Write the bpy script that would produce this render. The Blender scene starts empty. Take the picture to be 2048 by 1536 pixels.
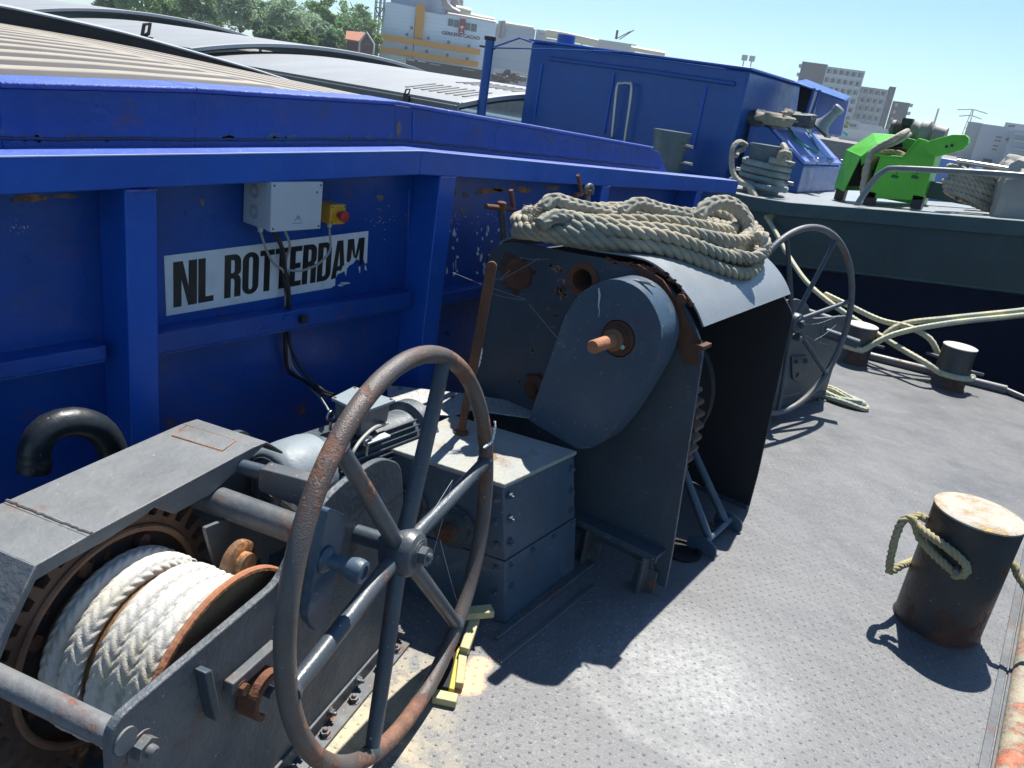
import bpy, bmesh, math, random
import numpy as np
from mathutils import Vector, Matrix
from mathutils.geometry import tessellate_polygon
random.seed(7); RNG = np.random.default_rng(5)
S = bpy.context.scene
COL = S.collection
# ------------------------------------------------------------------ camera
F = 1590.0; CX, CY = 1024.0, 768.0; VP = (375.0, 5000.0); HC = 1.65; HEAD = math.radians(33.0)
dn = Vector((VP[0]-CX, VP[1]-CY, F)).normalized(); up = -dn
f0 = (Vector((0, 0, 1)) - Vector((0, 0, 1)).dot(up)*up).normalized(); r0 = f0.cross(up)
ax = math.cos(HEAD)*r0 - math.sin(HEAD)*f0; ay = math.sin(HEAD)*r0 + math.cos(HEAD)*f0
CAM = Vector((0, 0, HC))
cd = bpy.data.cameras.new("camera"); co = bpy.data.objects.new("camera", cd); COL.objects.link(co)
Rm = Matrix(((ax[0], -ax[1], -ax[2]), (ay[0], -ay[1], -ay[2]), (up[0], -up[1], -up[2])))
co.matrix_world = Matrix.Translation(CAM) @ Rm.to_4x4()
cd.sensor_width = 36; cd.lens = 36*F/2048; cd.clip_start = 0.05; cd.clip_end = 5000
S.camera = co
# ------------------------------------------------------------------ sky and sun
LD = Vector((0.13, -0.505, -1.0)).normalized()          # the way the sunlight travels
w = bpy.data.worlds.new("World"); S.world = w; w.use_nodes = True
nt = w.node_tree; bg = nt.nodes["Background"]; sk = nt.nodes.new("ShaderNodeTexSky")
sk.sky_type = 'NISHITA'; sk.sun_disc = False
sk.sun_elevation = math.asin(-LD.z); sk.sun_rotation = math.atan2(-LD.x, -LD.y)
sk.air_density = 1.0; sk.dust_density = 0.1; sk.ozone_density = 3.0
tn = nt.nodes.new('ShaderNodeMix'); tn.data_type = 'RGBA'; tn.blend_type = 'MULTIPLY'; tn.inputs[0].default_value = 1; tn.inputs[7].default_value = (.78, .98, 1.10, 1)
nt.links.new(sk.outputs[0], tn.inputs[6]); nt.links.new(tn.outputs[2], bg.inputs[0]); bg.inputs[1].default_value = 0.072
sl = bpy.data.lights.new("sun", 'SUN'); sl.energy = 5.0; sl.angle = math.radians(0.53); sl.color = (1.0, 0.95, 0.87)
so = bpy.data.objects.new("sun", sl); COL.objects.link(so)
so.rotation_euler = LD.to_track_quat('-Z', 'Y').to_euler()
S.view_settings.view_transform = 'Standard'; S.view_settings.look = 'None'
S.view_settings.exposure = 0.87; S.view_settings.gamma = 1
S.render.engine = 'CYCLES'
# ------------------------------------------------------------------ measuring helpers (2048 x 1536 survey of the place -> metres)
def ray(x, y):
    v = Vector((x-CX, y-CY, F)); return Vector((v.dot(ax), v.dot(ay), v.dot(up)))
def at(x, y, p, n):
    r = ray(x, y); p = Vector(p); n = Vector(n); return CAM + r*((p-CAM).dot(n)/r.dot(n))
def on_z(x, y, z=0.0): return at(x, y, (0, 0, z), (0, 0, 1))
def on_y(x, y, Y): return at(x, y, (0, Y, 0), (0, 1, 0))
def on_x(x, y, X): return at(x, y, (X, 0, 0), (1, 0, 0))
def on_d(x, y, D):
    r = ray(x, y); return CAM + r*(D/math.hypot(r.x, r.y))
TH = math.radians(15.0)
WA = Vector((math.cos(TH), math.sin(TH), 0)); WB = Vector((-math.sin(TH), math.cos(TH), 0)); Z = Vector((0, 0, 1))
def W(A, B, z): return WA*A + WB*B + Z*z                 # winch frame: A along the drum, B along its side plates
def on_A(x, y, A):
    p = at(x, y, WA*A, WA); return (p.dot(WB), p.z)
# ------------------------------------------------------------------ frames
class Fr:
    def __init__(s, o=(0, 0, 0), x=(1, 0, 0), y=(0, 1, 0), z=(0, 0, 1)):
        s.o = Vector(o); s.x = Vector(x).normalized(); s.y = Vector(y).normalized(); s.z = Vector(z).normalized()
    def __call__(s, a, b, c): return s.o + s.x*a + s.y*b + s.z*c
    def at(s, a, b, c): return Fr(s(a, b, c), s.x, s.y, s.z)
def frz(o, d, hint=(0, 0, 1)):
    d = Vector(d).normalized(); h = Vector(hint)
    if abs(d.dot(h.normalized())) > .98: h = Vector((1, 0, 0)) if abs(d.x) < .9 else Vector((0, 1, 0))
    x = h.cross(d).normalized(); return Fr(o, x, d.cross(x), d)
WORLD = Fr()
WF = Fr((0, 0, 0), WA, WB, Z)
def smooth(pts, step=.02, closed=False):
    P = [Vector(p) for p in pts]; n = len(P); out = []
    rng = range(n) if closed else range(n-1)
    for i in rng:
        if closed: p0, p1, p2, p3 = P[i-1], P[i], P[(i+1) % n], P[(i+2) % n]
        else:
            p1, p2 = P[i], P[i+1]; p0 = P[i-1] if i else p1*2-p2; p3 = P[i+2] if i+2 < n else p2*2-p1
        k = max(1, int((p2-p1).length/step))
        for j in range(k):
            t = j/k; t2 = t*t; t3 = t2*t
            out.append(.5*((2*p1)+(p2-p0)*t+(2*p0-5*p1+4*p2-p3)*t2+(3*p1-p0-3*p2+p3)*t3))
    if not closed: out.append(P[-1].copy())
    return out
def frames(path, closed=False):
    n = len(path); T = []
    for i in range(n):
        a = path[i-1] if (i or closed) else path[0]; b = path[(i+1) % n] if (i < n-1 or closed) else path[-1]
        t = (b-a); T.append(t.normalized() if t.length > 1e-9 else (T[-1] if T else Vector((0, 0, 1))))
    u = T[0].orthogonal().normalized(); out = []
    for t in T:
        u = (u - t*u.dot(t)); u = u.normalized() if u.length > 1e-6 else t.orthogonal().normalized()
        out.append((t, u.copy(), t.cross(u)))
    return out
class MB:
    def __init__(s): s.v = []; s.f = []; s.uv = None
    def add(s, vs, fs):
        k = len(s.v); s.v += [tuple(p) for p in vs]; s.f += [tuple(i+k for i in f) for f in fs]; return s
    def box(s, fr, a0, a1, b0, b1, c0, c1):
        v = [fr(a, b, c) for c in (c0, c1) for b in (b0, b1) for a in (a0, a1)]
        return s.add(v, [(0, 2, 3, 1), (4, 5, 7, 6), (0, 1, 5, 4), (2, 6, 7, 3), (0, 4, 6, 2), (1, 3, 7, 5)])
    def hexa(s, lo, hi):
        n = len(lo); v = list(lo)+list(hi)
        return s.add(v, [tuple(range(n))[::-1], tuple(range(n, 2*n))]+[(i, (i+1) % n, (i+1) % n+n, i+n) for i in range(n)])
    def prism(s, fr, poly, c0, c1, holes=()):
        loops = [poly]+list(holes); flat = [p for l in loops for p in l]; n = len(flat)
        tri = tessellate_polygon([[Vector((p[0], p[1], 0)) for p in l] for l in loops])
        v = [fr(p[0], p[1], c0) for p in flat]+[fr(p[0], p[1], c1) for p in flat]
        if not holes: fs = [tuple(range(n))[::-1], tuple(range(n, 2*n))]
        else: fs = [tuple(t)[::-1] for t in tri]+[tuple(i+n for i in t) for t in tri]
        k = 0
        for l in loops:
            m = len(l); fs += [(k+i, k+(i+1) % m, k+(i+1) % m+n, k+i+n) for i in range(m)]; k += m
        return s.add(v, fs)
    def tube(s, path, r, n=12, closed=False, caps=True):
        path = [Vector(p) for p in path]; fr = frames(path, closed); m = len(path); v = []; fs = []
        for i, (t, u, w_) in enumerate(fr):
            R = r[i] if isinstance(r, (list, tuple)) else r
            for k in range(n):
                a = 2*math.pi*k/n; v.append(path[i]+(u*math.cos(a)+w_*math.sin(a))*R)
        if closed:
            # line the seam up
            t, u, w_ = fr[0]; tl, ul, wl = fr[-1]
            ang = math.atan2(ul.dot(w_), ul.dot(u)); sh = int(round(ang/(2*math.pi)*n))
        for i in range(m if closed else m-1):
            j = (i+1) % m; o = 0
            if closed and j == 0: o = sh
            for k in range(n):
                fs.append((i*n+k, i*n+(k+1) % n, j*n+(k+1+o) % n, j*n+(k+o) % n))
        if not closed and caps: fs += [tuple(range(n))[::-1], tuple((m-1)*n+k for k in range(n))]
        return s.add(v, fs)
    def cyl(s, p0, p1, r, n=20, r2=None): 
        return s.tube([p0, p1], [r, r if r2 is None else r2], n)
    def lathe(s, fr, prof, n=28):
        v = []; fs = []
        for (r, h) in prof:
            for k in range(n):
                a = 2*math.pi*k/n; v.append(fr(r*math.cos(a), r*math.sin(a), h))
        for i in range(len(prof)-1):
            for k in range(n): fs.append((i*n+k, i*n+(k+1) % n, (i+1)*n+(k+1) % n, (i+1)*n+k))
        fs += [tuple(range(n))[::-1], tuple((len(prof)-1)*n+k for k in range(n))]
        return s.add(v, fs)
    def hexbolt(s, o, d, r=.011, h=.009, stud=True, washer=True):
        f = frz(o, d)
        if washer: s.lathe(f, [(r*1.45, 0), (r*1.45, .0025)], 14)
        s.prism(f, [(r*1.12*math.cos(k*math.pi/3+.3), r*1.12*math.sin(k*math.pi/3+.3)) for k in range(6)], .0015, h)
        if stud: s.lathe(f, [(r*.55, h-.001), (r*.55, h+.006), (r*.4, h+.008)], 10)
        return s
    def rope(s, path, R, pitch=None, strands=3, n=7, step=None, rough=.0, closed=False):
        pitch = pitch or R*7.5; step = step or R*.75
        path = resample([Vector(p) for p in path], step)
        fr = frames(path); d = 0; L = [0]
        for i in range(1, len(path)): d += (path[i]-path[i-1]).length; L.append(d)
        q = .52*R; rs = .56*R if strands == 3 else .5*R
        for k in range(strands):
            pts = []
            for i, (t, u, w_) in enumerate(fr):
                a = 2*math.pi*(L[i]/pitch+k/strands); pts.append(path[i]+(u*math.cos(a)+w_*math.sin(a))*q+Vector((random.uniform(-1, 1), random.uniform(-1, 1), random.uniform(-1, 1)))*rough)
            s.tube(pts, rs, n)
        return s
    def braid(s, path, R, cells=8, pitch=None, depth=.2, n=32, step=None, flat=1.0):
        """plaited rope: a tube whose surface carries columns of slanted plaits"""
        pitch = pitch or R*2.6; step = step or pitch/7
        path = resample([Vector(p) for p in path], step); fr = frames(path); m = len(path); d = 0; v = []; fs = []
        for i, (t, u, w_) in enumerate(fr):
            if i: d += (path[i]-path[i-1]).length
            for k in range(n):
                a = 2*math.pi*k/n; c = (k/n*cells); ci = int(c) % cells; cv = c-int(c)
                sl_ = (cv-.5) if ci % 2 == 0 else -(cv-.5)
                ph = d/pitch + sl_*1.25 + (ci//2 % 2)*.0
                ph -= math.floor(ph)
                h = math.sqrt(max(0, 1-(2*ph-1)**2))*(.45+.55*math.sin(math.pi*cv))
                rr = R*(1-depth+depth*h*1.3)
                v.append(path[i]+(u*math.cos(a)+w_*math.sin(a))*rr)
        for i in range(m-1):
            for k in range(n): fs.append((i*n+k, i*n+(k+1) % n, (i+1)*n+(k+1) % n, (i+1)*n+k))
        fs += [tuple(range(n))[::-1], tuple((m-1)*n+k for k in range(n))]
        return s.add(v, fs)
    def build(s, name, m, parent=None, bev=0, flat=False, ang=40):
        me = bpy.data.meshes.new(name); o = bpy.data.objects.new(name, me); COL.objects.link(o)
        off = Vector((0, 0, 0)); p = parent
        while p: off += p.location; p = p.parent
        if parent is None and s.v:
            # origin at the middle of the base
            A = np.array(s.v); off = Vector((float(A[:, 0].min()+A[:, 0].max())/2, float(A[:, 1].min()+A[:, 1].max())/2, float(A[:, 2].min())))
            o.location = off
        me.from_pydata([(q[0]-off.x, q[1]-off.y, q[2]-off.z) for q in s.v], [], s.f)
        bm = bmesh.new(); bm.from_mesh(me); bmesh.ops.recalc_face_normals(bm, faces=bm.faces); bm.to_mesh(me); bm.free()
        me.materials.append(m)
        if not flat:
            me.polygons.foreach_set("use_smooth", [True]*len(me.polygons)); me.set_sharp_from_angle(angle=math.radians(ang))
        if bev:
            md = o.modifiers.new("bevel", 'BEVEL'); md.width = bev; md.segments = 2; md.limit_method = 'ANGLE'; md.angle_limit = math.radians(40); md.harden_normals = False
        if parent: o.parent = parent
        return o
def resample(P, step):
    out = [P[0].copy()]; acc = 0
    for i in range(1, len(P)):
        a, b = P[i-1], P[i]; L = (b-a).length
        if L < 1e-9: continue
        t = step-acc
        while t <= L: out.append(a+(b-a)*(t/L)); t += step
        acc = (acc+L) % step
    if (out[-1]-P[-1]).length > step*.3: out.append(P[-1].copy())
    return out
def tag(o, label, cat, group=None, kind=None):
    if label: o["label"] = label
    if cat: o["category"] = cat
    if group: o["group"] = group
    if kind: o["kind"] = kind
    return o
def thing(name, loc, label, cat, group=None):
    o = bpy.data.objects.new(name, None); o.empty_display_size = .1; COL.objects.link(o); o.location = Vector(loc); return tag(o, label, cat, group)
def structure(o): o["kind"] = "structure"; return o
def copy_tree(o, parent=None):
    c = o.copy(); COL.objects.link(c); c.parent = parent
    for ch in list(o.children): copy_tree(ch, c)
    return c
def circle(r, n=32, c=(0, 0), a0=0, a1=2*math.pi):
    full = abs(a1-a0-2*math.pi) < 1e-6; m = n if full else n+1
    return [(c[0]+r*math.cos(a0+(a1-a0)*i/n), c[1]+r*math.sin(a0+(a1-a0)*i/n)) for i in range(m)]
def rounded(poly, r, seg=5):
    """round the corners of a 2-D polygon; r one number or one per corner"""
    n = len(poly); out = []
    for i in range(n):
        p0, p1, p2 = Vector(poly[i-1]).to_2d(), Vector(poly[i]).to_2d(), Vector(poly[(i+1) % n]).to_2d()
        R = r[i] if isinstance(r, (list, tuple)) else r
        if R <= 0: out.append(tuple(p1)); continue
        d1 = (p0-p1); d2 = (p2-p1); k = min(R, d1.length*.49, d2.length*.49)
        a = p1+d1.normalized()*k; b = p1+d2.normalized()*k
        for j in range(seg+1):
            t = j/seg; out.append(tuple(a*(1-t)**2+p1*2*t*(1-t)+b*t*t))
    return out
# ------------------------------------------------------------------ materials
def srgb(r, g, b):
    f = lambda c: (c/255/12.92) if c/255 <= .04045 else ((c/255+.055)/1.055)**2.4
    return (f(r), f(g), f(b))
class NM:
    def __init__(s, name):
        s.m = bpy.data.materials.new(name); s.m.use_nodes = True; s.t = s.m.node_tree; s.b = s.t.nodes["Principled BSDF"]
        s.tc = s.t.nodes.new("ShaderNodeTexCoord").outputs["Object"]
    def n(s, typ, **kw):
        nd = s.t.nodes.new(typ)
        for k, v in kw.items(): setattr(nd, k, v)
        return nd
    def L(s, a, b): s.t.links.new(a, b)
    def noise(s, scale, detail=6, rough=.6, vec=None, dist=0):
        nd = s.n("ShaderNodeTexNoise"); nd.inputs["Scale"].default_value = scale; nd.inputs["Detail"].default_value = detail
        nd.inputs["Roughness"].default_value = rough; nd.inputs["Distortion"].default_value = dist; s.L(vec or s.tc, nd.inputs["Vector"]); return nd.outputs["Fac"]
    def map(s, sc=(1, 1, 1), rot=(0, 0, 0), loc=(0, 0, 0)):
        nd = s.n("ShaderNodeMapping"); nd.inputs["Scale"].default_value = sc; nd.inputs["Rotation"].default_value = rot; nd.inputs["Location"].default_value = loc; s.L(s.tc, nd.inputs["Vector"]); return nd.outputs[0]
    def ramp(s, fac, a, b, lo=0., hi=1.):
        nd = s.n("ShaderNodeMapRange"); nd.clamp = True; s.L(fac, nd.inputs[0])
        for i, v in zip((1, 2, 3, 4), (a, b, lo, hi)): nd.inputs[i].default_value = v
        return nd.outputs[0]
    def math(s, op, a, b=None, c=None):
        nd = s.n("ShaderNodeMath", operation=op)
        for i, v in enumerate((a, b, c)):
            if v is None: continue
            if isinstance(v, (int, float)): nd.inputs[i].default_value = v
            else: s.L(v, nd.inputs[i])
        return nd.outputs[0]
    def mix(s, fac, a, b):
        nd = s.n("ShaderNodeMix", data_type='RGBA'); 
        for i, v in ((0, fac), (6, a), (7, b)):
            if isinstance(v, (int, float)): nd.inputs[i].default_value = v
            elif isinstance(v, (tuple, list)): nd.inputs[i].default_value = (*v[:3], 1)
            else: s.L(v, nd.inputs[i])
        return nd.outputs[2]
    def bump(s, h, strength=.3, dist=.01, prev=None):
        nd = s.n("ShaderNodeBump"); nd.inputs["Strength"].default_value = strength; nd.inputs["Distance"].default_value = dist; s.L(h, nd.inputs["Height"])
        if prev is not None: s.L(prev, nd.inputs["Normal"])
        return nd.outputs[0]
    def sep(s, v=None):
        nd = s.n("ShaderNodeSeparateXYZ"); s.L(v or s.tc, nd.inputs[0]); return nd.outputs
    def set(s, col=None, rough=None, metal=None, nrm=None, spec=None, coat=None):
        for k, v in (("Base Color", col), ("Roughness", rough), ("Metallic", metal), ("Normal", nrm), ("Specular IOR Level", spec), ("Coat Weight", coat)):
            if v is None: continue
            if isinstance(v, (int, float)): s.b.inputs[k].default_value = v
            elif isinstance(v, tuple): s.b.inputs[k].default_value = (*v[:3], 1)
            else: s.L(v, s.b.inputs[k])
        return s.m
RUST = (.16, .055, .022); RUST_L = (.42, .17, .07)
def paint(name, col, rough=.45, var=.25, rust=0., rscale=7., rustcol=RUST, dirt=0., dirtcol=(.22, .2, .16), specks=0., speckcol=(.5, .5, .48), bump=.12, bscale=60., chips=0., chipcol=(.12, .14, .15), seed=0., edge=0., edgecol=(.34, .34, .32), streak=0., streakcol=(.13, .065, .035)):
    m = NM(name); v = m.map(loc=(seed, seed*.7, seed*.3)); lo = tuple(c*(1-var) for c in col); hi = tuple(min(1, c*(1+var)) for c in col)
    c = m.mix(m.ramp(m.noise(3.2, 8, .65, v), .3, .7), lo, hi); r = m.ramp(m.noise(9, 5, .6, v), .3, .75, rough-.08, rough+.14)
    if dirt: c = m.mix(m.ramp(m.noise(5.5, 9, .7, v, .6), .62-dirt*.3, .8, 0, .75), c, dirtcol)
    nb = m.noise(bscale, 4, .6, v); h = nb
    if streak:
        sv = m.map(sc=(14, 14, .9), loc=(seed, 1, seed)); k = m.math('MULTIPLY', m.ramp(m.noise(1.6, 7, .7, sv), .56, .72), m.ramp(m.noise(1.7, 4, .6, v), .42, .62)); c = m.mix(m.math('MULTIPLY', k, streak), c, streakcol)
        sc2 = m.noise(38, 6, .8, m.map(sc=(1, 1, .35), loc=(4, seed, 2))); c = m.mix(m.ramp(sc2, .66, .70, 0, .35*streak), c, edgecol)
    if edge:
        bv = m.n("ShaderNodeBevel"); bv.samples = 4; bv.inputs[0].default_value = .0045; ge = m.n("ShaderNodeNewGeometry"); dt = m.n("ShaderNodeVectorMath", operation='DOT_PRODUCT'); m.L(bv.outputs[0], dt.inputs[0]); m.L(ge.outputs["Normal"], dt.inputs[1])
        k = m.math('MULTIPLY', m.ramp(dt.outputs["Value"], .97, .80, 0, 1), m.ramp(m.noise(30, 8, .75, v), .66-edge*.3, .72-edge*.3)); c = m.mix(k, c, m.mix(m.ramp(m.noise(6, 4, .6, v), .45, .55), edgecol, tuple(q*1.3 for q in rustcol)))
    if chips:
        k = m.ramp(m.noise(rscale*2.3, 9, .75, v), .70-chips*.14, .72-chips*.14); c = m.mix(k, c, chipcol)
    if rust:
        n1 = m.noise(rscale, 10, .72, v); k = m.ramp(n1, .68-rust*.22, .71-rust*.22); k2 = m.ramp(n1, .60-rust*.22, .68-rust*.22, 0, .45)
        rc = m.mix(m.ramp(m.noise(rscale*6, 6, .7, v), .35, .65), rustcol, tuple(x*2.1 for x in rustcol))
        c = m.mix(k2, c, tuple(x*.8 for x in rustcol)); c = m.mix(k, c, rc); r = m.math('MAXIMUM', r, m.math('MULTIPLY', k, .85)); h = m.math('SUBTRACT', h, m.math('MULTIPLY', k, .7))
    if specks:
        sp = m.noise(110, 3, .5, v); c = m.mix(m.ramp(sp, .74-specks*.1, .77-specks*.1), c, speckcol)
    return m.set(col=c, rough=r, nrm=m.bump(h, .55, bump*.02))
def plain(name, col, rough=.5, metal=0., var=.12, bump=0., bscale=80):
    m = NM(name); c = m.mix(m.noise(6, 6, .6), tuple(x*(1-var) for x in col), tuple(min(1, x*(1+var)) for x in col))
    return m.set(col=c, rough=rough, metal=metal, nrm=m.bump(m.noise(bscale, 4, .6), .5, bump*.02) if bump else None)
# ------------------------------------------------------------------ paints
GREY = (.043, .064, .084)  # grey darkened for the machinery's shade; M_roof is its sunlit copy
M_grey = paint("grey_paint", GREY, .42, .2, rust=.06, specks=.15, dirt=.25, dirtcol=(.10, .105, .10), edge=.5, streak=.55)
M_greyw = paint("worn_grey_paint", (.07, .083, .096), .5, .25, edge=.7, streak=.5, rust=.26, rscale=9, specks=.3, dirt=.5, dirtcol=(.2, .195, .18), seed=3)
M_side = paint("side_plate_paint", (.080, .096, .110), .5, .22, edge=.7, streak=.4, rust=.12, specks=.2, dirt=.4, dirtcol=(.15, .15, .14), bump=.6, bscale=48, seed=15)
M_spoke = paint("spoke_paint", (.055, .070, .085), .4, .2, rust=.2, rscale=8, rustcol=(.14, .07, .045), edge=.3, specks=.2, dirt=.3, dirtcol=(.12, .12, .12))
M_guard = paint("guard_paint", (.138, .150, .158), .5, .2, edge=.7, streak=.25, rust=.14, rscale=5, specks=.1, dirt=.6, dirtcol=(.2, .2, .19), bump=.3, bscale=30, seed=5)
M_cover = paint("case_paint", (.048, .084, .125), .38, .16, edge=.45, streak=.5, rust=.02, specks=.25, dirt=.2, dirtcol=(.2, .22, .23), seed=2)
M_roof = paint("sunlit_roof_paint", (.21, .235, .255), .42, .1, edge=.5, streak=.2, specks=.1, dirt=.3, dirtcol=(.24, .25, .25), seed=8)  # same grey paint, lightened to carry the sunlit tone of the roof
M_rim = paint("handwheel_paint", (.085, .085, .085), .42, .2, rust=.72, rscale=3.5, rustcol=(.12, .062, .042), specks=.2, dirt=.9, dirtcol=(.17, .125, .095), bump=.18, bscale=260, seed=1)
M_rim2 = paint("far_handwheel_paint", (.11, .12, .13), .5, .2, rust=.25, rscale=6, rustcol=(.15, .085, .05), dirt=.5, dirtcol=(.17, .15, .13), seed=4)
M_rust = paint("rusty_steel", (.13, .05, .026), .85, .5, specks=.15, speckcol=(.3, .15, .08), dirt=.5, dirtcol=(.07, .045, .035), bump=.7, bscale=70)
M_rustl = paint("orange_rust", (.36, .15, .07), .8, .3, dirt=.4, dirtcol=(.2, .08, .04), bump=.4)
M_gear = paint("gear_steel", (.11, .062, .042), .7, .45, rust=.3, rustcol=(.2, .09, .045), dirt=.6, dirtcol=(.06, .055, .05), bump=.5, bscale=40)
M_blue = paint("blue_paint", (.001, .080, .42), .38, .14, dirtcol=(.03, .13, .45), dirt=.3, edge=.45, edgecol=(.25, .32, .5), streak=.2, streakcol=(.01, .06, .24), specks=.0, bump=.10, bscale=25, chips=-.1)
M_bluew = paint("worn_blue_paint", (.001, .054, .28), .34, .2, edge=.5, edgecol=(.2, .26, .42), streak=.4, streakcol=(.01, .04, .16), rust=.06, rscale=6, dirt=.25, dirtcol=(.05, .07, .16), chips=.0, chipcol=(.09, .085, .09), bump=.2, bscale=30, seed=6)
M_bluetop = paint("chalky_glare_blue", (.035, .085, .42), .55, .2, dirt=.9, dirtcol=(.11, .17, .46), specks=.4, speckcol=(.5, .55, .75), edge=.7, edgecol=(.65, .7, .85), bump=.4, bscale=90, seed=12)  # sun glare on the upward faces put into the colour, with chalky dust
M_bluef = paint("faded_blue_paint", (.003, .074, .30), .34, .1, bump=.12, bscale=14, seed=9)
M_black = plain("black_rubber", (.012, .013, .015), .45, bump=.2)
M_blackpipe = paint("black_pipe_paint", (.014, .018, .022), .38, .3, specks=.3, speckcol=(.25, .27, .28), dirt=.2)
M_dark = plain("black_and_shade", (.006, .006, .008), .8)  # for black parts, and as flat shade inside openings
M_lgrey = plain("light_grey_plastic", (.46, .50, .52), .4, bump=.05)
M_cable = plain("grey_cable", (.30, .30, .29), .5)
M_yel = plain("yellow_plastic", (.62, .33, .03), .4)
M_yelw = paint("yellow_wood_paint", (.42, .385, .20), .6, .2, dirt=.4, dirtcol=(.3, .25, .1), bump=.3)
M_red = plain("red_plastic", (.42, .03, .02), .3)
M_white = paint("white_film", (.66, .69, .70), .4, .08, dirt=.3, dirtcol=(.42, .40, .36), bump=.5, bscale=22)
M_ink = paint("black_film", (.012, .012, .013), .35, .2, rust=-.2, dirt=.35, dirtcol=(.07, .055, .035), bump=.4, bscale=22)
M_motor = paint("motor_paint", (.19, .235, .265), .55, .08, dirt=.3, dirtcol=(.25, .27, .27))
M_motord = paint("motor_fin_paint", (.075, .095, .115), .45, .2, specks=.2, dirt=.3, dirtcol=(.3, .32, .32))
M_steel = plain("bare_steel", (.48, .47, .43), .35, 1.0, bump=.2)
M_zinc = plain("zinc", (.5, .5, .47), .4, .6)
M_chain = paint("dark_bar_paint", (.05, .06, .07), .5, .3, rust=.1, dirt=.3, dirtcol=(.12, .1, .08))
M_cap = paint("weathered_cap", (.42, .39, .33), .8, .15, rust=.40, rscale=7, rustcol=(.36, .23, .10), specks=.3, speckcol=(.75, .74, .7), bump=.5, bscale=50)
M_boll = paint("bollard_paint", (.035, .038, .042), .42, .35, rust=.62, rscale=3.4, rustcol=(.055, .024, .016), specks=.1, dirt=.2, dirtcol=(.09, .08, .07), bump=.3)
M_lid = paint("lid_paint", (.30, .32, .31), .5, .14, edge=.9, rust=.26, rscale=6, rustcol=(.24, .12, .05), dirt=.6, dirtcol=(.36, .31, .2), bump=.3, seed=2)
def rope_mat(name, a, b, c=None, rough=.85):
    m = NM(name); col = m.mix(m.ramp(m.noise(9, 6, .6), .35, .65), a, b)
    if c: col = m.mix(m.ramp(m.noise(4, 4, .6, m.map(loc=(3, 1, 2))), .5, .62), col, c)
    v = m.noise(260, 3, .6); col = m.mix(m.ramp(v, .4, .8, 0, .4), col, tuple(x*.55 for x in b))
    return m.set(col=col, rough=rough, nrm=m.bump(v, .7, .002))
M_rope = rope_mat("weathered_rope", (.42, .375, .27), (.28, .25, .18), (.24, .245, .20))
M_ropet = rope_mat("bleached_rope", (.46, .42, .33), (.32, .29, .23), (.26, .26, .21))
M_ropew = rope_mat("white_plaited_rope", (.62, .61, .57), (.52, .51, .48), (.58, .55, .45))
M_ropey = rope_mat("yellowed_rope", (.42, .37, .21), (.29, .26, .15), (.34, .29, .15))
M_ropel = rope_mat("mooring_rope", (.55, .52, .34), (.40, .39, .27), (.34, .37, .30))
M_ropeg = rope_mat("green_grey_rope", (.22, .28, .28), (.15, .20, .21), (.3, .35, .33))
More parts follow.
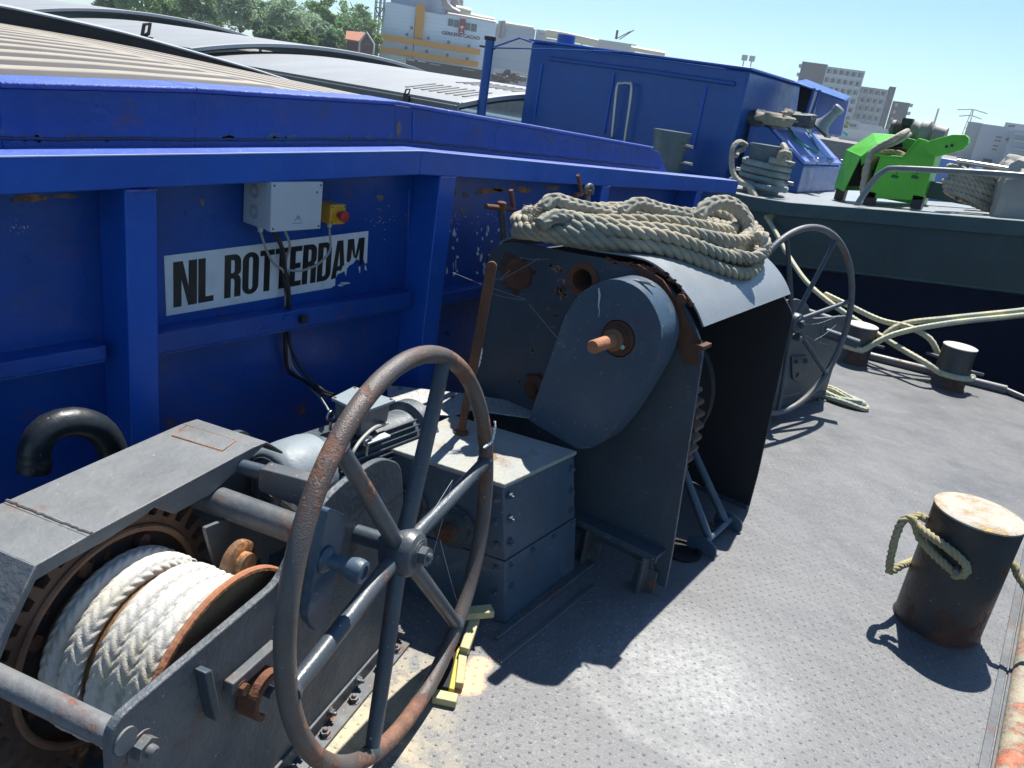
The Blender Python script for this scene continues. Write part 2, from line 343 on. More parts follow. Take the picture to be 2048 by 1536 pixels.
# ------------------------------------------------------------------ steel deck with raised anti-slip dots
def deck_material():
    m = NM("deck_paint"); x, y, z = m.sep()
    nb = m.noise(2.1, 8, .65); nf = m.noise(34, 6, .7)
    c = m.mix(m.ramp(nb, .32, .68), (.112, .118, .126), (.148, .154, .162))
    c = m.mix(m.ramp(nf, .56, .72, 0, .6), c, (.24, .24, .235))
    g2 = m.noise(95, 8, .8); c = m.mix(m.ramp(g2, .38, .66, 0, .4), c, (.055, .056, .060)); sp = m.noise(170, 3, .6); c = m.mix(m.ramp(sp, .60, .66, 0, .7), c, (.28, .275, .26)); sp = m.noise(60, 4, .7); c = m.mix(m.ramp(sp, .66, .69, 0, .7), c, (.33, .32, .30))
    sp2 = m.noise(12, 9, .8, m.map(loc=(2, 5, 1))); c = m.mix(m.ramp(sp2, .66, .70, 0, .7), c, (.30, .28, .22))
    def spot(px, py, r0_, r1_, wob=.5, s=7):
        dx = m.math('SUBTRACT', x, px); dy = m.math('SUBTRACT', y, py)
        d = m.math('SQRT', m.math('ADD', m.math('MULTIPLY', dx, dx), m.math('MULTIPLY', dy, dy)))
        d = m.math('ADD', d, m.math('MULTIPLY', m.math('SUBTRACT', m.noise(s, 8, .7), .5), wob))
        return m.ramp(d, r0_, r1_, 1, 0)
    off = DECKOFF
    p = on_z(700, 1500); k = spot(p.x-off.x, p.y-off.y, .12, .32, .35); c = m.mix(m.math('MULTIPLY', k, m.ramp(m.noise(11, 8, .7), .38, .55)), c, (.40, .34, .22))
    p = on_z(800, 1370); k = spot(p.x-off.x, p.y-off.y, .06, .24, .3); c = m.mix(m.math('MULTIPLY', k, m.ramp(m.noise(14, 8, .7), .42, .55, 0, .8)), c, (.36, .31, .21))
    p = on_z(930, 1360); k = spot(p.x-off.x, p.y-off.y, .052, .068, .05, 22); c = m.mix(k, c, (.66, .36, .22))
    p = on_z(960, 1330); k = spot(p.x-off.x, p.y-off.y, .03, .045, .05, 22); c = m.mix(k, c, (.62, .34, .21))
    p = on_z(1380, 1350); k = spot(p.x-off.x, p.y-off.y, .1, .42, .25, 5); c = m.mix(m.math('MULTIPLY', k, m.ramp(m.noise(45, 8, .75), .4, .6, .15, .75)), c, (.33, .34, .34)); k3 = spot(p.x-off.x, p.y-off.y, .36, .40, .2, 5); k4 = spot(p.x-off.x, p.y-off.y, .30, .35, .2, 5); c = m.mix(m.math('MULTIPLY', m.math('MULTIPLY', m.math('MULTIPLY', m.math('SUBTRACT', k3, k4), m.ramp(y, p.y-off.y-.1, p.y-off.y-.25, 0, 1)), .22), m.ramp(m.noise(50, 6, .7), .4, .55)), c, (.5, .5, .48))  # pale patch: deck glare put into the colour over wear; arc is old paint
    r = m.ramp(nb, .3, .7, .36, .52); r = m.math('SUBTRACT', r, m.math('MULTIPLY', k, .06))
    h = m.math('ADD', m.math('MULTIPLY', nf, .5), m.noise(90, 5, .7))
    h2 = m.noise(5, 3, .5)
    return m.set(col=c, rough=r, nrm=m.bump(h, .6, .0045, m.bump(h2, .5, .02)))
X1 = .30                                                     # bow edge
d = MB(); nx, ny = 26, 90
d.box(WORLD, -2.6, X1, -1.0, 6.95, -.012, 0.0)
for j in range(-10, 140):                                    # raised dots of the chequered plate
    for i in range(-70, 12):
        px = i*.036 + (j % 2)*.018; py = .6+j*.031
        if not (-1.45 < px < .27 and .95 < py < 4.6): continue
        if math.hypot(px-.03, py-3.10) < .17 or random.random() < .06: continue
        r = .0062*random.uniform(.8, 1.1); h = .0021 if py < 3.6 else .0021*max(.15, 1-(py-3.6))
        n = 6; k = len(d.v)
        px += random.uniform(-.002, .002); py += random.uniform(-.002, .002)
        for (rr, hh) in ((r, -.0005), (r*.62, h*.85)):
            d.v += [(px+rr*math.cos(q*math.pi/3), py+rr*math.sin(q*math.pi/3), hh) for q in range(n)]
        d.v.append((px, py, h))
        d.f += [(k+q, k+(q+1) % n, k+n+(q+1) % n, k+n+q) for q in range(n)]+[(k+n+q, k+n+(q+1) % n, k+2*n) for q in range(n)]
A_ = np.array(d.v); DECKOFF = Vector((float(A_[:, 0].min()+A_[:, 0].max())/2, float(A_[:, 1].min()+A_[:, 1].max())/2, float(A_[:, 2].min())))
M_deck = deck_material()
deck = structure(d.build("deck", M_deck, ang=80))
# hull of the barge we stand on
h = MB(); h.box(WORLD, -2.9, X1-.01, -.98, 6.93, -1.75, -.014); h.box(WORLD, -60, -2.905, -.98, 6.93, -1.75, .1)
hull = tag(h.build("barge_hull", M_greyw), "dark grey hull under the near foredeck and its bollards", "hull")
# seam strips and the rusty half-round edge tube at the bow
t = thing("deck_edge_tube", (X1+.03, 3, 0), "rust orange and yellow half round tube along the bow edge beside the big bollard", "edge tube")
M_edge = paint("edge_tube_paint", (.27, .25, .22), .7, .3, rust=.62, rscale=6, rustcol=(.27, .10, .06), dirt=.9, dirtcol=(.42, .38, .20), bump=.5)
b = MB(); b.tube([(X1+.035, y, .012) for y in np.linspace(-1, 6.6, 30)], .042, 16); b.build("tube", M_edge, t)
b = MB(); b.box(WORLD, X1-.045, X1-.02, -1, 6.6, -.002, .006); b.box(WORLD, X1-.015, X1-.002, -1, 6.6, -.002, .01); b.build("seam_strip", M_greyw, t, bev=.002)
# far edge pipe rail
t = thing("edge_pipe", on_z(1900, 765), "thin rusty grey pipe rail lying along the far deck edge behind the two bollards", "pipe rail")
M_pipe = paint("pipe_paint", (.10, .11, .12), .45, .2, rust=.3, rustcol=(.2, .1, .06), dirt=.5, dirtcol=(.26, .2, .15))
b = MB(); p0 = on_z(1560, 668, .02); p1 = on_z(2012, 780, .03); p2 = on_z(2070, 805, .02); b.tube([p0, p1], .036, 14); b.build("pipe", M_pipe, t)
b = MB(); b.tube([p1, p2], .022, 12); b.build("pipe_end", M_pipe, t)
# ------------------------------------------------------------------ blue bulkhead (front coaming of the hold)
XP, XF = -2.13, -2.0; YA = 2.25
def zc(y): return 1.308+.033*y if y < YA else 1.308+.033*YA-.0385*(y-YA)
bk = thing("hold_bulkhead", (XP, 2.3, 0), "bright blue steel bulkhead with ribs and capped ledge across the near deck", "bulkhead")
ys = [-1.0, YA, 5.55]
def strip(mb, x0, x1, f0_, f1_, pts=ys, x0b=None):
    lo = []; 
    for k in range(len(pts)-1):
        y0, y1 = pts[k], pts[k+1]
        vs = [Vector((x, y, f(y))) for y in (y0, y1) for (x, f) in ((x0, f0_), (x1, f0_), (x1, f1_), (x0, f1_))]
        mb.hexa(vs[:4], vs[4:])
b = MB(); strip(b, XP-.012, XP, lambda y: 0, lambda y: zc(y)-.09); b.build("plate", M_bluew, bk)
b = MB(); strip(b, XP-.03, XF, lambda y: zc(y)-.085, lambda y: zc(y)); b.build("capping_beam", M_blue, bk, bev=.004)
b = MB(); strip(b, XP+.013, XF-.001, lambda y: zc(y)+.0005, lambda y: zc(y)+.0025); b.build("ledge_glare_sheet", M_bluetop, bk)  # thin added sheet carrying the pale glare of the ledge top
b = MB(); b.tube([(XF+.001, y, zc(y)+.0008) for y in np.linspace(-1, 5.5, 200)], .0022, 5); b.build("pale_edge", plain("pale_edge_blue", (.45, .52, .72), .5), bk)  # pale line along the front edge of the ledge
def zt(y): 
    P = [(-1, 1.40), (.9, 1.474), (1.41, 1.503), (2.22, 1.524), (2.84, 1.495), (4.35, 1.422), (4.62, 1.41)]
    return float(np.interp(y, [p[0] for p in P], [p[1] for p in P]))
yu = [-1, .9, 1.41, 2.22, 2.84, 4.35]
b = MB(); strip(b, XP-.005, XP+.012, lambda y: zc(y)-.003, zt, yu)
b.hexa([Vector((XP-.005, 4.35, zc(4.35)-.003)), Vector((XP+.012, 4.35, zc(4.35)-.003)), Vector((XP+.012, 4.35, zt(4.35))), Vector((XP-.005, 4.35, zt(4.35)))],
       [Vector((XP-.005, 4.62, zc(4.6)-.003)), Vector((XP+.012, 4.62, zc(4.6)-.003)), Vector((XP+.012, 4.45, zt(4.4)-.01)), Vector((XP-.005, 4.45, zt(4.4)-.01))])
b.build("upper_web", M_bluew, bk, bev=.002)
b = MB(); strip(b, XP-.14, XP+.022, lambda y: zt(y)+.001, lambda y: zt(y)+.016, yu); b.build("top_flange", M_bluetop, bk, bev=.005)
b = MB(); b.tube([(XP+.013, y, zc(y)+.022+random.uniform(-.002, .002)) for y in np.linspace(-1, 4.5, 160)], .0045, 6); b.build("weld_seam", paint("weld_dirt", (.03, .05, .12), .6, .5, dirt=.9, dirtcol=(.06, .08, .07), bump=.9, bscale=90), bk)
for (y0, y1) in ((1.13, 1.218), (2.367, 2.462), (3.63, 3.71), (4.85, 4.93), (-.1, -.01)):
    b = MB(); b.box(WORLD, XP, XF+.002, y0, y1, 0, zc(y0)-.087); rb_ = b.build("rib", M_blue, bk, bev=.004)
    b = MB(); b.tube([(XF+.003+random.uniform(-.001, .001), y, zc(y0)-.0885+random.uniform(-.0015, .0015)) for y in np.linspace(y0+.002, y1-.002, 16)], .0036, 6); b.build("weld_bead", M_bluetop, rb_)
for (y0, y1, z0, z1) in ((-.01, 1.13, .775, .825), (1.218, 2.367, .762, .832), (2.462, 3.63, .745, .80), (3.71, 4.85, .735, .79)):
    b = MB(); b.box(WORLD, XP+.001, -2.055, y0+.001, y1-.035, z0, z0+.008); b.box(WORLD, -2.063, -2.052, y0+.001, y1-.035, z0+.009, z1); b.box(WORLD, XP+.001, -2.0635, y0+.001, y1-.035, z1-.012, z1-.004); b.build("stiffener", M_bluew, bk, bev=.002)
# grime ledge, rust scabs under the beam
M_scab = paint("flaked_paint", (.13, .10, .08), .85, .5, rust=.5, rustcol=(.2, .09, .05), dirt=.6, dirtcol=(.4, .36, .28), bump=.6)
def blob(mb, px, py, rx, ry, plane, th=.0015, n=22, jag=.35, seed=0):
    """thin flake of old coating on a flat face; plane gives the point for a survey position"""
    R_ = random.Random(seed); ph = [R_.uniform(0, 6.28) for _ in range(4)]; pts = []
    for k in range(n):
        a = 2*math.pi*k/n; s = 1+jag*(.4*math.sin(2*a+ph[0])+.35*math.sin(3*a+ph[1])+.3*math.sin(7*a+ph[2])+R_.uniform(-.4, .4)); pts.append(plane(px+rx*s*math.cos(a), py+ry*s*math.sin(a)))
    nrm = (pts[n//3]-pts[0]).cross(pts[2*n//3]-pts[0]).normalized()
    if nrm.dot(CAM-pts[0]) < 0: nrm = -nrm
    mb.hexa(pts, [p+nrm*th for p in pts])
pl = lambda x, y: on_x(x, y, XP)
for k, q in enumerate([(975, 382, 26, 6), (1000, 378, 12, 5), (1046, 380, 15, 6), (908, 386, 5, 5), (930, 390, 6, 5), (925, 424, 4, 5), (760, 395, 7, 6), (404, 404, 4, 7), (60, 396, 40, 7), (130, 392, 22, 5), (1105, 376, 14, 5)]): b = MB(); blob(b, *q, pl, seed=k+50); b.build("rust_scab", M_scab, bk)
M_stain = paint("washed_out_paint", (.035, .085, .20), .7, .4, dirt=.9, dirtcol=(.12, .17, .18), bump=.5)
R_ = random.Random(21)
for k in range(34):
    x_ = R_.choice([R_.uniform(95, 290), R_.uniform(430, 600), R_.uniform(620, 800), R_.uniform(0, 100)]); s_ = R_.uniform(3, 9)
    b = MB(); blob(b, x_, 283-s_*.7-R_.uniform(0, 3)+(0 if x_ < 640 else (x_-640)*.012), s_*R_.uniform(.7, 1.8), s_, lambda x, y: on_x(x, y, XP+.0125), .0008, 14, .55, k); b.build("paint_stain", M_stain, bk)
b = MB(); blob(b, 797, 258, 5, 17, lambda x, y: on_x(x, y, XP+.0125), .001, 18, .3, 99); b.build("rust_scab", M_scab, bk)
b = MB(); b.tube([on_x(826+random.uniform(-.6, .6), y, XP+.013) for y in range(222, 286, 4)], .0035, 6); b.build("weld_seam", M_blue, bk)
for (x_, y0_, y1_) in ((224, 400, 660), (818, 380, 560), (810, 560, 700)):
    b = MB(); b.tube([on_x(x_+random.uniform(-.8, .8)-(y-y0_)*.02, y, XP+.001) for y in range(y0_, y1_, 6)], .003, 6); b.build("weld_seam", M_blue, bk)
# ---- name sticker
def stk(x, y): return on_x(x, y, XP+.002)
b = MB()
sc = [(328, 512), (737, 462), (735, 500), (734, 526), (730, 527), (727, 518), (721, 522), (713, 518), (706, 527), (699, 531), (694, 537), (692, 552), (689, 542), (682, 546), (676, 548), (671, 556), (670, 571), (662, 576), (333, 632)]
P = [stk(*q) for q in sc]; b.prism(Fr((XP, 0, 0), (0, 1, 0), (0, 0, 1), (1, 0, 0)), [(p.y, p.z) for p in P], .0004, .0020)
st = tag(b.build("name_sticker", M_white), "white NL ROTTERDAM sticker with torn corner, on the blue bulkhead under the grey box", "sticker")
pa, pb, pc_, pd = [stk(*q) for q in ((328, 512), (737, 462), (333, 632), (700, 570))]
def sticker_uv(u, v):
    """u 0..1 along the sticker, v 0..1 up"""
    y = pa.y+(pb.y-pa.y)*u; zt_ = pa.z+(pb.z-pa.z)*u; zb = pc_.z+((pc_.z-pa.z)*0+ (pb.z-pa.z))*u
    return Vector((0, y, zb+(zt_-zb)*v))
def arc_pts(cx, cy, rx, ry, a0, a1, n=8): return [(cx+rx*math.cos(math.radians(a0+(a1-a0)*i/n)), cy+ry*math.sin(math.radians(a0+(a1-a0)*i/n))) for i in range(n+1)]
GL = {  # heavy condensed capitals, unit height, widths in the same unit; each a list of (outline, holes)
 'N': (.53, [([(0, 0), (0, 1), (.21, 1), (.34, .42), (.34, 1), (.53, 1), (.53, 0), (.33, 0), (.18, .6), (.18, 0)], [])]),
 'L': (.36, [([(0, 0), (0, 1), (.17, 1), (.17, .13), (.36, .13), (.36, 0)], [])]),
 'R': (.42, [([(0, 0), (0, 1), (.24, 1)]+arc_pts(.24, .82, .17, .18, 80, 0, 5)+arc_pts(.26, .62, .15, .12, 0, -60, 4)+[(.38, .48), (.41, .40), (.41, 0), (.25, 0), (.25, .38), (.22, .44), (.16, .44), (.16, 0)], [[(.16, .57), (.16, .87), (.22, .87), (.25, .83), (.25, .61), (.22, .57)]])]),
 'O': (.42, [([(.0, .2)]+[(.0, .8)]+arc_pts(.21, .8, .21, .2, 180, 0, 10)+[(.42, .2)]+arc_pts(.21, .2, .21, .2, 0, -180, 10)[:-1], [[(.16, .2), (.16, .8)]+arc_pts(.21, .82, .05, .07, 170, 10, 4)+[(.26, .8), (.26, .2)]+arc_pts(.21, .18, .05, .07, -10, -170, 4)])]),
 'T': (.38, [([(.11, 0), (.11, .87), (0, .87), (0, 1), (.38, 1), (.38, .87), (.27, .87), (.27, 0)], [])]),
 'E': (.34, [([(0, 0), (0, 1), (.34, 1), (.34, .87), (.16, .87), (.16, .58), (.31, .58), (.31, .45), (.16, .45), (.16, .13), (.34, .13), (.34, 0)], [])]),
 'D': (.42, [([(0, 0), (0, 1), (.22, 1)]+arc_pts(.22, .8, .20, .2, 80, 0, 5)+arc_pts(.22, .2, .20, .2, 0, -80, 5)+[(.22, 0)], [[(.16, .13), (.16, .87), (.22, .87), (.26, .82), (.26, .18), (.22, .13)]])]),
 'A': (.44, [([(0, 0), (.13, 1), (.32, 1), (.44, 0), (.29, 0), (.27, .2), (.17, .2), (.15, 0)], [[(.18, .33), (.26, .33), (.22, .75)]])]),
 'M': (.56, [([(0, 0), (0, 1), (.2, 1), (.28, .45), (.36, 1), (.56, 1), (.56, 0), (.41, 0), (.41, .7), (.33, 0), (.23, 0), (.15, .7), (.15, 0)], [])]),
 ' ': (.20, [])}
def lettering(text, place, name, m, parent, h, gap=.03, depth=.0008):
    """place(x, y) -> 3-D point for letter coordinates of unit height"""
    x = 0; fs = []
    for ch in text:
        wd, shp = GL[ch]
        for (o_, hs) in shp: fs.append(([(x+p[0], p[1]) for p in o_], [[(x+p[0], p[1]) for p in q] for q in hs], ch))
        x += wd+gap
    return x-gap, fs
tw, fs = lettering("NL ROTTERDAM", None, "", None, None, 1)
b = MB(); SF = Fr((XP, 0, 0), (0, 1, 0), (0, 0, 1), (1, 0, 0)); NL = len(fs)
def lp(p):
    q = sticker_uv(.035+.945*p[0]/tw, .12+.76*p[1]); return (q.y, q.z)
tear = lambda p: p
xa_ = min(p[0] for p in fs[-2][0]); fs[-2] = ([(xa_+p, q) for p, q in ((0, 0), (.13, 1), (.32, 1), (.40, .34), (.35, .30), (.31, .19), (.24, .21), (.17, .2), (.15, .02))], fs[-2][1], 'A')
for (o_, hs, ch) in fs[:-1]: b.prism(SF, [lp(p) for p in o_], .0022, .0028, [[lp(p) for p in q] for q in hs])
o_, hs, ch = fs[-1]; x0 = min(p[0] for p in o_)              # the last M has lost its feet
Mtorn = [(x0+p, q) for p, q in ((0, .42), (0, 1), (.2, 1), (.28, .52), (.36, 1), (.56, 1), (.56, .38), (.52, .28), (.46, .26), (.42, .42), (.41, .72), (.36, .52), (.33, .46), (.27, .47), (.22, .53), (.15, .74), (.14, .46), (.08, .38))]
b.prism(SF, [lp(p) for p in Mtorn], .0022, .0028)
b.build("lettering", M_ink, st)
for k, q in enumerate(((688, 567, 10, 2.5), (682, 570, 5, 3), (719, 538, 1.6, 6), (731, 536, 1.6, 5))):
    b = MB(); blob(b, *q, lambda x, y: on_x(x, y, XP+.0015), .0012, 14, .6, k+300); b.build("torn_scrap", M_white, st)
# scraps left of a second sticker, right of the rib
R_ = random.Random(3)
for k in range(46):
    b = MB()
    px = R_.choice([R_.uniform(885, 900), R_.uniform(905, 915), R_.uniform(945, 985), R_.uniform(950, 1040)]); py = R_.uniform(455, 548) if px < 1000 else R_.uniform(450, 500)
    blob(b, px, py, R_.uniform(.8, 2.6), R_.uniform(2, 8), pl, .0008, 9, .5, k); b.build("sticker_scrap", M_white, bk)
b = MB()
for k in range(90):
    px = R_.choice([R_.gauss(905, 8), R_.gauss(760, 16), R_.gauss(975, 20), R_.uniform(20, 60), R_.uniform(880, 1120)]); py = R_.gauss(440, 14) if px > 700 else R_.gauss(455, 6)
    blob(b, px, py, R_.uniform(.5, 1.4), R_.uniform(.5, 1.8), pl, .0008, 6, .4, k)
tag(b.build("paint_chip_speckle", plain("chip_white", (.42, .45, .5), .6), bk), None, None, None, "stuff")
# ---- junction box
JX0, JX1, JY0, JY1, JZ0, JZ1 = XP+.004, -2.0+.012, 1.585, 1.782, 1.128, 1.275
jb = thing("junction_box", (JX0, (JY0+JY1)/2, JZ0), "light grey electrical box on the blue bulkhead, hung above the white sticker", "electrical box")
b = MB(); b.box(WORLD, JX0, JX1-.022, JY0, JY1, JZ0, JZ1); b.build("body", M_lgrey, jb, bev=.004)
b = MB(); b.box(WORLD, JX1-.0215, JX1, JY0-.002, JY1+.002, JZ0-.002, JZ1+.002); b.build("lid", M_lgrey, jb, bev=.003)
for (y, z) in ((JY0+.008, JZ0+.008), (JY1-.008, JZ0+.008), (JY0+.008, JZ1-.008), (JY1-.008, JZ1-.008), (JY1-.022, JZ1-.03)):
    b = MB(); b.lathe(frz((JX1, y, z), (1, 0, 0)), [(.0032, 0), (.0032, .001)], 10); b.build("lid_screw", M_ink, jb)
for z in (JZ0+.045, JZ0+.108):
    b = MB()
    for r in (.020, .013): b.tube([(JX0+.055+r*math.cos(a), JY0-.0004, z+r*math.sin(a)) for a in np.linspace(0, 2*math.pi, 25)[:-1]], .0016, 5, True)
    b.build("knockout", plain("plastic_groove", (.22, .25, .27), .5), jb)
b = MB(); fy = Fr((JX1, (JY0+JY1)/2+.005, JZ0+.024), (0, 1, 0), (0, 0, 1), (1, 0, 0))
b.prism(fy, [(-.014, .006), (-.011, .006), (0, .019), (.011, .006), (.014, .006), (0, .023)], .0003, .0008)
b.prism(fy, [(-.002, .008), (.002, .008), (.002, .013), (-.002, .013)], .0003, .0008)
for k in range(6): b.prism(fy, [(-.02+k*.007, -.004), (-.016+k*.007, -.004), (-.016+k*.007, -.0015), (-.02+k*.007, -.0015)], .0003, .0008)
b.build("warning_mark", plain("mark_ink", (.12, .14, .15), .5), jb)
GLANDS = [(JX0+.05, JY0+.03), (JX0+.06, JY0+.075), (JX0+.05, JY0+.125)]
for (x, y) in GLANDS:
    b = MB(); b.lathe(frz((x, y, JZ0), (0, 0, -1)), [(.011, 0), (.011, .01), (.0085, .011), (.0085, .02), (.006, .022)], 12); b.build("cable_gland", M_lgrey, jb)
# ---- emergency stop
es = thing("emergency_stop", (XP, 1.91, 1.12), "yellow emergency stop box with red mushroom button, right of the grey box", "emergency stop")
b = MB(); b.box(WORLD, XP+.002, -2.062, 1.876, 1.942, 1.124, 1.188); b.box(WORLD, -2.0615, -2.045, 1.874, 1.944, 1.122, 1.19); b.build("housing", M_yel, es, bev=.004)
b = MB(); b.lathe(frz((-2.045, 1.912, 1.155), (1, 0, 0)), [(.010, 0), (.010, .018), (.019, .02), (.0195, .032), (.014, .038), (.001, .0395)], 20); b.build("button", M_red, es)
b = MB(); b.lathe(frz((-2.085, 1.91, 1.124), (0, 0, -1)), [(.011, 0), (.011, .008), (.008, .01), (.008, .02)], 12); b.build("cable_gland", M_lgrey, es)
for (y, z) in ((1.882, 1.13), (1.936, 1.13), (1.882, 1.182), (1.936, 1.182)):
    b = MB(); b.lathe(frz((-2.045, y, z), (1, 0, 0)), [(.003, 0), (.003, .001)], 8); b.build("screw", M_ink, es)
# ---- cables
def cable(path, r, m, name, label, group=None):
    b = MB(); b.tube(smooth(path, .015), r, 8); return tag(b.build(name, m), label, "cable", group)
q = lambda x, y, X=-2.10: on_x(x, y, X)
g0, g1, g2 = [Vector((x, y, JZ0-.02)) for (x, y) in GLANDS]
cable([g0, q(533, 500, -2.075), q(548, 528), q(566, 540), q(570, 560), q(573, 620), q(577, 700), q(586, 735), on_x(612, 765, -2.0), on_x(640, 795, -1.9), on_x(658, 822, -1.78)], .0042, M_cable, "grey_cable", "thin grey cable from the grey box's left gland down the bulkhead to the motor")
cable([Vector((-2.085, 1.91, 1.10)), q(660, 500, -2.085), q(636, 528, -2.09), q(600, 542), q(578, 541), q(574, 560), q(577, 640), q(580, 690)], .0042, M_cable, "grey_cable", "thin grey cable looping from the yellow emergency stop box behind the black cables")
cable([g2, q(580, 492, -2.08), q(572, 520), q(571, 560), q(572, 640), q(573, 700), q(580, 738)], .0045, M_cable, "grey_cable", "grey cable from the right gland of the grey box, joining the black cables")
cable([g1, q(565, 500, -2.09), q(570, 545), q(573, 600), q(572, 650), q(571, 700), q(576, 740), q(590, 752, -2.06), on_x(610, 763, -2.0), on_x(640, 785, -1.9), on_z(664, 795, .635)], .0075, M_black, "black_cable", "thick black cable hanging from the grey box down to the motor terminal box")
cable([q(574, 545), q(579, 600, -2.09), q(577, 660, -2.09), q(583, 700, -2.05), q(606, 742, -1.98), on_x(645, 780, -1.88), on_z(668, 790, .64)], .006, M_black, "black_cable", "slimmer black cable swinging clear of the bulkhead toward the motor terminal box")
b = MB(); b.box(WORLD, XP+.075, -2.05+.02, 1.765, 1.79, .79, .815); tag(b.build("cable_clip", M_black, bev=.002), "small black clip holding the cables on the horizontal stiffener", "cable clip")
# ---- black gooseneck vent
gp = [on_x(x, y, -1.86) for (x, y) in ((68, 938), (72, 890), (98, 856), (146, 843), (195, 856), (222, 893), (232, 950), (236, 1010))]
gp.append(Vector((gp[-1].x, gp[-1].y, 0)))
t = thing("gooseneck_vent", (gp[-1].x, gp[-1].y, 0), "black curved gooseneck vent pipe standing between the blue bulkhead and the winch guard", "vent pipe")
b = MB(); b.tube(smooth(gp, .02), .037, 20, caps=False); b.build("pipe", M_blackpipe, t)
b = MB(); f = frz(gp[0], gp[0]-gp[1]); b.lathe(f, [(.030, -.02), (.039, -.02), (.039, .004), (.032, .004)], 20); b.build("mouth_rim", M_blackpipe, t)
b = MB(); b.lathe(Fr(gp[-1]), [(.06, 0), (.06, .012)], 20); b.build("base_flange", M_blackpipe, t)
# ------------------------------------------------------------------ handwheel
def handwheel(parent, c, head, tilt, R, rt_, rs, ns, phase, m_rim, m_sp, wobble=0):
    n = Vector((math.cos(head)*math.cos(tilt), math.sin(head)*math.cos(tilt), math.sin(tilt)))
    t = Vector((-math.sin(head), math.cos(head), 0)); u = n.cross(t); c = Vector(c)
    f = Fr(c, t, u, n)
    wh = MB(); wh.tube([f(R*math.cos(a), R*math.sin(a), 0) for a in np.linspace(0, 2*math.pi, 97)[:-1]], rt_, 16, True)
    rim = wh.build("handwheel_rim", m_rim, parent)
    for k in range(ns):
        a = phase+2*math.pi*k/ns; b = MB()
        L = R-rt_*.7; b.tube([f(r*math.cos(a), r*math.sin(a), -.022*(1-r/L)**1.3) for r in np.linspace(.03, L, 8)], [rs*(1.12-.16*i/7) for i in range(8)], 14)
        b.tube([f(r*math.cos(a), r*math.sin(a), 0) for r in (L-.006, L, L+.008)], [rs*1.02, rs*1.22, rs*1.3], 14)
        b.build("spoke", m_sp, parent)
    b = MB(); b.lathe(f, [(.03, -.06), (.052, -.055), (.060, -.02), (.060, .010), (.052, .026), (.038, .031), (.038, .034)], 26); b.build("hub", m_sp, parent)
    b = MB(); b.hexbolt(f(0, 0, .034), n, .022, .022, stud=False); b.lathe(f, [(.011, .05), (.011, .062), (.007, .066)], 12); b.build("hub_nut", m_sp, parent)
    return f, n
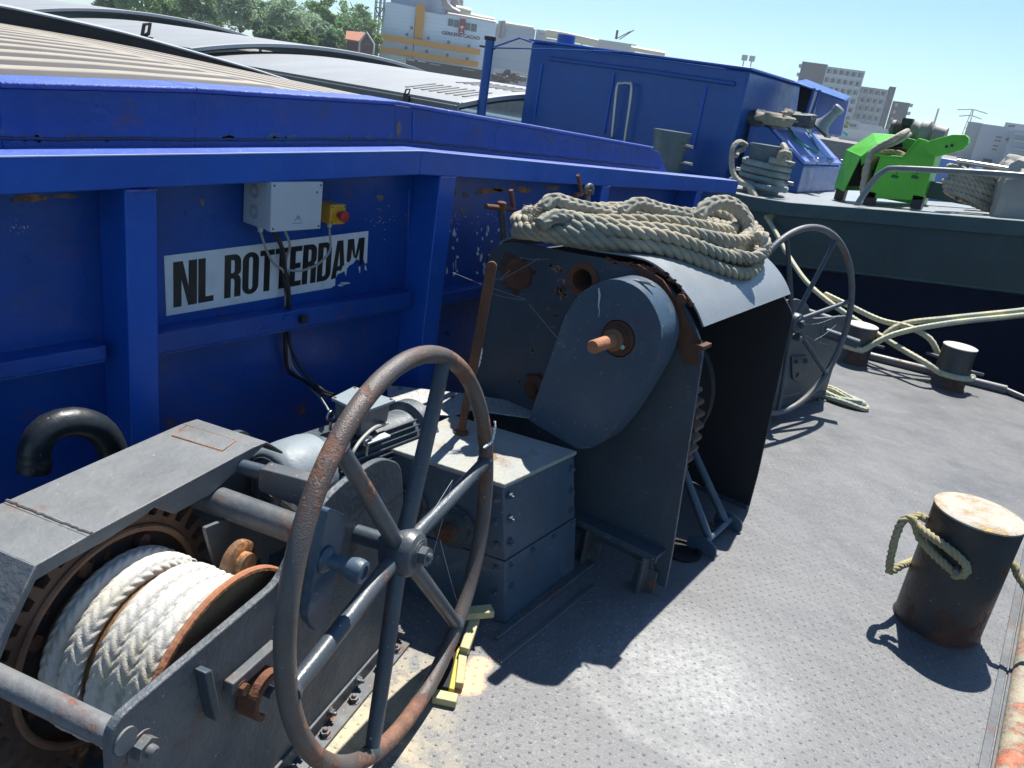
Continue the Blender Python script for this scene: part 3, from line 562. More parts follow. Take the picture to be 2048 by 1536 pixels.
# ------------------------------------------------------------------ mooring winch
GB, GZ = 1.13, .37
def winch(wf, label, full):
    """wf: frame with x along the drum and y along the side plates"""
    root = thing("mooring_winch", wf(-1.0, 1.2, 0), label, "winch", "mooring winches on the foredeck")
    pf = Fr(wf(0, 0, 0), wf.y, wf.z, wf.x)                  # plate frame: (B, z) plane, A out of it
    out = [(.772, .0), (.772, .578), (1.222, .588), (1.33, .69), (1.44, .725), (1.64, .722), (1.76, .655), (1.80, .52), (1.845, .0)]
    rr = [0, .045, .03, .05, .05, .06, .05, .06, 0]
    poly = rounded(out, rr, 6)
    # lens-shaped opening behind the crank bar
    b = MB(); b.prism(pf, poly, -.868, -.850); b.build("side_plate", M_side, root, bev=.003)
    b = MB(); b.prism(pf, rounded([(.74, 0), (.74, .56), (1.25, .60), (1.5, .66), (1.75, .62), (1.84, 0)], .05), -1.352, -1.335); b.build("side_plate", M_grey, root)
    for (B, z0, r, A0, A1, m) in ((.803, .522, .0245, -1.34, -.846, M_guard), (1.405, .60, .036, -1.34, -.868, M_greyw), (1.78, .10, .02, -1.34, -.868, M_guard)):
        b = MB(); b.cyl(pf(B, z0, A0), pf(B, z0, A1), r, 22); b.build("tie_rod", m, root)
    # base angle with bolts
    b = MB(); b.box(wf, -.849, -.800, .80, 1.86, 0, .010); b.box(wf, -.849, -.841, .80, 1.86, .011, .055); b.build("base_angle", M_greyw, root, bev=.002)
    for B in (.9, 1.1, 1.28, 1.42, 1.56, 1.70, 1.80):
        b = MB(); b.hexbolt(wf(-.823, B, .010), wf.z, .0125, .014); b.build("base_bolt", M_greyw, root)
        b = MB(); b.hexbolt(wf(-.841, B+.05, .036), wf.x, .010, .011); b.build("base_bolt", M_greyw, root)
    if not full: return root
    P = on_A(281, 1492, -.85)
    b = MB(); b.hexbolt(pf(P[0], P[1], -.850), wf.x, .0215, .020, stud=False); b.lathe(frz(pf(P[0], P[1], -.83), wf.x), [(.0125, 0), (.0125, .010), (.009, .014)], 14); b.build("rod_nut", M_greyw, root)
    # triangular prong and bracket bars on the outside of the plate
    p0, p1 = on_A(398, 1346, -.84), on_A(436, 1436, -.82)
    b = MB(); d_ = Vector((p1[0]-p0[0], p1[1]-p0[1])).normalized(); e_ = Vector((-d_.y, d_.x))
    b.prism(pf, [(p0[0]-e_.x*.004, p0[1]+.01), (p0[0]+e_.x*.016, p0[1]+.004), (p1[0]+e_.x*.012, p1[1]), (p1[0]+.002, p1[1]-.014), (p1[0]-e_.x*.006, p1[1])], -.849, -.822); b.build("prong", M_grey, root, bev=.003)
    q0, q1 = on_A(462, 1372, -.83), on_A(556, 1288, -.83)
    b = MB(); b.prism(pf, [(q0[0], q0[1]-.022), (q0[0], q0[1]+.006), (q1[0], q1[1]+.006), (q1[0], q1[1]-.022)], -.849, -.825); b.build("band_bracket", M_greyw, root, bev=.003)
    b = MB(); r_ = on_A(487, 1378, -.82); b.hexbolt(pf(r_[0], r_[1], -.826), wf.x, .012, .013, stud=False); b.build("band_bolt", M_rust, root)
    r_ = on_A(535, 1390, -.81); b = MB(); ring = [pf(r_[0]+.047*math.cos(a), r_[1]+.047*math.sin(a), 0) for a in np.linspace(.9, 4.3, 24)]
    for i in range(len(ring)-1):
        a0, a1 = np.linspace(.9, 4.3, 24)[i], np.linspace(.9, 4.3, 24)[i+1]
        lo = [pf(r_[0]+R*math.cos(a), r_[1]+R*math.sin(a), -.846) for (R, a) in ((.040, a0), (.054, a0), (.054, a1), (.040, a1))]
        b.hexa(lo, [p+wf.x*.045 for p in lo])
    b.build("brake_band", M_rust, root)
    b = MB(); b.cyl(pf(r_[0]+.01, r_[1], -.848), pf(r_[0]+.01, r_[1], -.80), .013, 14); b.build("band_pin", M_greyw, root)
    # bar carrying the crank grip
    bar = [on_A(x, y, -.79) for (x, y) in ((650, 1012), (690, 1030), (652, 1225), (634, 1266), (606, 1236))]
    b = MB(); b.prism(pf, rounded(bar, [.02, .02, .02, .035, .035]), -.805, -.782); b.build("crank_bar", M_cover, root, bev=.003)
    k = on_A(652, 1118, -.78); g = frz(pf(k[0], k[1], -.782), wf.x)
    b = MB(); b.lathe(g, [(.030, 0), (.031, .004), (.027, .010), (.017, .016), (.0165, .030), (.021, .052), (.0265, .072), (.0275, .086), (.025, .096), (.021, .0985), (.016, .0985), (.015, .092)], 26); b.build("crank_grip", M_cover, root)
    b = MB(); b.cyl(pf(1.545, .545, -.85), pf(1.545, .55, -.72), .024, 18); b.build("wheel_shaft", M_grey, root)
    # gear wheel
    gf = Fr(pf(GB, GZ, 0), wf.y, wf.z, wf.x)
    N = 36; teeth = []
    for i in range(N):
        a = 2*math.pi*i/N; w_ = 2*math.pi/N
        teeth += [(.276*math.cos(a-.42*w_), .276*math.sin(a-.42*w_)), (.276*math.cos(a-.28*w_), .276*math.sin(a-.28*w_)), (.322*math.cos(a-.13*w_), .322*math.sin(a-.13*w_)), (.322*math.cos(a+.13*w_), .322*math.sin(a+.13*w_)), (.276*math.cos(a+.28*w_), .276*math.sin(a+.28*w_)), (.276*math.cos(a+.42*w_), .276*math.sin(a+.42*w_))]
    b = MB(); b.prism(gf, teeth, -1.275, -1.215, [circle(.245, 48)]); b.build("gear_ring", M_gear, root)
    b = MB(); b.lathe(gf, [(.2448, -1.262), (.2448, -1.238), (.06, -1.236), (.06, -1.21)], 48); b.build("gear_web", paint("dark_web", (.045, .038, .034), .7, .4, rust=.3, dirt=.3, dirtcol=(.02, .02, .02), bump=.4), root)  # web coloured darker than the toothed ring
    b = MB(); b.tube([gf(.249*math.cos(a), .249*math.sin(a), -1.213) for a in np.linspace(0, 2*math.pi, 73)[:-1]], .009, 8, True); b.build("gear_ridge", paint("ridge_rust", (.22, .12, .07), .7, .4, dirt=.5, dirtcol=(.1, .06, .04), bump=.5), root)
    for i in range(8):
        a = 2*math.pi*i/8+.3; b = MB(); b.hexbolt(gf(.212*math.cos(a), .212*math.sin(a), -1.238), wf.x, .017, .018, stud=False, washer=False); b.build("gear_bolt", M_rust, root)
    M_core = paint("worn_drum_steel", (.22, .12, .05), .6, .4, rust=.4, rustcol=(.24, .11, .05), bump=.3)
    b = MB(); b.lathe(gf, [(.174, -1.236), (.174, -.915)], 48); b.build("drum_core", M_core, root)
    b = MB(); b.prism(gf, circle(.252, 72), -.914, -.900); bb = MB(); bb.tube([gf(.250*math.cos(a), .250*math.sin(a), -.907) for a in np.linspace(0, 2*math.pi, 73)[:-1]], .0085, 8, True); bb.build("flange_edge", M_rustl, root)
    M_fl = paint("grooved_flange", (.20, .125, .065), .5, .4, rust=.5, rscale=6, rustcol=(.26, .12, .05), dirt=.4, dirtcol=(.05, .04, .03), bump=.5, bscale=30)
    b.build("drum_flange", M_fl, root)
    b = MB(); b.cyl(gf(0, 0, -1.36), gf(0, 0, -.84), .035, 20); b.build("drum_shaft", M_rust, root)
    # guard over the gear
    G0, G1 = -1.385, -1.158
    fr_ = on_A(0, 1282, G1)
    prof = [(fr_[0]-.10, fr_[1]-.16), fr_, (.905, .700), (1.02, .703), (1.53, .700), (1.585, .694), (1.615, .672), (1.66, .635)]
    b = MB(); th = .007
    for i in range(len(prof)-1):
        (b0, z0), (b1, z1) = prof[i], prof[i+1]; d_ = Vector((b1-b0, z1-z0)).normalized(); n_ = Vector((-d_.y, d_.x))*th
        lo = [pf(b0, z0, G0), pf(b1, z1, G0), pf(b1-n_.x, z1-n_.y, G0), pf(b0-n_.x, z0-n_.y, G0)]
        b.hexa(lo, [p+wf.x*(G1-G0) for p in lo])
    gd = b.build("gear_guard", M_guard, root, bev=.002)
    b = MB(); top = [p for p in prof[:-1]]
    sk = [(p[0], p[1]-.008) for p in prof[:6]]+[*[on_A(x, y, G1) for (x, y) in ((492, 928), (423, 990), (351, 1029), (311, 1016), (281, 1039), (210, 1084), (120, 1134), (74, 1162))], (fr_[0]+.022, fr_[1]-.002), (fr_[0]-.07, fr_[1]-.17)]
    b.prism(pf, sk, G1-.010, G1-.003); b.build("guard_skirt", M_guard, root, bev=.0015)
    sk2 = [(p[0], p[1]-.008) for p in prof]+[(1.66, .30), (.62, .30)]
    b = MB(); b.prism(pf, sk2, G0+.004, G0+.010); b.build("guard_skirt", M_grey, root)
    # welded seam and hatch outline on the guard
    b = MB(); b.tube([pf(1.03+random.uniform(-.002, .002), .704, A) for A in np.linspace(G0, G1, 26)], .0035, 6); b.build("weld_seam", M_guard, root)
    hp = [on_z(x, y, .7005) for (x, y) in ((345, 872), (375, 852), (470, 882), (445, 902))]
    b = MB(); cc = sum(hp, Vector())/4; b.hexa([p-Z*.001 for p in hp], [p+Z*.0025 for p in hp])
    hatch = b.build("hatch_patch", M_guard, gd, bev=.001)
    b = MB(); b.tube([cc+(p-cc)*1.015+Z*.001 for p in hp], .0022, 5, True); b.build("hatch_weld", M_rustl, gd)
    # frame pieces between guard and plate
    s0, s1 = on_z(532, 925, .69), on_z(628, 950, .69); dd = (s1-s0); ff = Fr(s0, dd, Z.cross(dd), Z); L = dd.length+.05
    b = MB(); b.prism(Fr(s0, dd, Z, Z.cross(dd)*-1), rounded([(0, -.062), (0, 0), (L, 0), (L, -.07), (.08, -.075)], .012), -.01, .035); b.build("frame_block", M_greyw, root, bev=.003)
    b = MB(); b.cyl(s0+Z*-.03+dd.normalized()*-.09, s0+Z*-.03, .020, 16); b.build("frame_pin", M_grey, root)
    for (xa, ya, xb, yb) in ((545, 985, 600, 1030), (560, 985, 545, 1020)):
        b = MB(); p = on_A(xa, ya, -1.1); q_ = on_A(xb, yb, -1.1); b.tube([pf(p[0], p[1], -1.1), pf(q_[0], q_[1], -1.1)], .012, 6); b.build("frame_strut", M_guard, root)
    tri = [on_A(x, y, -1.12) for (x, y) in ((406, 1055), (470, 1030), (600, 1060), (560, 1098), (440, 1148), (432, 1145))]
    b = MB(); b.prism(pf, rounded(tri, .01), -1.125, -1.115); b.build("gusset_plate", M_greyw, root, bev=.002)
    k = on_A(497, 1132, -.99); b = MB(); b.lathe(frz(pf(k[0], k[1], -1.03), wf.x), [(.052, 0), (.054, .004), (.054, .018), (.048, .022), (.030, .022), (.030, .04)], 28); b.build("pawl_roller", M_fl, root)
    handwheel(root, (-1.078, 1.31, .544), math.radians(14.6), math.radians(6.8), .4935, .0220, .0196, 6, math.radians(66.2), M_rim, M_spoke)
    return root
w1 = winch(WF, "dark grey winch with white rope on its drum and a big rusty handwheel, nearest", True)
WF2 = Fr((0, 5.94, 0), (math.cos(TH), -math.sin(TH), 0), (-math.sin(TH), -math.cos(TH), 0), Z)
w2 = winch(WF2, "grey winch with thin handwheel beyond the windlass cover, near the far bollards", False)
handwheel(w2, (-1.151, 4.657, .606), math.radians(-18.8), math.radians(5.4), .548, .0185, .0135, 7, math.radians(115), M_rim2, M_grey)
b = MB(); b.cyl((-1.33, 4.72, .60), (-1.15, 4.657, .606), .02, 14); b.build("wheel_shaft", M_grey, w2)
pp = lambda x, y: at(x, y, WF2(-.848, 0, 0), WF2.x)
b = MB(); c_ = pp(1575, 715); e = pp(1608, 700); f2 = Fr(WF2(0, 0, 0), WF2.y, Z, WF2.x)
loc = lambda x, y: ((pp(x, y)-f2.o).dot(f2.x), (pp(x, y)-f2.o).dot(f2.y))
b.prism(f2, rounded([loc(1580, 712), loc(1612, 710), loc(1612, 735), loc(1600, 762), loc(1582, 760)], [.01, .01, .03, .06, .05]), -.849, -.835); b.build("shackle_plate", M_grey, w2, bev=.002)
for (x, y) in ((1588, 722), (1606, 720)):
    b = MB(); u = loc(x, y); b.hexbolt(f2(u[0], u[1], -.835), WF2.x, .013, .014); b.build("shackle_bolt", M_grey, w2)
b = MB(); u = loc(1591, 748); b.lathe(frz(f2(u[0], u[1], -.836), WF2.x), [(.017, 0), (.017, .002)], 14); b.build("shackle_hole", M_dark, w2)
b = MB(); u = pp(1645, 663)+WF2.x*.1; v_ = pp(1664, 670)+WF2.x*.16; b.cyl(u-WF2.x*.14, v_+WF2.x*.02, .032, 16); b.build("crank_grip", M_grey, w2)
b = MB(); b.cyl(pp(1570, 640), pp(1545, 620)+Vector((-.1, 0, 0)), .02, 12); b.cyl(pp(1573, 668), pp(1573, 668)+WF2.x*.1, .018, 12); b.build("brake_rod", M_greyw, w2)
# ---- white rope on the drum
rp = MB(); gf = Fr(W(0, GB, GZ), WB, Z, WA); Rr = .0245
def turn(A, R, a0=0, a1=2*math.pi, A2=None, mb=rp):
    A2 = A if A2 is None else A2
    mb.braid([gf(R*math.cos(a), R*math.sin(a), A+(A2-A)*(i/119)) for i, a in enumerate(np.linspace(a0, a1, 120))], Rr, cells=6, pitch=.026, depth=.17, n=48, step=.0036)
for A in (-.929, -.975, -1.021, -1.067): turn(A, .187, -.6, 2*math.pi-.6)
turn(-1.139, .188, -.6, 2*math.pi-.6)
turn(-1.187, .188, -.6, 2*math.pi-.6)
tag(rp.build("wound_rope", M_ropew, ang=180), "white plaited rope wound in neat turns on the near winch drum", "rope")
# ------------------------------------------------------------------ gearbox with lever
Tt = .5; c = [Vector((-1.593, 1.757, 0)), Vector((-1.184, 1.864, 0)), Vector((-1.166, 2.259, 0)), Vector((-1.618, 2.14, 0))]
lo = [Vector((-1.60, 1.72, 0)), Vector((-1.108, 1.885, 0)), Vector((-1.115, 2.335, 0)), Vector((-1.63, 2.20, 0))]
gb = thing("gearbox", (-1.37, 2.0, 0), "riveted grey gearbox with a weathered pale lid, between the near handwheel and the windlass cover", "gearbox")
mid = [lo[i].lerp(c[i], .46)+Z*.23 for i in range(4)]; cen = sum(c, Vector())/4
b = MB(); b.hexa([p.copy() for p in lo], [p+(p-Vector((cen.x, cen.y, p.z))).normalized()*.006 for p in mid]); b.build("lower_casing", M_cover, gb, bev=.004)
b = MB(); b.hexa([p+Z*.002 for p in mid], [p+Z*(Tt-.018) for p in c]); b.build("upper_casing", M_cover, gb, bev=.003)
out = lambda p, k: Vector((cen.x, cen.y, 0))+(p-Vector((cen.x, cen.y, 0)))*k
b = MB(); b.hexa([out(p, 1.025)+Z*(Tt-.016) for p in c], [out(p, 1.025)+Z*Tt for p in c]); lid = b.build("lid", M_lid, gb, bev=.004)
def face_pt(i, j, u, z):                                     # point on a casing side between corners i and j
    k = z/Tt; a = lo[i].lerp(c[i], k); b_ = lo[j].lerp(c[j], k); p = a.lerp(b_, u); return Vector((p.x, p.y, z))
def face_n(i, j): return ((c[j]-c[i]).cross(Z)).normalized()
for (i, j) in ((0, 1), (1, 2)):
    n_ = face_n(i, j)
    L = [(.07, z) for z in (.05, .13, .21, .29, .37, .45)]+[(.93, z) for z in (.27, .35, .44)]+[(u, .215) for u in (.35, .65, .93)] if i == 1 else [(.94, z) for z in (.11, .20, .28, .36, .44)]+[(.06, .44), (.35, .44), (.65, .44)]
    if i == 1: L = [(u, z) for (u, z) in L if z > .1]
    for (u, z) in L:
        b = MB(); b.hexbolt(face_pt(i, j, u, z)-n_*.001, n_, .0105, .011); b.build("casing_bolt", M_cover, gb)
n_ = face_n(1, 2); b = MB(); b.hexa([face_pt(1, 2, .0, .196), face_pt(1, 2, 1, .196), face_pt(1, 2, 1, .232), face_pt(1, 2, 0, .232)], [p+n_*.006 for p in (face_pt(1, 2, .0, .196), face_pt(1, 2, 1, .196), face_pt(1, 2, 1, .232), face_pt(1, 2, 0, .232))]); b.build("seam_strip", M_cover, gb, bev=.002)
b = MB(); b.box(WORLD, -1.09, -1.075, 1.80, 2.42, 0, .012); b.box(WORLD, -1.02, -1.0, 1.72, 2.3, 0, .008); b.build("base_weld", M_greyw, gb, bev=.003)
n_ = face_n(0, 1)
for (u, z, r) in ((.62, .30, .075), (.28, .33, .062)):
    f = frz(face_pt(0, 1, u, z), n_); b = MB(); b.lathe(f, [(r, 0), (r, .012), (r*.8, .014), (r*.75, .03), (r*.42, .032), (r*.42, .036)], 30)
    for k in range(6): b.hexbolt(f(r*.88*math.cos(k*1.05), r*.88*math.sin(k*1.05), .012), n_, .006, .006, stud=False, washer=False)
    b.build("shaft_flange", M_grey, gb)
    b = MB(); b.cyl(f(0, 0, .03), f(0, 0, .075), r*.34, 18); b.build("shaft", M_rust, gb)
lb = on_z(922, 866, Tt); lt = Vector((lb.x+.02, lb.y+.02, 1.115)); ldir = (lt-lb)
vd = Vector((.84, .5, 0)).normalized()
def bar(p0, p1, w_, t_, wd, mb, round_=True):
    d_ = (p1-p0); L = d_.length; f = Fr(p0, wd, d_, Vector(wd).cross(d_))
    poly = [(-w_/2, 0), (-w_/2, L-w_/2)]+[(w_/2*math.cos(a), L-w_/2+w_/2*math.sin(a)) for a in np.linspace(math.pi*.85, math.pi*.15, 5)]+[(w_/2, L-w_/2), (w_/2, 0)] if round_ else [(-w_/2, 0), (-w_/2, L), (w_/2, L), (w_/2, 0)]
    mb.prism(f, poly, -t_/2, t_/2)
b = MB(); m1 = lb.lerp(lt, .38); bar(lb, m1, .026, .02, vd, b, False); bar(m1-Z*.01, lt, .034, .014, vd, b); lv = b.build("lever", M_rust, gb, bev=.003)
b = MB(); b.lathe(Fr(lb+Z*.0005), [(.028, 0), (.026, .006), (.015, .012)], 16); b.build("lever_boss", M_rust, gb)
# ------------------------------------------------------------------ electric motor
mo = thing("electric_motor", (-1.67, 1.65, 0), "pale grey electric motor with cooling fins and a square terminal box, behind the near handwheel", "motor")
mx, mz, mr = -1.672, .455, .118; mf = Fr((mx, 0, mz), (1, 0, 0), (0, 0, 1), (0, 1, 0))
b = MB(); b.lathe(mf, [(.05, 1.355), (.095, 1.358), (.110, 1.37), (.118, 1.395), (.121, 1.44), (.121, 1.50), (.116, 1.53), (.108, 1.53)], 40); b.build("fan_cover", M_motor, mo)
b = MB()
for r in (.03, .05, .07, .088): b.tube([mf(r*math.cos(a), r*math.sin(a), 1.354+(.004 if r > .08 else 0)) for a in np.linspace(0, 2*math.pi, 33)[:-1]], .0045, 6, True)
b.build("fan_grille", M_motord, mo)
b = MB(); b.lathe(mf, [(.098, 1.5305), (.098, 1.93)], 40)
for k in range(40):
    a = 2*math.pi*k/40; r0_, r1_ = .096, .121; tn = Vector((-math.sin(a), math.cos(a)))*.0018
    lo4 = [mf(r*math.cos(a)+s*tn.x, r*math.sin(a)+s*tn.y, 1.535) for (r, s) in ((r0_, -1), (r1_, -1), (r1_, 1), (r0_, 1))]
    if 1.0 < a < 2.2: continue
    b.hexa(lo4, [p+Vector((0, .375, 0)) for p in lo4])
b.build("finned_body", M_motord, mo)
b = MB(); b.lathe(mf, [(.108, 1.9305), (.124, 1.94), (.124, 1.985), (.07, 2.0), (.03, 2.0)], 40); b.build("end_shield", M_motord, mo)
for s in (-1, 1):
    b = MB(); b.box(WORLD, mx+s*.10-.035, mx+s*.10+.035, 1.58, 1.90, .0, .335) if False else b.box(WORLD, mx+s*.085-.02, mx+s*.085+.02, 1.60, 1.88, .28, .375); b.build("foot", M_motord, mo, bev=.004)
b = MB(); b.box(WORLD, mx-.16, mx+.14, 1.5, 1.98, .0, .279); b.build("mounting_base", M_grey, mo, bev=.004)
LZ = .66; lc = [on_z(x, y, LZ) for (x, y) in ((662, 795), (708, 772), (792, 799), (724, 824))]; lcen = sum(lc, Vector())/4
b = MB(); b.hexa([lcen+(p-lcen)*.8-Z*.095 for p in lc], [lcen+(p-lcen)*.86-Z*.012 for p in lc]); tb = b.build("terminal_box", M_motord, mo, bev=.004)
b = MB(); b.hexa([p-Z*.0115 for p in lc], [p.copy() for p in lc]); b.build("terminal_lid", M_motor, tb, bev=.003)
for p in lc:
    b = MB(); b.lathe(Fr(lcen+(p-lcen)*.86), [(.005, 0), (.005, .002)], 10); b.build("lid_screw", M_rust, tb)
b = MB(); b.tube(smooth([on_x(775, 846, -1.60), on_x(748, 856, -1.57), on_x(722, 880, -1.55), on_x(706, 905, -1.53), on_x(698, 930, -1.53)], .01), .0055, 8); b.build("motor_cable", M_cable, mo)
for (x, y, X) in ((735, 882, -1.56), (662, 832, -1.72)):
    p = on_x(x, y, X); b = MB(); b.tube([p+Vector((0, .016*math.cos(a), .016*math.sin(a))) for a in np.linspace(0, 2*math.pi, 17)[:-1]], .0045, 8, True); b.cyl(p-Z*.016, p-Z*.05, .005, 8); b.build("lifting_eye", M_steel, mo)
b = MB(); p = on_z(755, 878, .56); b.box(Fr(p, (0, 1, 0), (-1, 0, 0)), -.05, .05, -.01, .02, -.004, .003); b.build("side_lug", M_lgrey, mo, bev=.002)
# ------------------------------------------------------------------ chequer plate walkway
def chequer_mat(name, base, rough=.35, metal=.6, s=26):
    m = NM(name); x, y, z = m.sep()
    u = m.math('MULTIPLY', m.math('ADD', x, y), s); v = m.math('MULTIPLY', m.math('SUBTRACT', x, y), s)
    par = m.math('GREATER_THAN', m.math('MODULO', m.math('ABSOLUTE', m.math('ADD', m.math('FLOOR', u), m.math('FLOOR', v))), 2), .5)
    fu = m.math('ABSOLUTE', m.math('SUBTRACT', m.math('FRACT', u), .5)); fv = m.math('ABSOLUTE', m.math('SUBTRACT', m.math('FRACT', v), .5))
    b1 = m.math('MULTIPLY', m.ramp(fu, .06, .13, 1, 0), m.ramp(fv, .34, .42, 1, 0)); b2 = m.math('MULTIPLY', m.ramp(fv, .06, .13, 1, 0), m.ramp(fu, .34, .42, 1, 0))
    h = m.math('ADD', m.math('MULTIPLY', b1, par), m.math('MULTIPLY', b2, m.math('SUBTRACT', 1, par)))
    c = m.mix(m.ramp(m.noise(30, 6, .7), .35, .7), base, tuple(k*.7 for k in base)); c = m.mix(m.math('MULTIPLY', h, .5), c, tuple(min(1, k*1.5) for k in base))
    return m.set(col=c, rough=rough, metal=metal, nrm=m.bump(h, .9, .004))
M_cheq = chequer_mat("chequer_plate", (.50, .51, .50), .45, .35)
ck = [on_z(x, y, .49) for (x, y) in ((775, 770), (925, 786), (1010, 799), (1064, 812), (1062, 835), (1050, 834), (943, 819), (906, 831), (870, 829), (775, 812))]
t = thing("walkway_plate", (ck[2].x, ck[2].y, 0), "silvery chequer plate step between the motor and the windlass cover", "chequer plate")
b = MB(); b.hexa([p-Z*.005 for p in ck], ck); b.build("plate", M_cheq, t, bev=.001)
for i in (0, 6):
    p = ck[i]+Vector((-.03, .06, 0)); b = MB(); b.box(WORLD, p.x-.012, p.x+.012, p.y-.012, p.y+.012, 0, .484); b.build("leg", M_grey, t, bev=.002)
for (x, y) in ((800, 778), (835, 812), (905, 795)):
    b = MB(); b.hexbolt(on_z(x, y, .49), Z, .006, .006, stud=False); b.build("bolt", M_greyw, t)
# ------------------------------------------------------------------ windlass cover
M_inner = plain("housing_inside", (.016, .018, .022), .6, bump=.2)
wl = thing("windlass_cover", (-1.3, 2.9, 0), "tall dark grey windlass cover with rounded roof, under the coil of rope", "windlass")
YN, YR = 2.45, 3.37
P2 = lambda x, y, Y=YN: (lambda p: (p.x, p.z))(on_y(x, y, Y))
xz = Fr((0, 0, 0), (1, 0, 0), (0, 0, 1), (0, 1, 0))
outl = [(-1.80, .10), (-1.785, 1.06), (-1.70, 1.108), (-1.10, 1.150), (-.935, 1.03), (-.868, .93), (-.805, .17), (-.80, .03), (-.835, .03), (-.86, .10)]
outl = rounded(outl, [0, .12, .05, .12, .06, .03, 0, 0, .02, .02], 7)
h1 = circle(.05, 20, P2(1035, 548)); h2 = circle(.047, 20, P2(1166, 560)); h3 = circle(.04, 16, P2(1075, 780))
b = MB(); b.prism(xz, outl, YN, YN+.012, [h2]); b.build("near_plate", M_grey, wl, bev=.002)
f = Fr((h1[5][0]*0+sum(p[0] for p in h1)/20, YN, sum(p[1] for p in h1)/20), (1, 0, 0), (0, 0, 1), (0, -1, 0))
b = MB(); b.lathe(f, [(.058, 0), (.056, .003), (.040, .004), (.030, .001), (.012, .007), (.0, .007)], 26); b.build("shaft_end", M_rust, wl)
f = Fr((sum(p[0] for p in h2)/20, YN, sum(p[1] for p in h2)/20), (1, 0, 0), (0, 0, 1), (0, -1, 0))
b = MB(); b.prism(f, circle(.064, 30), .0005, .006, [circle(.040, 24)]); b.prism(f, circle(.046, 24), -.09, -.0125, [circle(.040, 20)]); b.build("bearing_ring", M_rust, wl)
f = Fr((h3[0][0]-.04, YN, h3[4][1]-.03), (1, 0, 0), (0, 0, 1), (0, -1, 0))
b = MB(); b.lathe(f, [(.05, 0), (.05, .02), (.02, .03), (.02, .05)], 20); b.build("shaft_stub", M_rust, wl)
outr = [(-1.80, .03), (-1.785, 1.04), (-1.70, 1.095), (-1.10, 1.137), (-.935, 1.0), (-.86, .92), (-.822, .17), (-.82, .002), (-.9, .002), (-1.5, .03)]
b = MB(); b.prism(xz, rounded(outr, [0, .12, .05, .12, .06, .03, 0, 0, 0, 0], 7), YR+.035, YR+.048); b.build("rear_plate", M_inner, wl, bev=.002)
# roof sheet
arcp = [(-1.76, 1.06), (-1.71, 1.108), (-1.60, 1.127), (-1.35, 1.145), (-1.18, 1.160), (-1.10, 1.150), (-1.03, 1.118), (-.975, 1.083), (-.928, 1.040), (-.897, .998)]
arcs = [(p.x, p.y) for p in smooth([Vector((x, z, 0)) for x, z in arcp], .02)]
b = MB(); nA = len(arcs); nrmA = []
for i in range(nA):
    a_, c_ = arcs[max(0, i-1)], arcs[min(nA-1, i+1)]; d_ = Vector((c_[0]-a_[0], c_[1]-a_[1])).normalized(); nrmA.append((-d_.y, d_.x))
for (yy, t_) in ((YN+.0135, .004), (YN+.0135, .010), (YR+.02, .010), (YR+.02, .004)): b.v += [(x+nrmA[i][0]*t_, yy, z+nrmA[i][1]*t_) for i, (x, z) in enumerate(arcs)]
for r_ in range(4): b.f += [(r_*nA+i, r_*nA+i+1, (r_+1) % 4*nA+i+1, (r_+1) % 4*nA+i) for i in range(nA-1)]
b.f += [(0, nA, 2*nA, 3*nA), (nA-1, 2*nA-1, 3*nA-1, 4*nA-1)]
for i in ():
    (x0, z0), (x1, z1) = arcs[i], arcs[i+1]; d_ = Vector((x1-x0, z1-z0)).normalized(); n_ = Vector((-d_.y, d_.x))
    L_ = [(x0, z0+.004), (x1, z1+.004), (x1+n_.x*.006, z1+.004+n_.y*.006), (x0+n_.x*.006, z0+.004+n_.y*.006)]
    k = len(b.v); b.v += [(x, YN+.0135, z) for x, z in L_]+[(x, YR+.02, z) for x, z in L_]
    b.f += [(k, k+1, k+5, k+4), (k+3, k+7, k+6, k+2), (k, k+3, k+2, k+1), (k+4, k+5, k+6, k+7)]+([(k, k+4, k+7, k+3)] if i == 0 else [])+([(k+1, k+2, k+6, k+5)] if i == len(arcs)-2 else [])
b.build("roof_sheet", M_roof, wl)
b = MB()                                                     # inner stiffening of the roof and back of the housing
b.box(WORLD, -1.80, -1.785, YN+.013, YR+.034, .03, 1.03); b.build("inner_back_plate", M_inner, wl)
# rusty corner strip, bolt and lug
cor = [(-1.16, 1.146), (-1.06, 1.118), (-.985, 1.052), (-.925, .99), (-.892, .935), (-.878, .875)]
w_ = [.012, .022, .034, .036, .036, .030]; L_ = []; R2 = []
for i, (x, z) in enumerate(cor):
    a = cor[max(0, i-1)]; c_ = cor[min(len(cor)-1, i+1)]; d_ = Vector((c_[0]-a[0], c_[1]-a[1])).normalized(); n_ = Vector((d_.y, -d_.x))
    L_.append((x-n_.x*.004, z-n_.y*.004)); R2.append((x+n_.x*w_[i]*1.6, z+n_.y*w_[i]*1.6))
b = MB(); b.prism(xz, L_+R2[::-1], YN-.007, YN-.001); b.build("rusty_corner_strip", M_rust, wl, bev=.001)
p = on_y(1365, 597, YN-.008); b = MB(); b.hexbolt(p, (0, -1, 0), .015, .015, stud=False); b.build("corner_bolt", M_rust, wl)
p = on_y(1396, 690, YN); b = MB(); b.box(WORLD, p.x-.012, p.x+.028, YN-.02, YN+.05, p.z-.008, p.z+.006); b.hexa([Vector((p.x-.02, YN-.004, p.z+.03)), Vector((p.x+.01, YN-.004, p.z+.02)), Vector((p.x+.0, YN-.004, p.z-.05)), Vector((p.x-.02, YN-.004, p.z-.04))], [Vector((p.x-.02, YN-.001, p.z+.03)), Vector((p.x+.01, YN-.001, p.z+.02)), Vector((p.x+.0, YN-.001, p.z-.05)), Vector((p.x-.02, YN-.001, p.z-.04))]); b.build("corner_lug", M_rust, wl, bev=.001)
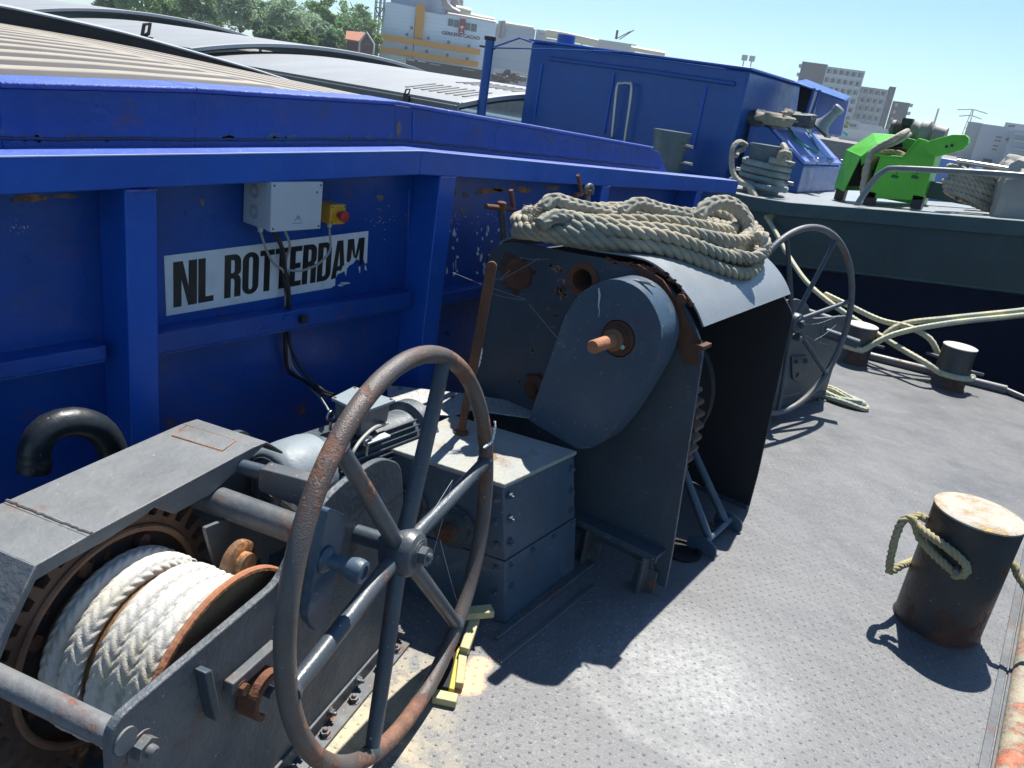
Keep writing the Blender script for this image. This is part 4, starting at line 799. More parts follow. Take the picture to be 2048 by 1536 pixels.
# chain case: drop-shaped box
CYF, CYB = 2.275, 2.405
co_ = [on_y(x, y, CYF) for (x, y) in ((1057, 840), (1100, 720), (1130, 632), (1160, 588), (1215, 560), (1258, 566), (1293, 592), (1317, 635), (1323, 675), (1311, 722), (1276, 786), (1235, 848), (1195, 890), (1153, 898))]
cp = [(p.x, p.z) for p in co_]; cpr = [cp[0]]+[(p.x, p.y) for p in smooth([Vector((x, z, 0)) for (x, z) in cp[2:]], .015)]
sc_ = on_y(1236, 677, CYF); hole = circle(.062, 28, (sc_.x, sc_.z))
b = MB(); b.prism(xz, cpr, CYF, CYF+.004, [hole]); fp = b.build("case_face", M_cover, wl, bev=.001)
b = MB()
for i in range(len(cpr)):
    (x0, z0), (x1, z1) = cpr[i], cpr[(i+1) % len(cpr)]
    k = len(b.v); b.v += [(x0, CYF+.0045, z0), (x1, CYF+.0045, z1), (x1, CYB, z1), (x0, CYB, z0)]; b.f.append((k, k+1, k+2, k+3))
b = MB(); cen_ = Vector((sum(p[0] for p in cpr)/len(cpr), sum(p[1] for p in cpr)/len(cpr))); n_ = len(cpr)
for (k_, yy) in ((1, CYF+.0045), (1, CYB), (.975, CYB), (.975, CYF+.0045)): b.v += [(cen_.x+(x-cen_.x)*k_, yy, cen_.y+(z-cen_.y)*k_) for x, z in cpr]
for r_ in range(4): b.f += [(r_*n_+i, r_*n_+(i+1) % n_, (r_+1) % 4*n_+(i+1) % n_, (r_+1) % 4*n_+i) for i in range(n_)]
b.build("case_rim", M_cover, wl, ang=50)
b = MB(); b.prism(xz, cpr, CYB+.0005, CYB+.003, [hole]); b.build("case_back", M_inner, wl)
b = MB(); b.box(WORLD, -1.3, -1.25, CYB+.004, YN-.001, .95, 1.0); b.box(WORLD, -1.28, -1.2, CYB+.004, YN-.001, .55, .62); b.build("case_bracket", M_grey, wl)
sf = Fr((sc_.x, 0, sc_.z), (1, 0, 0), (0, 0, 1), (0, 1, 0)); Y0 = CYF
b = MB(); b.lathe(sf, [(.058, Y0-.003), (.058, Y0+.04), (.02, Y0+.05)], 32); b.lathe(sf, [(.045, Y0-.022), (.045, Y0-.003)], 32); b.build("shaft_collar", M_rust, wl)
b = MB(); b.lathe(sf, [(.034, Y0-.040), (.0365, Y0-.038), (.0365, Y0-.026), (.034, Y0-.0225)], 32); b.build("shaft_ring", paint("ring_rust", (.2, .1, .05), .7, .3, dirt=.4, dirtcol=(.3, .22, .12), bump=.4), wl)
b = MB(); b.lathe(sf, [(.0195, Y0-.165), (.022, Y0-.160), (.022, Y0-.041)], 28); b.build("shaft_tip", M_rustl, wl)
b = MB(); b.hexbolt((sc_.x+.034, Y0-.032, sc_.z-.012), (.8, -.6, 0), .007, .008, stud=False, washer=False); b.build("grub_screw", plain("verdigris", (.25, .42, .38), .6), wl)
# flaking paint crust on the case rim top
b = MB(); R_ = random.Random(4)
b = MB()
tp = [on_y(x, y, (CYF+CYB)/2-.01) for (x, y) in ((1264, 560), (1280, 563), (1298, 566), (1310, 574))]
b.tube([p+Z*.001 for p in tp], [.004, .007, .008, .004], 6); b.build("paint_crust", paint("crust", (.3, .31, .30), .8, .3, bump=.9, bscale=60), wl)
# base angle, feet
b = MB(); b.box(WORLD, -1.80, -.83, YN-.075, YN-.001, .168, .180); b.box(WORLD, -1.80, -.83, YN-.075, YN-.065, .155, .1675) ; b.box(WORLD, -1.8, -.86, YN-.02, YN-.001, .10, .1545); b.build("base_flange", M_grey, wl, bev=.002)
fL = on_z(1285, 1175); fR = on_z(1172, 1125)
for (x, yy) in ((fL.x, YN-.07), (fR.x-.01, YN-.06), (-1.6, YN-.06)):
    b = MB(); b.box(WORLD, x-.006, x+.006, yy, yy+.10, .0, .1545 if False else .154); b.box(WORLD, x-.045, x+.045, yy+.045, yy+.055, .0, .09); b.build("foot", M_greyw, wl, bev=.002)
fb = Fr((0, 0, 0))
b = MB(); b.box(WORLD, -1.5, -.82, YR+.005, YR+.034, .0, .012); b.build("rear_base_angle", M_grey, wl, bev=.002)
# works inside: gear with teeth showing past the plate edge, gypsy, stripper frame
gx = Fr((-1.275, 0, .56), (1, 0, 0), (0, 0, 1), (0, 1, 0)); N = 56; T_ = []
for i in range(N):
    a = 2*math.pi*i/N; w1_ = 2*math.pi/N
    T_ += [(.385*math.cos(a-.45*w1_), .385*math.sin(a-.45*w1_)), (.41*math.cos(a-.15*w1_), .41*math.sin(a-.15*w1_)), (.41*math.cos(a+.15*w1_), .41*math.sin(a+.15*w1_)), (.385*math.cos(a+.45*w1_), .385*math.sin(a+.45*w1_))]
b = MB(); b.prism(gx, T_, 2.56, 2.64); b.build("main_gear", M_gear, wl)
b = MB(); b.lathe(gx, [(.17, 2.70), (.30, 2.76), (.30, 2.80), (.19, 2.86), (.19, 2.92), (.30, 2.98), (.30, 3.02), (.17, 3.08)], 36); b.build("gypsy_wheel", M_dark, wl)
b = MB(); b.cyl((-1.275, 2.463, .56), (-1.275, 3.40, .56), .04, 18); b.build("main_shaft", M_rust, wl)
fr0, fr1 = on_z(1418, 1078, .045), on_z(1452, 1046, .045)
tp0, tp1 = on_y(1352, 900, fr0.y+.02), on_y(1372, 870, fr1.y+.02)
for (q0, q1) in ((fr0, tp0), (fr1, tp1)):
    b = MB(); b.cyl(q0, q1, .0175, 16); b.build("frame_tube", M_cover, wl)
b = MB(); dd = (fr1-fr0).normalized(); b.cyl(fr0-dd*.05, fr1+dd*.05, .014, 14); b.build("frame_pin", M_cover, wl)
for p in (fr0-dd*.05, fr1+dd*.055):
    f = Fr(Vector((p.x, p.y, 0)), (1, 0, 0), Z, dd); b = MB(); b.prism(f, rounded([(-.07, 0), (-.07, .05), (.0, .075), (.055, .05), (.06, 0)], .02), -.005, .005); b.build("frame_lug", M_cover, wl, bev=.002)
pc = on_z(1372, 1110); t = MB(); t.lathe(Fr((pc.x-.03, pc.y+.01, .0)), [(.085, .0), (.085, .012), (.066, .012), (.066, .002)], 30); t.build("chain_pipe_mouth", M_dark, wl)
M_fk = paint("flake_rust", (.30, .16, .08), .85, .4, dirt=.5, dirtcol=(.42, .34, .22), bump=.7)
for k, q in enumerate([(1032, 548, 34, 36), (1123, 583, 9, 13), (1078, 768, 22, 26)]):
    b = MB(); blob(b, *q, lambda x, y: on_y(x, y, YN), .0008, 46, .30, k+70); b.build("rust_halo", paint("halo_rust", (.055, .028, .022), .85, .5, dirt=.5, dirtcol=(.13, .07, .05), bump=.6) if k == 0 else bpy.data.materials["halo_rust"], wl)
for k in range(16):
    x_ = 1215+k*11; y_ = 512+(k*2.2 if k < 8 else 17.6+(k-8)**2*1.4); b = MB(); blob(b, x_+random.uniform(-3, 3), y_+random.uniform(0, 5)+6, random.uniform(4, 8), random.uniform(3, 6), lambda x, y: on_y(x, y, YN), .0010, 14, .6, k+90); b.build("edge_rust", M_rust, wl)
# flaked coating on the near plate
for k, q in enumerate([(1108, 533, 11, 5), (1116, 541, 7, 5), (1125, 575, 6, 12), (1132, 590, 6, 6), (1106, 586, 5, 3), (1096, 617, 5, 4), (1111, 631, 5, 4), (1108, 654, 4, 2), (1066, 699, 5, 7), (1050, 712, 3, 4), (1118, 560, 4, 4), (1021, 729, 3, 5), (1040, 760, 4, 6)]):
    for s in range(5):
        fk = MB(); blob(fk, q[0]+random.gauss(0, q[2]*.5), q[1]+random.gauss(0, q[3]*.5), q[2]*.42, q[3]*.5, lambda x, y: on_y(x, y, YN), .0012, 10, .6, k*7+s); fk.build("rust_spot", M_fk, wl)
# thin gypsum-white drips and cobweb threads
M_drip = plain("bird_white", (.62, .64, .62), .7, bump=.3)
b = MB(); b.tube([on_y(1198+random.uniform(-1.5, 1.5), y, CYF-.0005) for y in (576, 590, 600, 612, 622, 634)], [.002, .0038, .003, .0022, .0012, .0008], 6); b.build("white_drip", M_drip, wl)
M_web = plain("cobweb", (.55, .57, .58), .8)
def webs(name, label, segs, r=.0006):
    b = MB()
    for (p0, p1, sag) in segs:
        m_ = (p0+p1)/2+Z*-sag; b.tube(smooth([p0, m_, p1], .03), r, 4)
    return tag(b.build(name, M_web), label, "cobweb")
oy = lambda x, y: on_y(x, y, YN-.012)
webs("cobweb", "cobweb threads across the dark windlass cover plate, left of the drop-shaped case", [(oy(985, 588), oy(1052, 600), .004), (oy(1000, 560), oy(1080, 515), .003), (oy(1058, 608), on_y(1130, 695, CYF-.01), 0), (oy(905, 545), oy(1050, 598), .004), (oy(1040, 515), oy(1098, 518), .006), (oy(990, 560), oy(1020, 540), .01)], .0005)
hw = lambda x, y: at(x, y, (-1.078, 1.31, .544), WA)
webs("cobweb", "cobweb threads strung inside the near handwheel spokes", [(hw(830, 1080), hw(905, 960), .0), (hw(905, 960), hw(860, 1130), .01), (hw(840, 1045), hw(925, 990), .01), (hw(930, 1250), hw(880, 1080), .01)], .0005)
hf = lambda x, y: at(x, y, (-1.15, 4.657, .6), WF2.x)
webs("cobweb", "cobweb threads between the spokes of the far handwheel", [(hf(1600, 650), hf(1680, 630), .02), (hf(1610, 670), hf(1660, 690), .01), (hf(1650, 640), hf(1640, 690), 0), (hf(1545, 780), hf(1600, 785), .03), (hf(1630, 680), hf(1672, 650), .01), (hf(1550, 770), hf(1560, 690), 0)], .0007)
# paint fluff on the wheel and lever
R_ = random.Random(8)
def fluff(name, label, pts, s):
    b = MB()
    P_ = smooth(pts, .0022); b.tube([p+Vector([R_.gauss(0, s*.12) for _ in range(3)]) for p in P_], [s*R_.uniform(.25, .85)*min(1, .2+min(i, len(P_)-1-i)/4) for i in range(len(P_))], 7)
    return tag(b.build(name, M_drip), label, "fluff")
fluff("white_fluff", "white fluff stuck on the right side of the near handwheel rim", [hw(x, y)+WA*.018 for (x, y) in ((977, 838), (979, 850), (976, 866), (972, 880), (962, 888), (955, 893))], .005)
fluff("white_fluff", "white fluff stuck to the rusty lever edge", [lb.lerp(lt, k)+vd*.018 for k in (.40, .44, .48, .52)], .006)
# ------------------------------------------------------------------ coil of rope on the cover
def loop(cx, cy, rx, ry, rot, zf, n=40, wob=.02, seed=0, a0=0, a1=2*math.pi):
    R_ = random.Random(seed); ph = [R_.uniform(0, 6.28) for _ in range(4)]; out = []
    for k in range(n+1):
        a = a0+(a1-a0)*k/n; s = 1+wob*math.sin(2*a+ph[0])+wob*math.sin(3*a+ph[1])
        x = cx+rx*s*math.cos(a)*math.cos(rot)-ry*s*math.sin(a)*math.sin(rot); y = cy+rx*s*math.cos(a)*math.sin(rot)+ry*s*math.sin(a)*math.cos(rot)
        out.append(Vector((x, y, zf(x, y)+.008*math.sin(3*a+ph[2]))))
    return out
def roof_z(x, y):
    return float(np.interp(x, [p[0] for p in arcs], [p[1] for p in arcs]))+.012
RC = .0245
b = MB(); CXY = (-1.365, 2.87); ROT = math.radians(61)
lay = [(0, .54, .335), (0, .488, .283), (0, .436, .23), (.5, .52, .31), (1, .53, .325), (1, .475, .27), (1, .42, .215), (1.6, .50, .29), (1.7, .44, .235)]
allp = []
for i, (lv_, rx, ry) in enumerate(lay):
    allp += loop(CXY[0]+.012*math.sin(i*2.1), CXY[1]+.015*math.cos(i*1.7), rx, ry, ROT+.05*math.sin(i), lambda x, y: roof_z(max(-1.7, min(-.93, x)), y)+RC+lv_*.041, 44, .03, i, .3*i, .3*i+2*math.pi)
b.rope(smooth(allp, .02), RC, pitch=.125, n=9, rough=.0008); coil = tag(b.build("rope_coil", M_rope, ang=180), "thick weathered three-strand rope coiled in a pile on top of the windlass cover", "rope coil")
b = MB(); zc_ = lambda x, y: 1.155+RC
KN = Vector((math.sin(ROT), -math.cos(ROT), 0))
K = lambda x, y, z: at(x, y, Vector((CXY[0], CXY[1], 0))+KN*(.13+(1.33-z)*1.1), KN)
pth = [K(1085, 420, 1.33), K(1105, 400, 1.35), K(1150, 412, 1.35), K(1210, 425, 1.345), K(1260, 436, 1.34), K(1290, 450, 1.33), K(1270, 462, 1.31), K(1225, 455, 1.31), K(1165, 440, 1.32), K(1110, 432, 1.31), K(1080, 450, 1.29)]
b.braid(smooth(pth, .02), .026, cells=6, pitch=.036, depth=.30, n=36, step=.0055)
pth = [K(1240, 428, 1.33), K(1275, 408, 1.35), K(1320, 420, 1.345), K(1372, 432, 1.34), K(1410, 455, 1.32), K(1450, 480, 1.30), K(1490, 500, 1.27), K(1515, 505, 1.24)]
b.braid(smooth(pth, .02), .027, cells=6, pitch=.036, depth=.30, n=36, step=.0055)
pth = [K(1395, 438, 1.32), K(1415, 412, 1.345), K(1450, 405, 1.36), K(1480, 422, 1.35), K(1497, 455, 1.32), K(1492, 478, 1.28), K(1460, 486, 1.27), K(1410, 470, 1.28), K(1350, 455, 1.30), K(1300, 470, 1.29)]
b.braid(smooth(pth, .02), .029, cells=6, pitch=.040, depth=.30, n=36, step=.0055)
tag(b.build("plaited_rope_end", M_ropet, ang=180), "bleached plaited eye splice lying on top of the coiled rope", "rope")
b = MB()
pth = [K(1300, 440, 1.34), K(1340, 425, 1.35), K(1390, 445, 1.34), K(1420, 465, 1.31), K(1400, 488, 1.29), K(1350, 485, 1.29), K(1320, 465, 1.31), K(1360, 450, 1.33), K(1440, 475, 1.31), K(1480, 490, 1.28), K(1525, 470, 1.22), K(1528, 500, 1.19), K(1500, 515, 1.17), K(1440, 500, 1.20), K(1350, 490, 1.22)]
b.rope(smooth(pth, .02), .021, pitch=.10, n=7, rough=.002); kn = tag(b.build("frayed_rope_knot", M_ropet, ang=180), "tangled frayed knot of pale rope on top of the coil", "rope"); b = MB()
pth = [K(1320, 430, 1.35), K(1290, 445, 1.35), K(1310, 462, 1.34), K(1360, 468, 1.33), K(1375, 452, 1.34), K(1345, 438, 1.35)]
b.rope(smooth(pth, .015), .017, pitch=.09, n=6, rough=.003)
for k in range(70):                                          # frayed yarn
    p = K(R_.uniform(1300, 1385), R_.uniform(440, 480), 1.33)+Vector((0, 0, R_.uniform(-.01, .02))); q = p+Vector([R_.uniform(-.03, .03) for _ in range(3)]); b.tube(smooth([p, (p+q)/2+Vector([R_.uniform(-.012, .012) for _ in range(3)]), q], .01), .0016, 4)
for k in range(60):
    p = K(1072+R_.uniform(-8, 12), R_.uniform(415, 450), 1.31); b.tube([p, p+Vector((R_.uniform(-.03, -.005), R_.uniform(-.03, 0), R_.uniform(-.005, .02)))], .0009, 3)
b.build("frayed_yarn", M_ropet, kn, ang=180)["kind"] = "stuff"
# ------------------------------------------------------------------ threaded cranks behind the cover
def crank(name, label, px, X, g):
    """px: survey positions base, top, stub end, arm corner, arm end"""
    P = [on_x(*q, X) for q in px]; root = thing(name, (P[0].x, P[0].y, 0), label, "crank handle", "threaded crank handles")
    b = MB(); b.tube([Vector((P[0].x, P[0].y, 0)), P[0], P[1]], .0145, 14); b.build("screw_spindle", M_greyw, root)
    b = MB(); b.cyl(P[2], P[3], .0105, 12); b.build("cross_arm", M_rust, root)
    b = MB(); b.cyl(P[3], P[4], .009, 12); b.build("grip", M_rust, root)
    b = MB(); b.lathe(frz(P[1]-Z*.012, Z), [(.019, 0), (.019, .026), (.012, .03)], 14); b.build("boss", M_rust, root)
crank("crank_handle", "nearer rusty crank handle on a grey spindle, left of the rope coil", [(1010, 492), (1003, 412), (972, 413), (1026, 418), (1022, 380)], -1.86, 0)
crank("crank_handle", "farther rusty crank handle rising behind the middle of the rope coil", [(1178, 440), (1174, 386), (1150, 390), (1163, 388), (1156, 350)], -1.86, 1)
p = on_x(1170, 388, -1.86); b = MB(); b.tube([p+Vector((0, .03+.028*math.cos(a), .01+.028*math.sin(a))) for a in np.linspace(-.5, math.pi+.3, 16)], .012, 10); tag(b.build("pipe_bend", M_greyw), "small grey pipe bend beside the farther crank handle", "pipe")
# ------------------------------------------------------------------ bollards
def bollard(name, label, base, r, h, cap, pins, group):
    root = thing(name, base, label, "bollard", group)
    x, y, z0 = base; f = Fr(base)
    b = MB(); b.lathe(f, [(r*1.04, 0), (r, .006), (r, h-.006)], 56); b.build("post", M_boll, root)
    b = MB(); b.lathe(f, [(r-.001, h-.0055), (r+.002, h-.004), (r+.002, h+.002), (r-.006, h+.006), (r*.5, h+.009), (.001, h+.010)], 56); b.build("cap", cap, root)
    for (a, z, L) in pins:
        b = MB(); d_ = Vector((math.cos(a), math.sin(a), 0)); p = Vector((x, y, z0+z)); b.tube([p+d_*(r-.01), p+d_*(r+L-.003), p+d_*(r+L)], [.0115, .0115, .009], 14); b.build("pin", M_greyw, root)
    return root
B1 = (.032, 3.10, 0); bh = .475
pinA = on_y(1914, 1138, 2.95); angp = math.atan2(pinA.y-B1[1], pinA.x-B1[0])
bollard("bollard", "big dark bollard with pale rusty cap and yellowed rope, nearest the camera", B1, .148, bh, M_cap, [(angp, pinA.z, .035)], "bollards on the near deck")
B2 = on_z(1893, 772); B3 = on_z(1703, 722)
M_capg = paint("grey_cap", (.42, .42, .39), .7, .15, rust=.2, rscale=9, rustcol=(.4, .2, .1), bump=.4)
bollard("bollard", "grey bollard with brown foot at the far deck edge, nearer the right frame edge", tuple(B2), .118, .318, M_capg, [(.1, .155, .09), (math.pi-.1, .20, .09)], "bollards on the near deck")
bollard("bollard", "grey bollard half hidden behind the far handwheel at the deck edge", tuple(B3), .118, .30, M_capg, [(.1, .17, .08), (math.pi-.15, .17, .10)], "bollards on the near deck")
# rope on the big bollard
bc = Vector(B1)
def ringp(a, z, r=.148+.018): return bc+Vector((r*math.cos(a), r*math.sin(a), z))
b = MB()
pz = pinA.z
path = [ringp(angp-.35, pz-.035), ringp(angp-.12, pz-.045), ringp(angp+.12, pz-.018, .172), ringp(angp+.08, pz+.022, .172), ringp(angp-.25, pz+.035), ringp(angp-.7, pz+.06), ringp(angp-1.15, pz+.085, .175), ringp(angp-1.5, pz+.10, .20)]
path = [on_y(1905, 1150, 2.94), on_y(1925, 1150, 2.93), on_y(1934, 1135, 2.93), on_y(1915, 1112, 2.93), on_y(1880, 1085, 2.945), on_y(1845, 1060, 2.985), on_y(1826, 1042, 3.02), on_y(1838, 1030, 3.06), on_y(1852, 1040, 3.05)]
b.rope(smooth(path, .01), .0155, pitch=.06, n=7, rough=.001)
path = [on_y(1908, 1145, 2.935), on_y(1880, 1120, 2.94), on_y(1852, 1092, 2.965), on_y(1836, 1070, 2.99), on_y(1830, 1048, 3.0), on_y(1820, 1036, 3.0), on_y(1803, 1045, 2.98), on_y(1788, 1085, 2.97), on_y(1779, 1130, 2.97), on_y(1781, 1143, 2.98), on_y(1800, 1132, 3.02), on_y(1822, 1124, 3.12), on_y(1835, 1118, 3.20)]
zz = path[-1].z
path += [ringp(a, zz+(.0), .168) for a in (2.3, 1.9, 1.5, 1.1)]+[on_y(2022, 1128, 3.15), on_y(2035, 1150, 3.13), on_y(2062, 1190, 3.1), on_y(2090, 1235, 3.08), Vector((.45, 3.05, -.05)), Vector((.46, 3.0, -.5))]
b.rope(smooth(path, .01), .0150, pitch=.06, n=7, rough=.001)
tag(b.build("bollard_rope", M_ropey, ang=180), "yellowed twisted rope hitched round the big bollard and its pin", "rope")
# mooring lines to the far bollards
def wrap(c, r, z, a0, a1, n=10): return [Vector((c[0]+r*math.cos(a0+(a1-a0)*k/n), c[1]+r*math.sin(a0+(a1-a0)*k/n), z)) for k in range(n+1)]
NB = on_y(1523, 366, 8.75)                                   # neighbour bollard foot
rr = .118+.028
b = MB(); a_start = on_y(1502, 385, 8.25)
line1 = [on_y(x, y, Y) for (x, y, Y) in ((1496, 372, 8.5), (1506, 396, 8.28), (1530, 430, 8.1), (1550, 462, 7.9), (1573, 505, 7.6), (1612, 562, 7.2), (1660, 605, 6.95), (1735, 655, 6.75), (1790, 690, 6.62), (1850, 725, 6.5))]
w_ = wrap(B2, rr, .115, math.radians(225), math.radians(375), 8)
b.braid(smooth(line1+w_[1:], .03), .0215, cells=6, pitch=.038, depth=.28, n=24, step=.008)
l2 = [on_y(x, y, Y) for (x, y, Y) in ((1700, 612, 6.95), (1760, 640, 6.85), (1820, 655, 6.78), (1860, 678, 6.75))]
w2_ = wrap(B2, rr, .20, math.radians(150), math.radians(60), 6)
b.braid(smooth([on_y(1650, 588, 7.05)]+l2+w2_, .03), .0215, cells=6, pitch=.038, depth=.28, n=24, step=.008)
tag(b.build("mooring_rope", M_ropel, ang=180), "pale braided mooring rope slanting from the other barge down round the far right bollard", "rope")
b = MB(); far = [on_y(2048, 620, 7.6), on_y(2200, 596, 8.2)]
s_ = wrap(B3, rr, .135, math.radians(200), math.radians(300), 6)
b.braid(smooth(s_+[on_y(1790, 668, 6.6), on_y(1900, 646, 6.95), on_y(2048, 630, 7.6), on_y(2200, 610, 8.25)], .03), .0215, cells=6, pitch=.038, depth=.28, n=24, step=.008)
s_ = wrap(B3, rr, .165, math.radians(130), math.radians(40), 5)
b.braid(smooth(s_+[on_y(1800, 650, 6.8), on_y(1900, 636, 7.05), on_y(2048, 620, 7.65), on_y(2200, 598, 8.3)], .03), .0215, cells=6, pitch=.038, depth=.28, n=24, step=.008)
tag(b.build("mooring_rope", M_ropel, ang=180), "doubled pale mooring rope running from the bollard behind the far handwheel out to the right", "rope")
# rope hank on deck by the far winch
b = MB()
for (rx, ry, o, sd) in ((.24, .085, 0, 1), (.215, .07, .01, 2), (.19, .055, .02, 3), (.16, .04, .012, 4)):
    c0 = on_z(1668, 798); b.braid(smooth(loop(c0.x-.02, c0.y, rx, ry, math.radians(-12), lambda x, y: .022+o, 30, .04, sd), .02), .0165, cells=6, pitch=.034, depth=.30, n=24, step=.008)
tag(b.build("rope_hank", M_ropel, ang=180), "flat loops of pale rope lying on deck at the foot of the far winch", "rope")
# yellow wedge frame on deck
t = thing("wedge_frame", on_z(900, 1400), "pale yellow wooden wedge frame lying on deck below the near handwheel", "wooden frame")
def plank(px, z0, z1, w_, nm, m=M_yelw):
    p0, p1 = on_z(*px[0], z0), on_z(*px[1], z1); d_ = p1-p0; f = Fr(p0, d_, Z.cross(d_), d_.cross(Z.cross(d_)))
    b = MB(); b.box(f, 0, d_.length, -w_/2, w_/2, -.012, .012); return b.build(nm, m, t, bev=.003)
plank(((918, 1228), (985, 1222)), .085, .085, .042, "cross_piece"); plank(((950, 1240), (928, 1302)), .060, .052, .030, "upright"); plank(((927, 1300), (918, 1372)), .036, .018, .026, "upright"); plank(((866, 1392), (914, 1402)), .013, .013, .036, "cross_piece")
plank(((920, 1298), (902, 1384)), .020, .014, .016, "yellow_strap", paint("strap", (.55, .45, .05), .6, .3)); plank(((905, 1290), (885, 1380)), .016, .012, .060, "dark_fill", M_dark)  # strap, and a dark sheet filling the gap between the boards
# ------------------------------------------------------------------ neighbouring barge
def nzd(x): return .955+.0*(x) if x < -2.5 else .955+.118*(x+2.5)
M_hull = paint("green_black_hull", (.005, .038, .052), .4, .2, dirt=.3, dirtcol=(.05, .07, .075), bump=.15, bscale=12)
M_hullt = paint("hull_strake_paint", (.020, .062, .076), .4, .2, dirt=.3, dirtcol=(.06, .09, .10))
M_navy = plain("underhull_shade_navy", (.002, .007, .026), .8, 0, .3)  # near-black carries the shade and water reflection below the hull flare
M_navy.node_tree.nodes["Principled BSDF"].inputs["Specular IOR Level"].default_value = .15
HY = 8.05
nb = thing("neighbour_barge", (-2, HY+4, -1.6), "dark green-grey barge hull lying alongside beyond the far deck edge", "barge")
xs = list(np.linspace(-7.2, 4.5, 30))
def sheer(mb, y0, y1, f0_, f1_, xs=xs):
    for k in range(len(xs)-1):
        vs = [Vector((x, y, f(x))) for x in (xs[k], xs[k+1]) for (y, f) in ((y0, f0_), (y1, f0_), (y1, f1_), (y0, f1_))]; mb.hexa(vs[:4], vs[4:])
b = MB(); sheer(b, HY+.02, HY+.04, lambda x: nzd(x)-.60-.02*x*0, lambda x: nzd(x)-.13); b.build("side_plating", M_hull, nb)
b = MB(); sheer(b, HY-.03, HY+.05, lambda x: nzd(x)-.125, lambda x: nzd(x)); b.build("rubbing_strake", M_hullt, nb)
b = MB(); b.tube([(x, HY+.03, nzd(x)-.605) for x in xs], .016, 8); b.build("chine_bar", M_hullt, nb)
b = MB(); b.box(WORLD, -7.2, 4.5, HY+.06, 16.4, -1.7, .90); b.box(WORLD, -60, -7.21, HY+.32, 16.4, -1.7, .05); b.build("lower_hull", M_navy, nb)
b = MB(); b.box(WORLD, -60, -7.2, HY+.05, 16.4, .0501, .95); b.build("aft_side", M_hull, nb)
M_ndeck = chequer_mat("neighbour_deck_plate", (.30, .33, .35), .4, .3, 14)
b = MB(); sheer(b, HY+.051, 16.4, lambda x: nzd(x)-.02, lambda x: nzd(x)-.004); structure(b.build("neighbour_deck", M_ndeck))
# deckhouse
DY = 9.5; c0 = on_y(1063, 83, DY); c1 = on_y(1500, 141, DY); X0, X1_ = c0.x, c1.x; zt0, zt1 = c0.z, c1.z; DB = 12.2
dh = thing("deckhouse", (-5.1, 10.8, .95), "blue steel deckhouse with chrome handle and flat roof on the neighbouring barge", "deckhouse")
b = MB(); b.hexa([Vector((X0, DY, .95)), Vector((X1_, DY, .95)), Vector((X1_, DB, .95)), Vector((X0, DB, .95))], [Vector((X0, DY, zt0)), Vector((X1_, DY, zt1)), Vector((X1_, DB, zt1)), Vector((X0, DB, zt0))]); b.build("walls", M_bluef, dh, bev=.03)
b = MB(); b.hexa([Vector((X0-.03, DY-.03, zt0+.002)), Vector((X1_+.03, DY-.03, zt1+.002)), Vector((X1_+.03, DB+.03, zt1+.002)), Vector((X0-.03, DB+.03, zt0+.002))], [Vector((X0-.03, DY-.03, zt0+.03)), Vector((X1_+.03, DY-.03, zt1+.03)), Vector((X1_+.03, DB+.03, zt1+.03)), Vector((X0-.03, DB+.03, zt0+.03))]); b.build("roof", M_blue, dh, bev=.008)
dy = lambda x, y, o=-.012: on_y(x, y, DY+o)
b = MB(); b.tube([dy(1100, 117), dy(1300, 143), dy(1470, 168)], .028, 10); b.build("hand_ledge", M_bluef, dh)
for (xa, ya, xb, yb) in ((1229, 146, 1206, 268), (1413, 172, 1391, 300), (1085, 128, 1072, 236)):
    b = MB(); p, q = dy(xa, ya, 0), dy(xb, yb, 0); q.x = p.x; b.box(WORLD, p.x-.018, p.x+.018, DY-.02, DY-.001, max(.96, q.z), p.z); b.build("panel_seam", M_blue, dh, bev=.005)
b = MB(); hp = [dy(1222, 275, -.03), dy(1224, 272, -.10), dy(1234, 176, -.12), dy(1243, 167, -.12), dy(1257, 167, -.12), dy(1263, 178, -.12), dy(1249, 284, -.10), dy(1246, 286, -.03)]
b.tube(hp[:2]+smooth(hp[1:7], .02)[1:-1]+hp[6:], .019, 12); b.build("grab_handle", M_steel, dh)
p = on_y(1131, 88, 10.4); b = MB(); b.lathe(Fr((p.x, p.y, zt0+.03)), [(.13, 0), (.13, .16)], 20); b.build("vent_stub", M_bluef, dh)
# post and wire
p = on_y(963, 222, 8.9); q = on_y(988, 82, 8.9); t = thing("blue_post", (p.x, p.y, .95), "blue round post with hooked cap, standing left of the blue deckhouse", "post")
b = MB(); b.tube([Vector((p.x, p.y, .95)), Vector((p.x, p.y, q.z))], .062, 18); b.build("shaft", M_bluef, t)
b = MB(); b.box(WORLD, p.x-.08, p.x+.07, p.y-.03, p.y+.03, q.z+.001, q.z+.05); b.tube([Vector((p.x-.16, p.y, q.z-.08)), Vector((p.x+.1, p.y, q.z-.09))], .015, 6); b.build("cap_hook", M_black, t, bev=.005)
b = MB(); b.tube([Vector((p.x, p.y, q.z-.1)), on_y(1040, 76, 9.1), on_y(1062, 84, 9.3)], .012, 6); b.tube([Vector((p.x, p.y, q.z-.09)), on_y(1100, 98, 9.2), on_y(1250, 104, 9.46)], .009, 6); b.build("stay_wire", M_bluef, t)
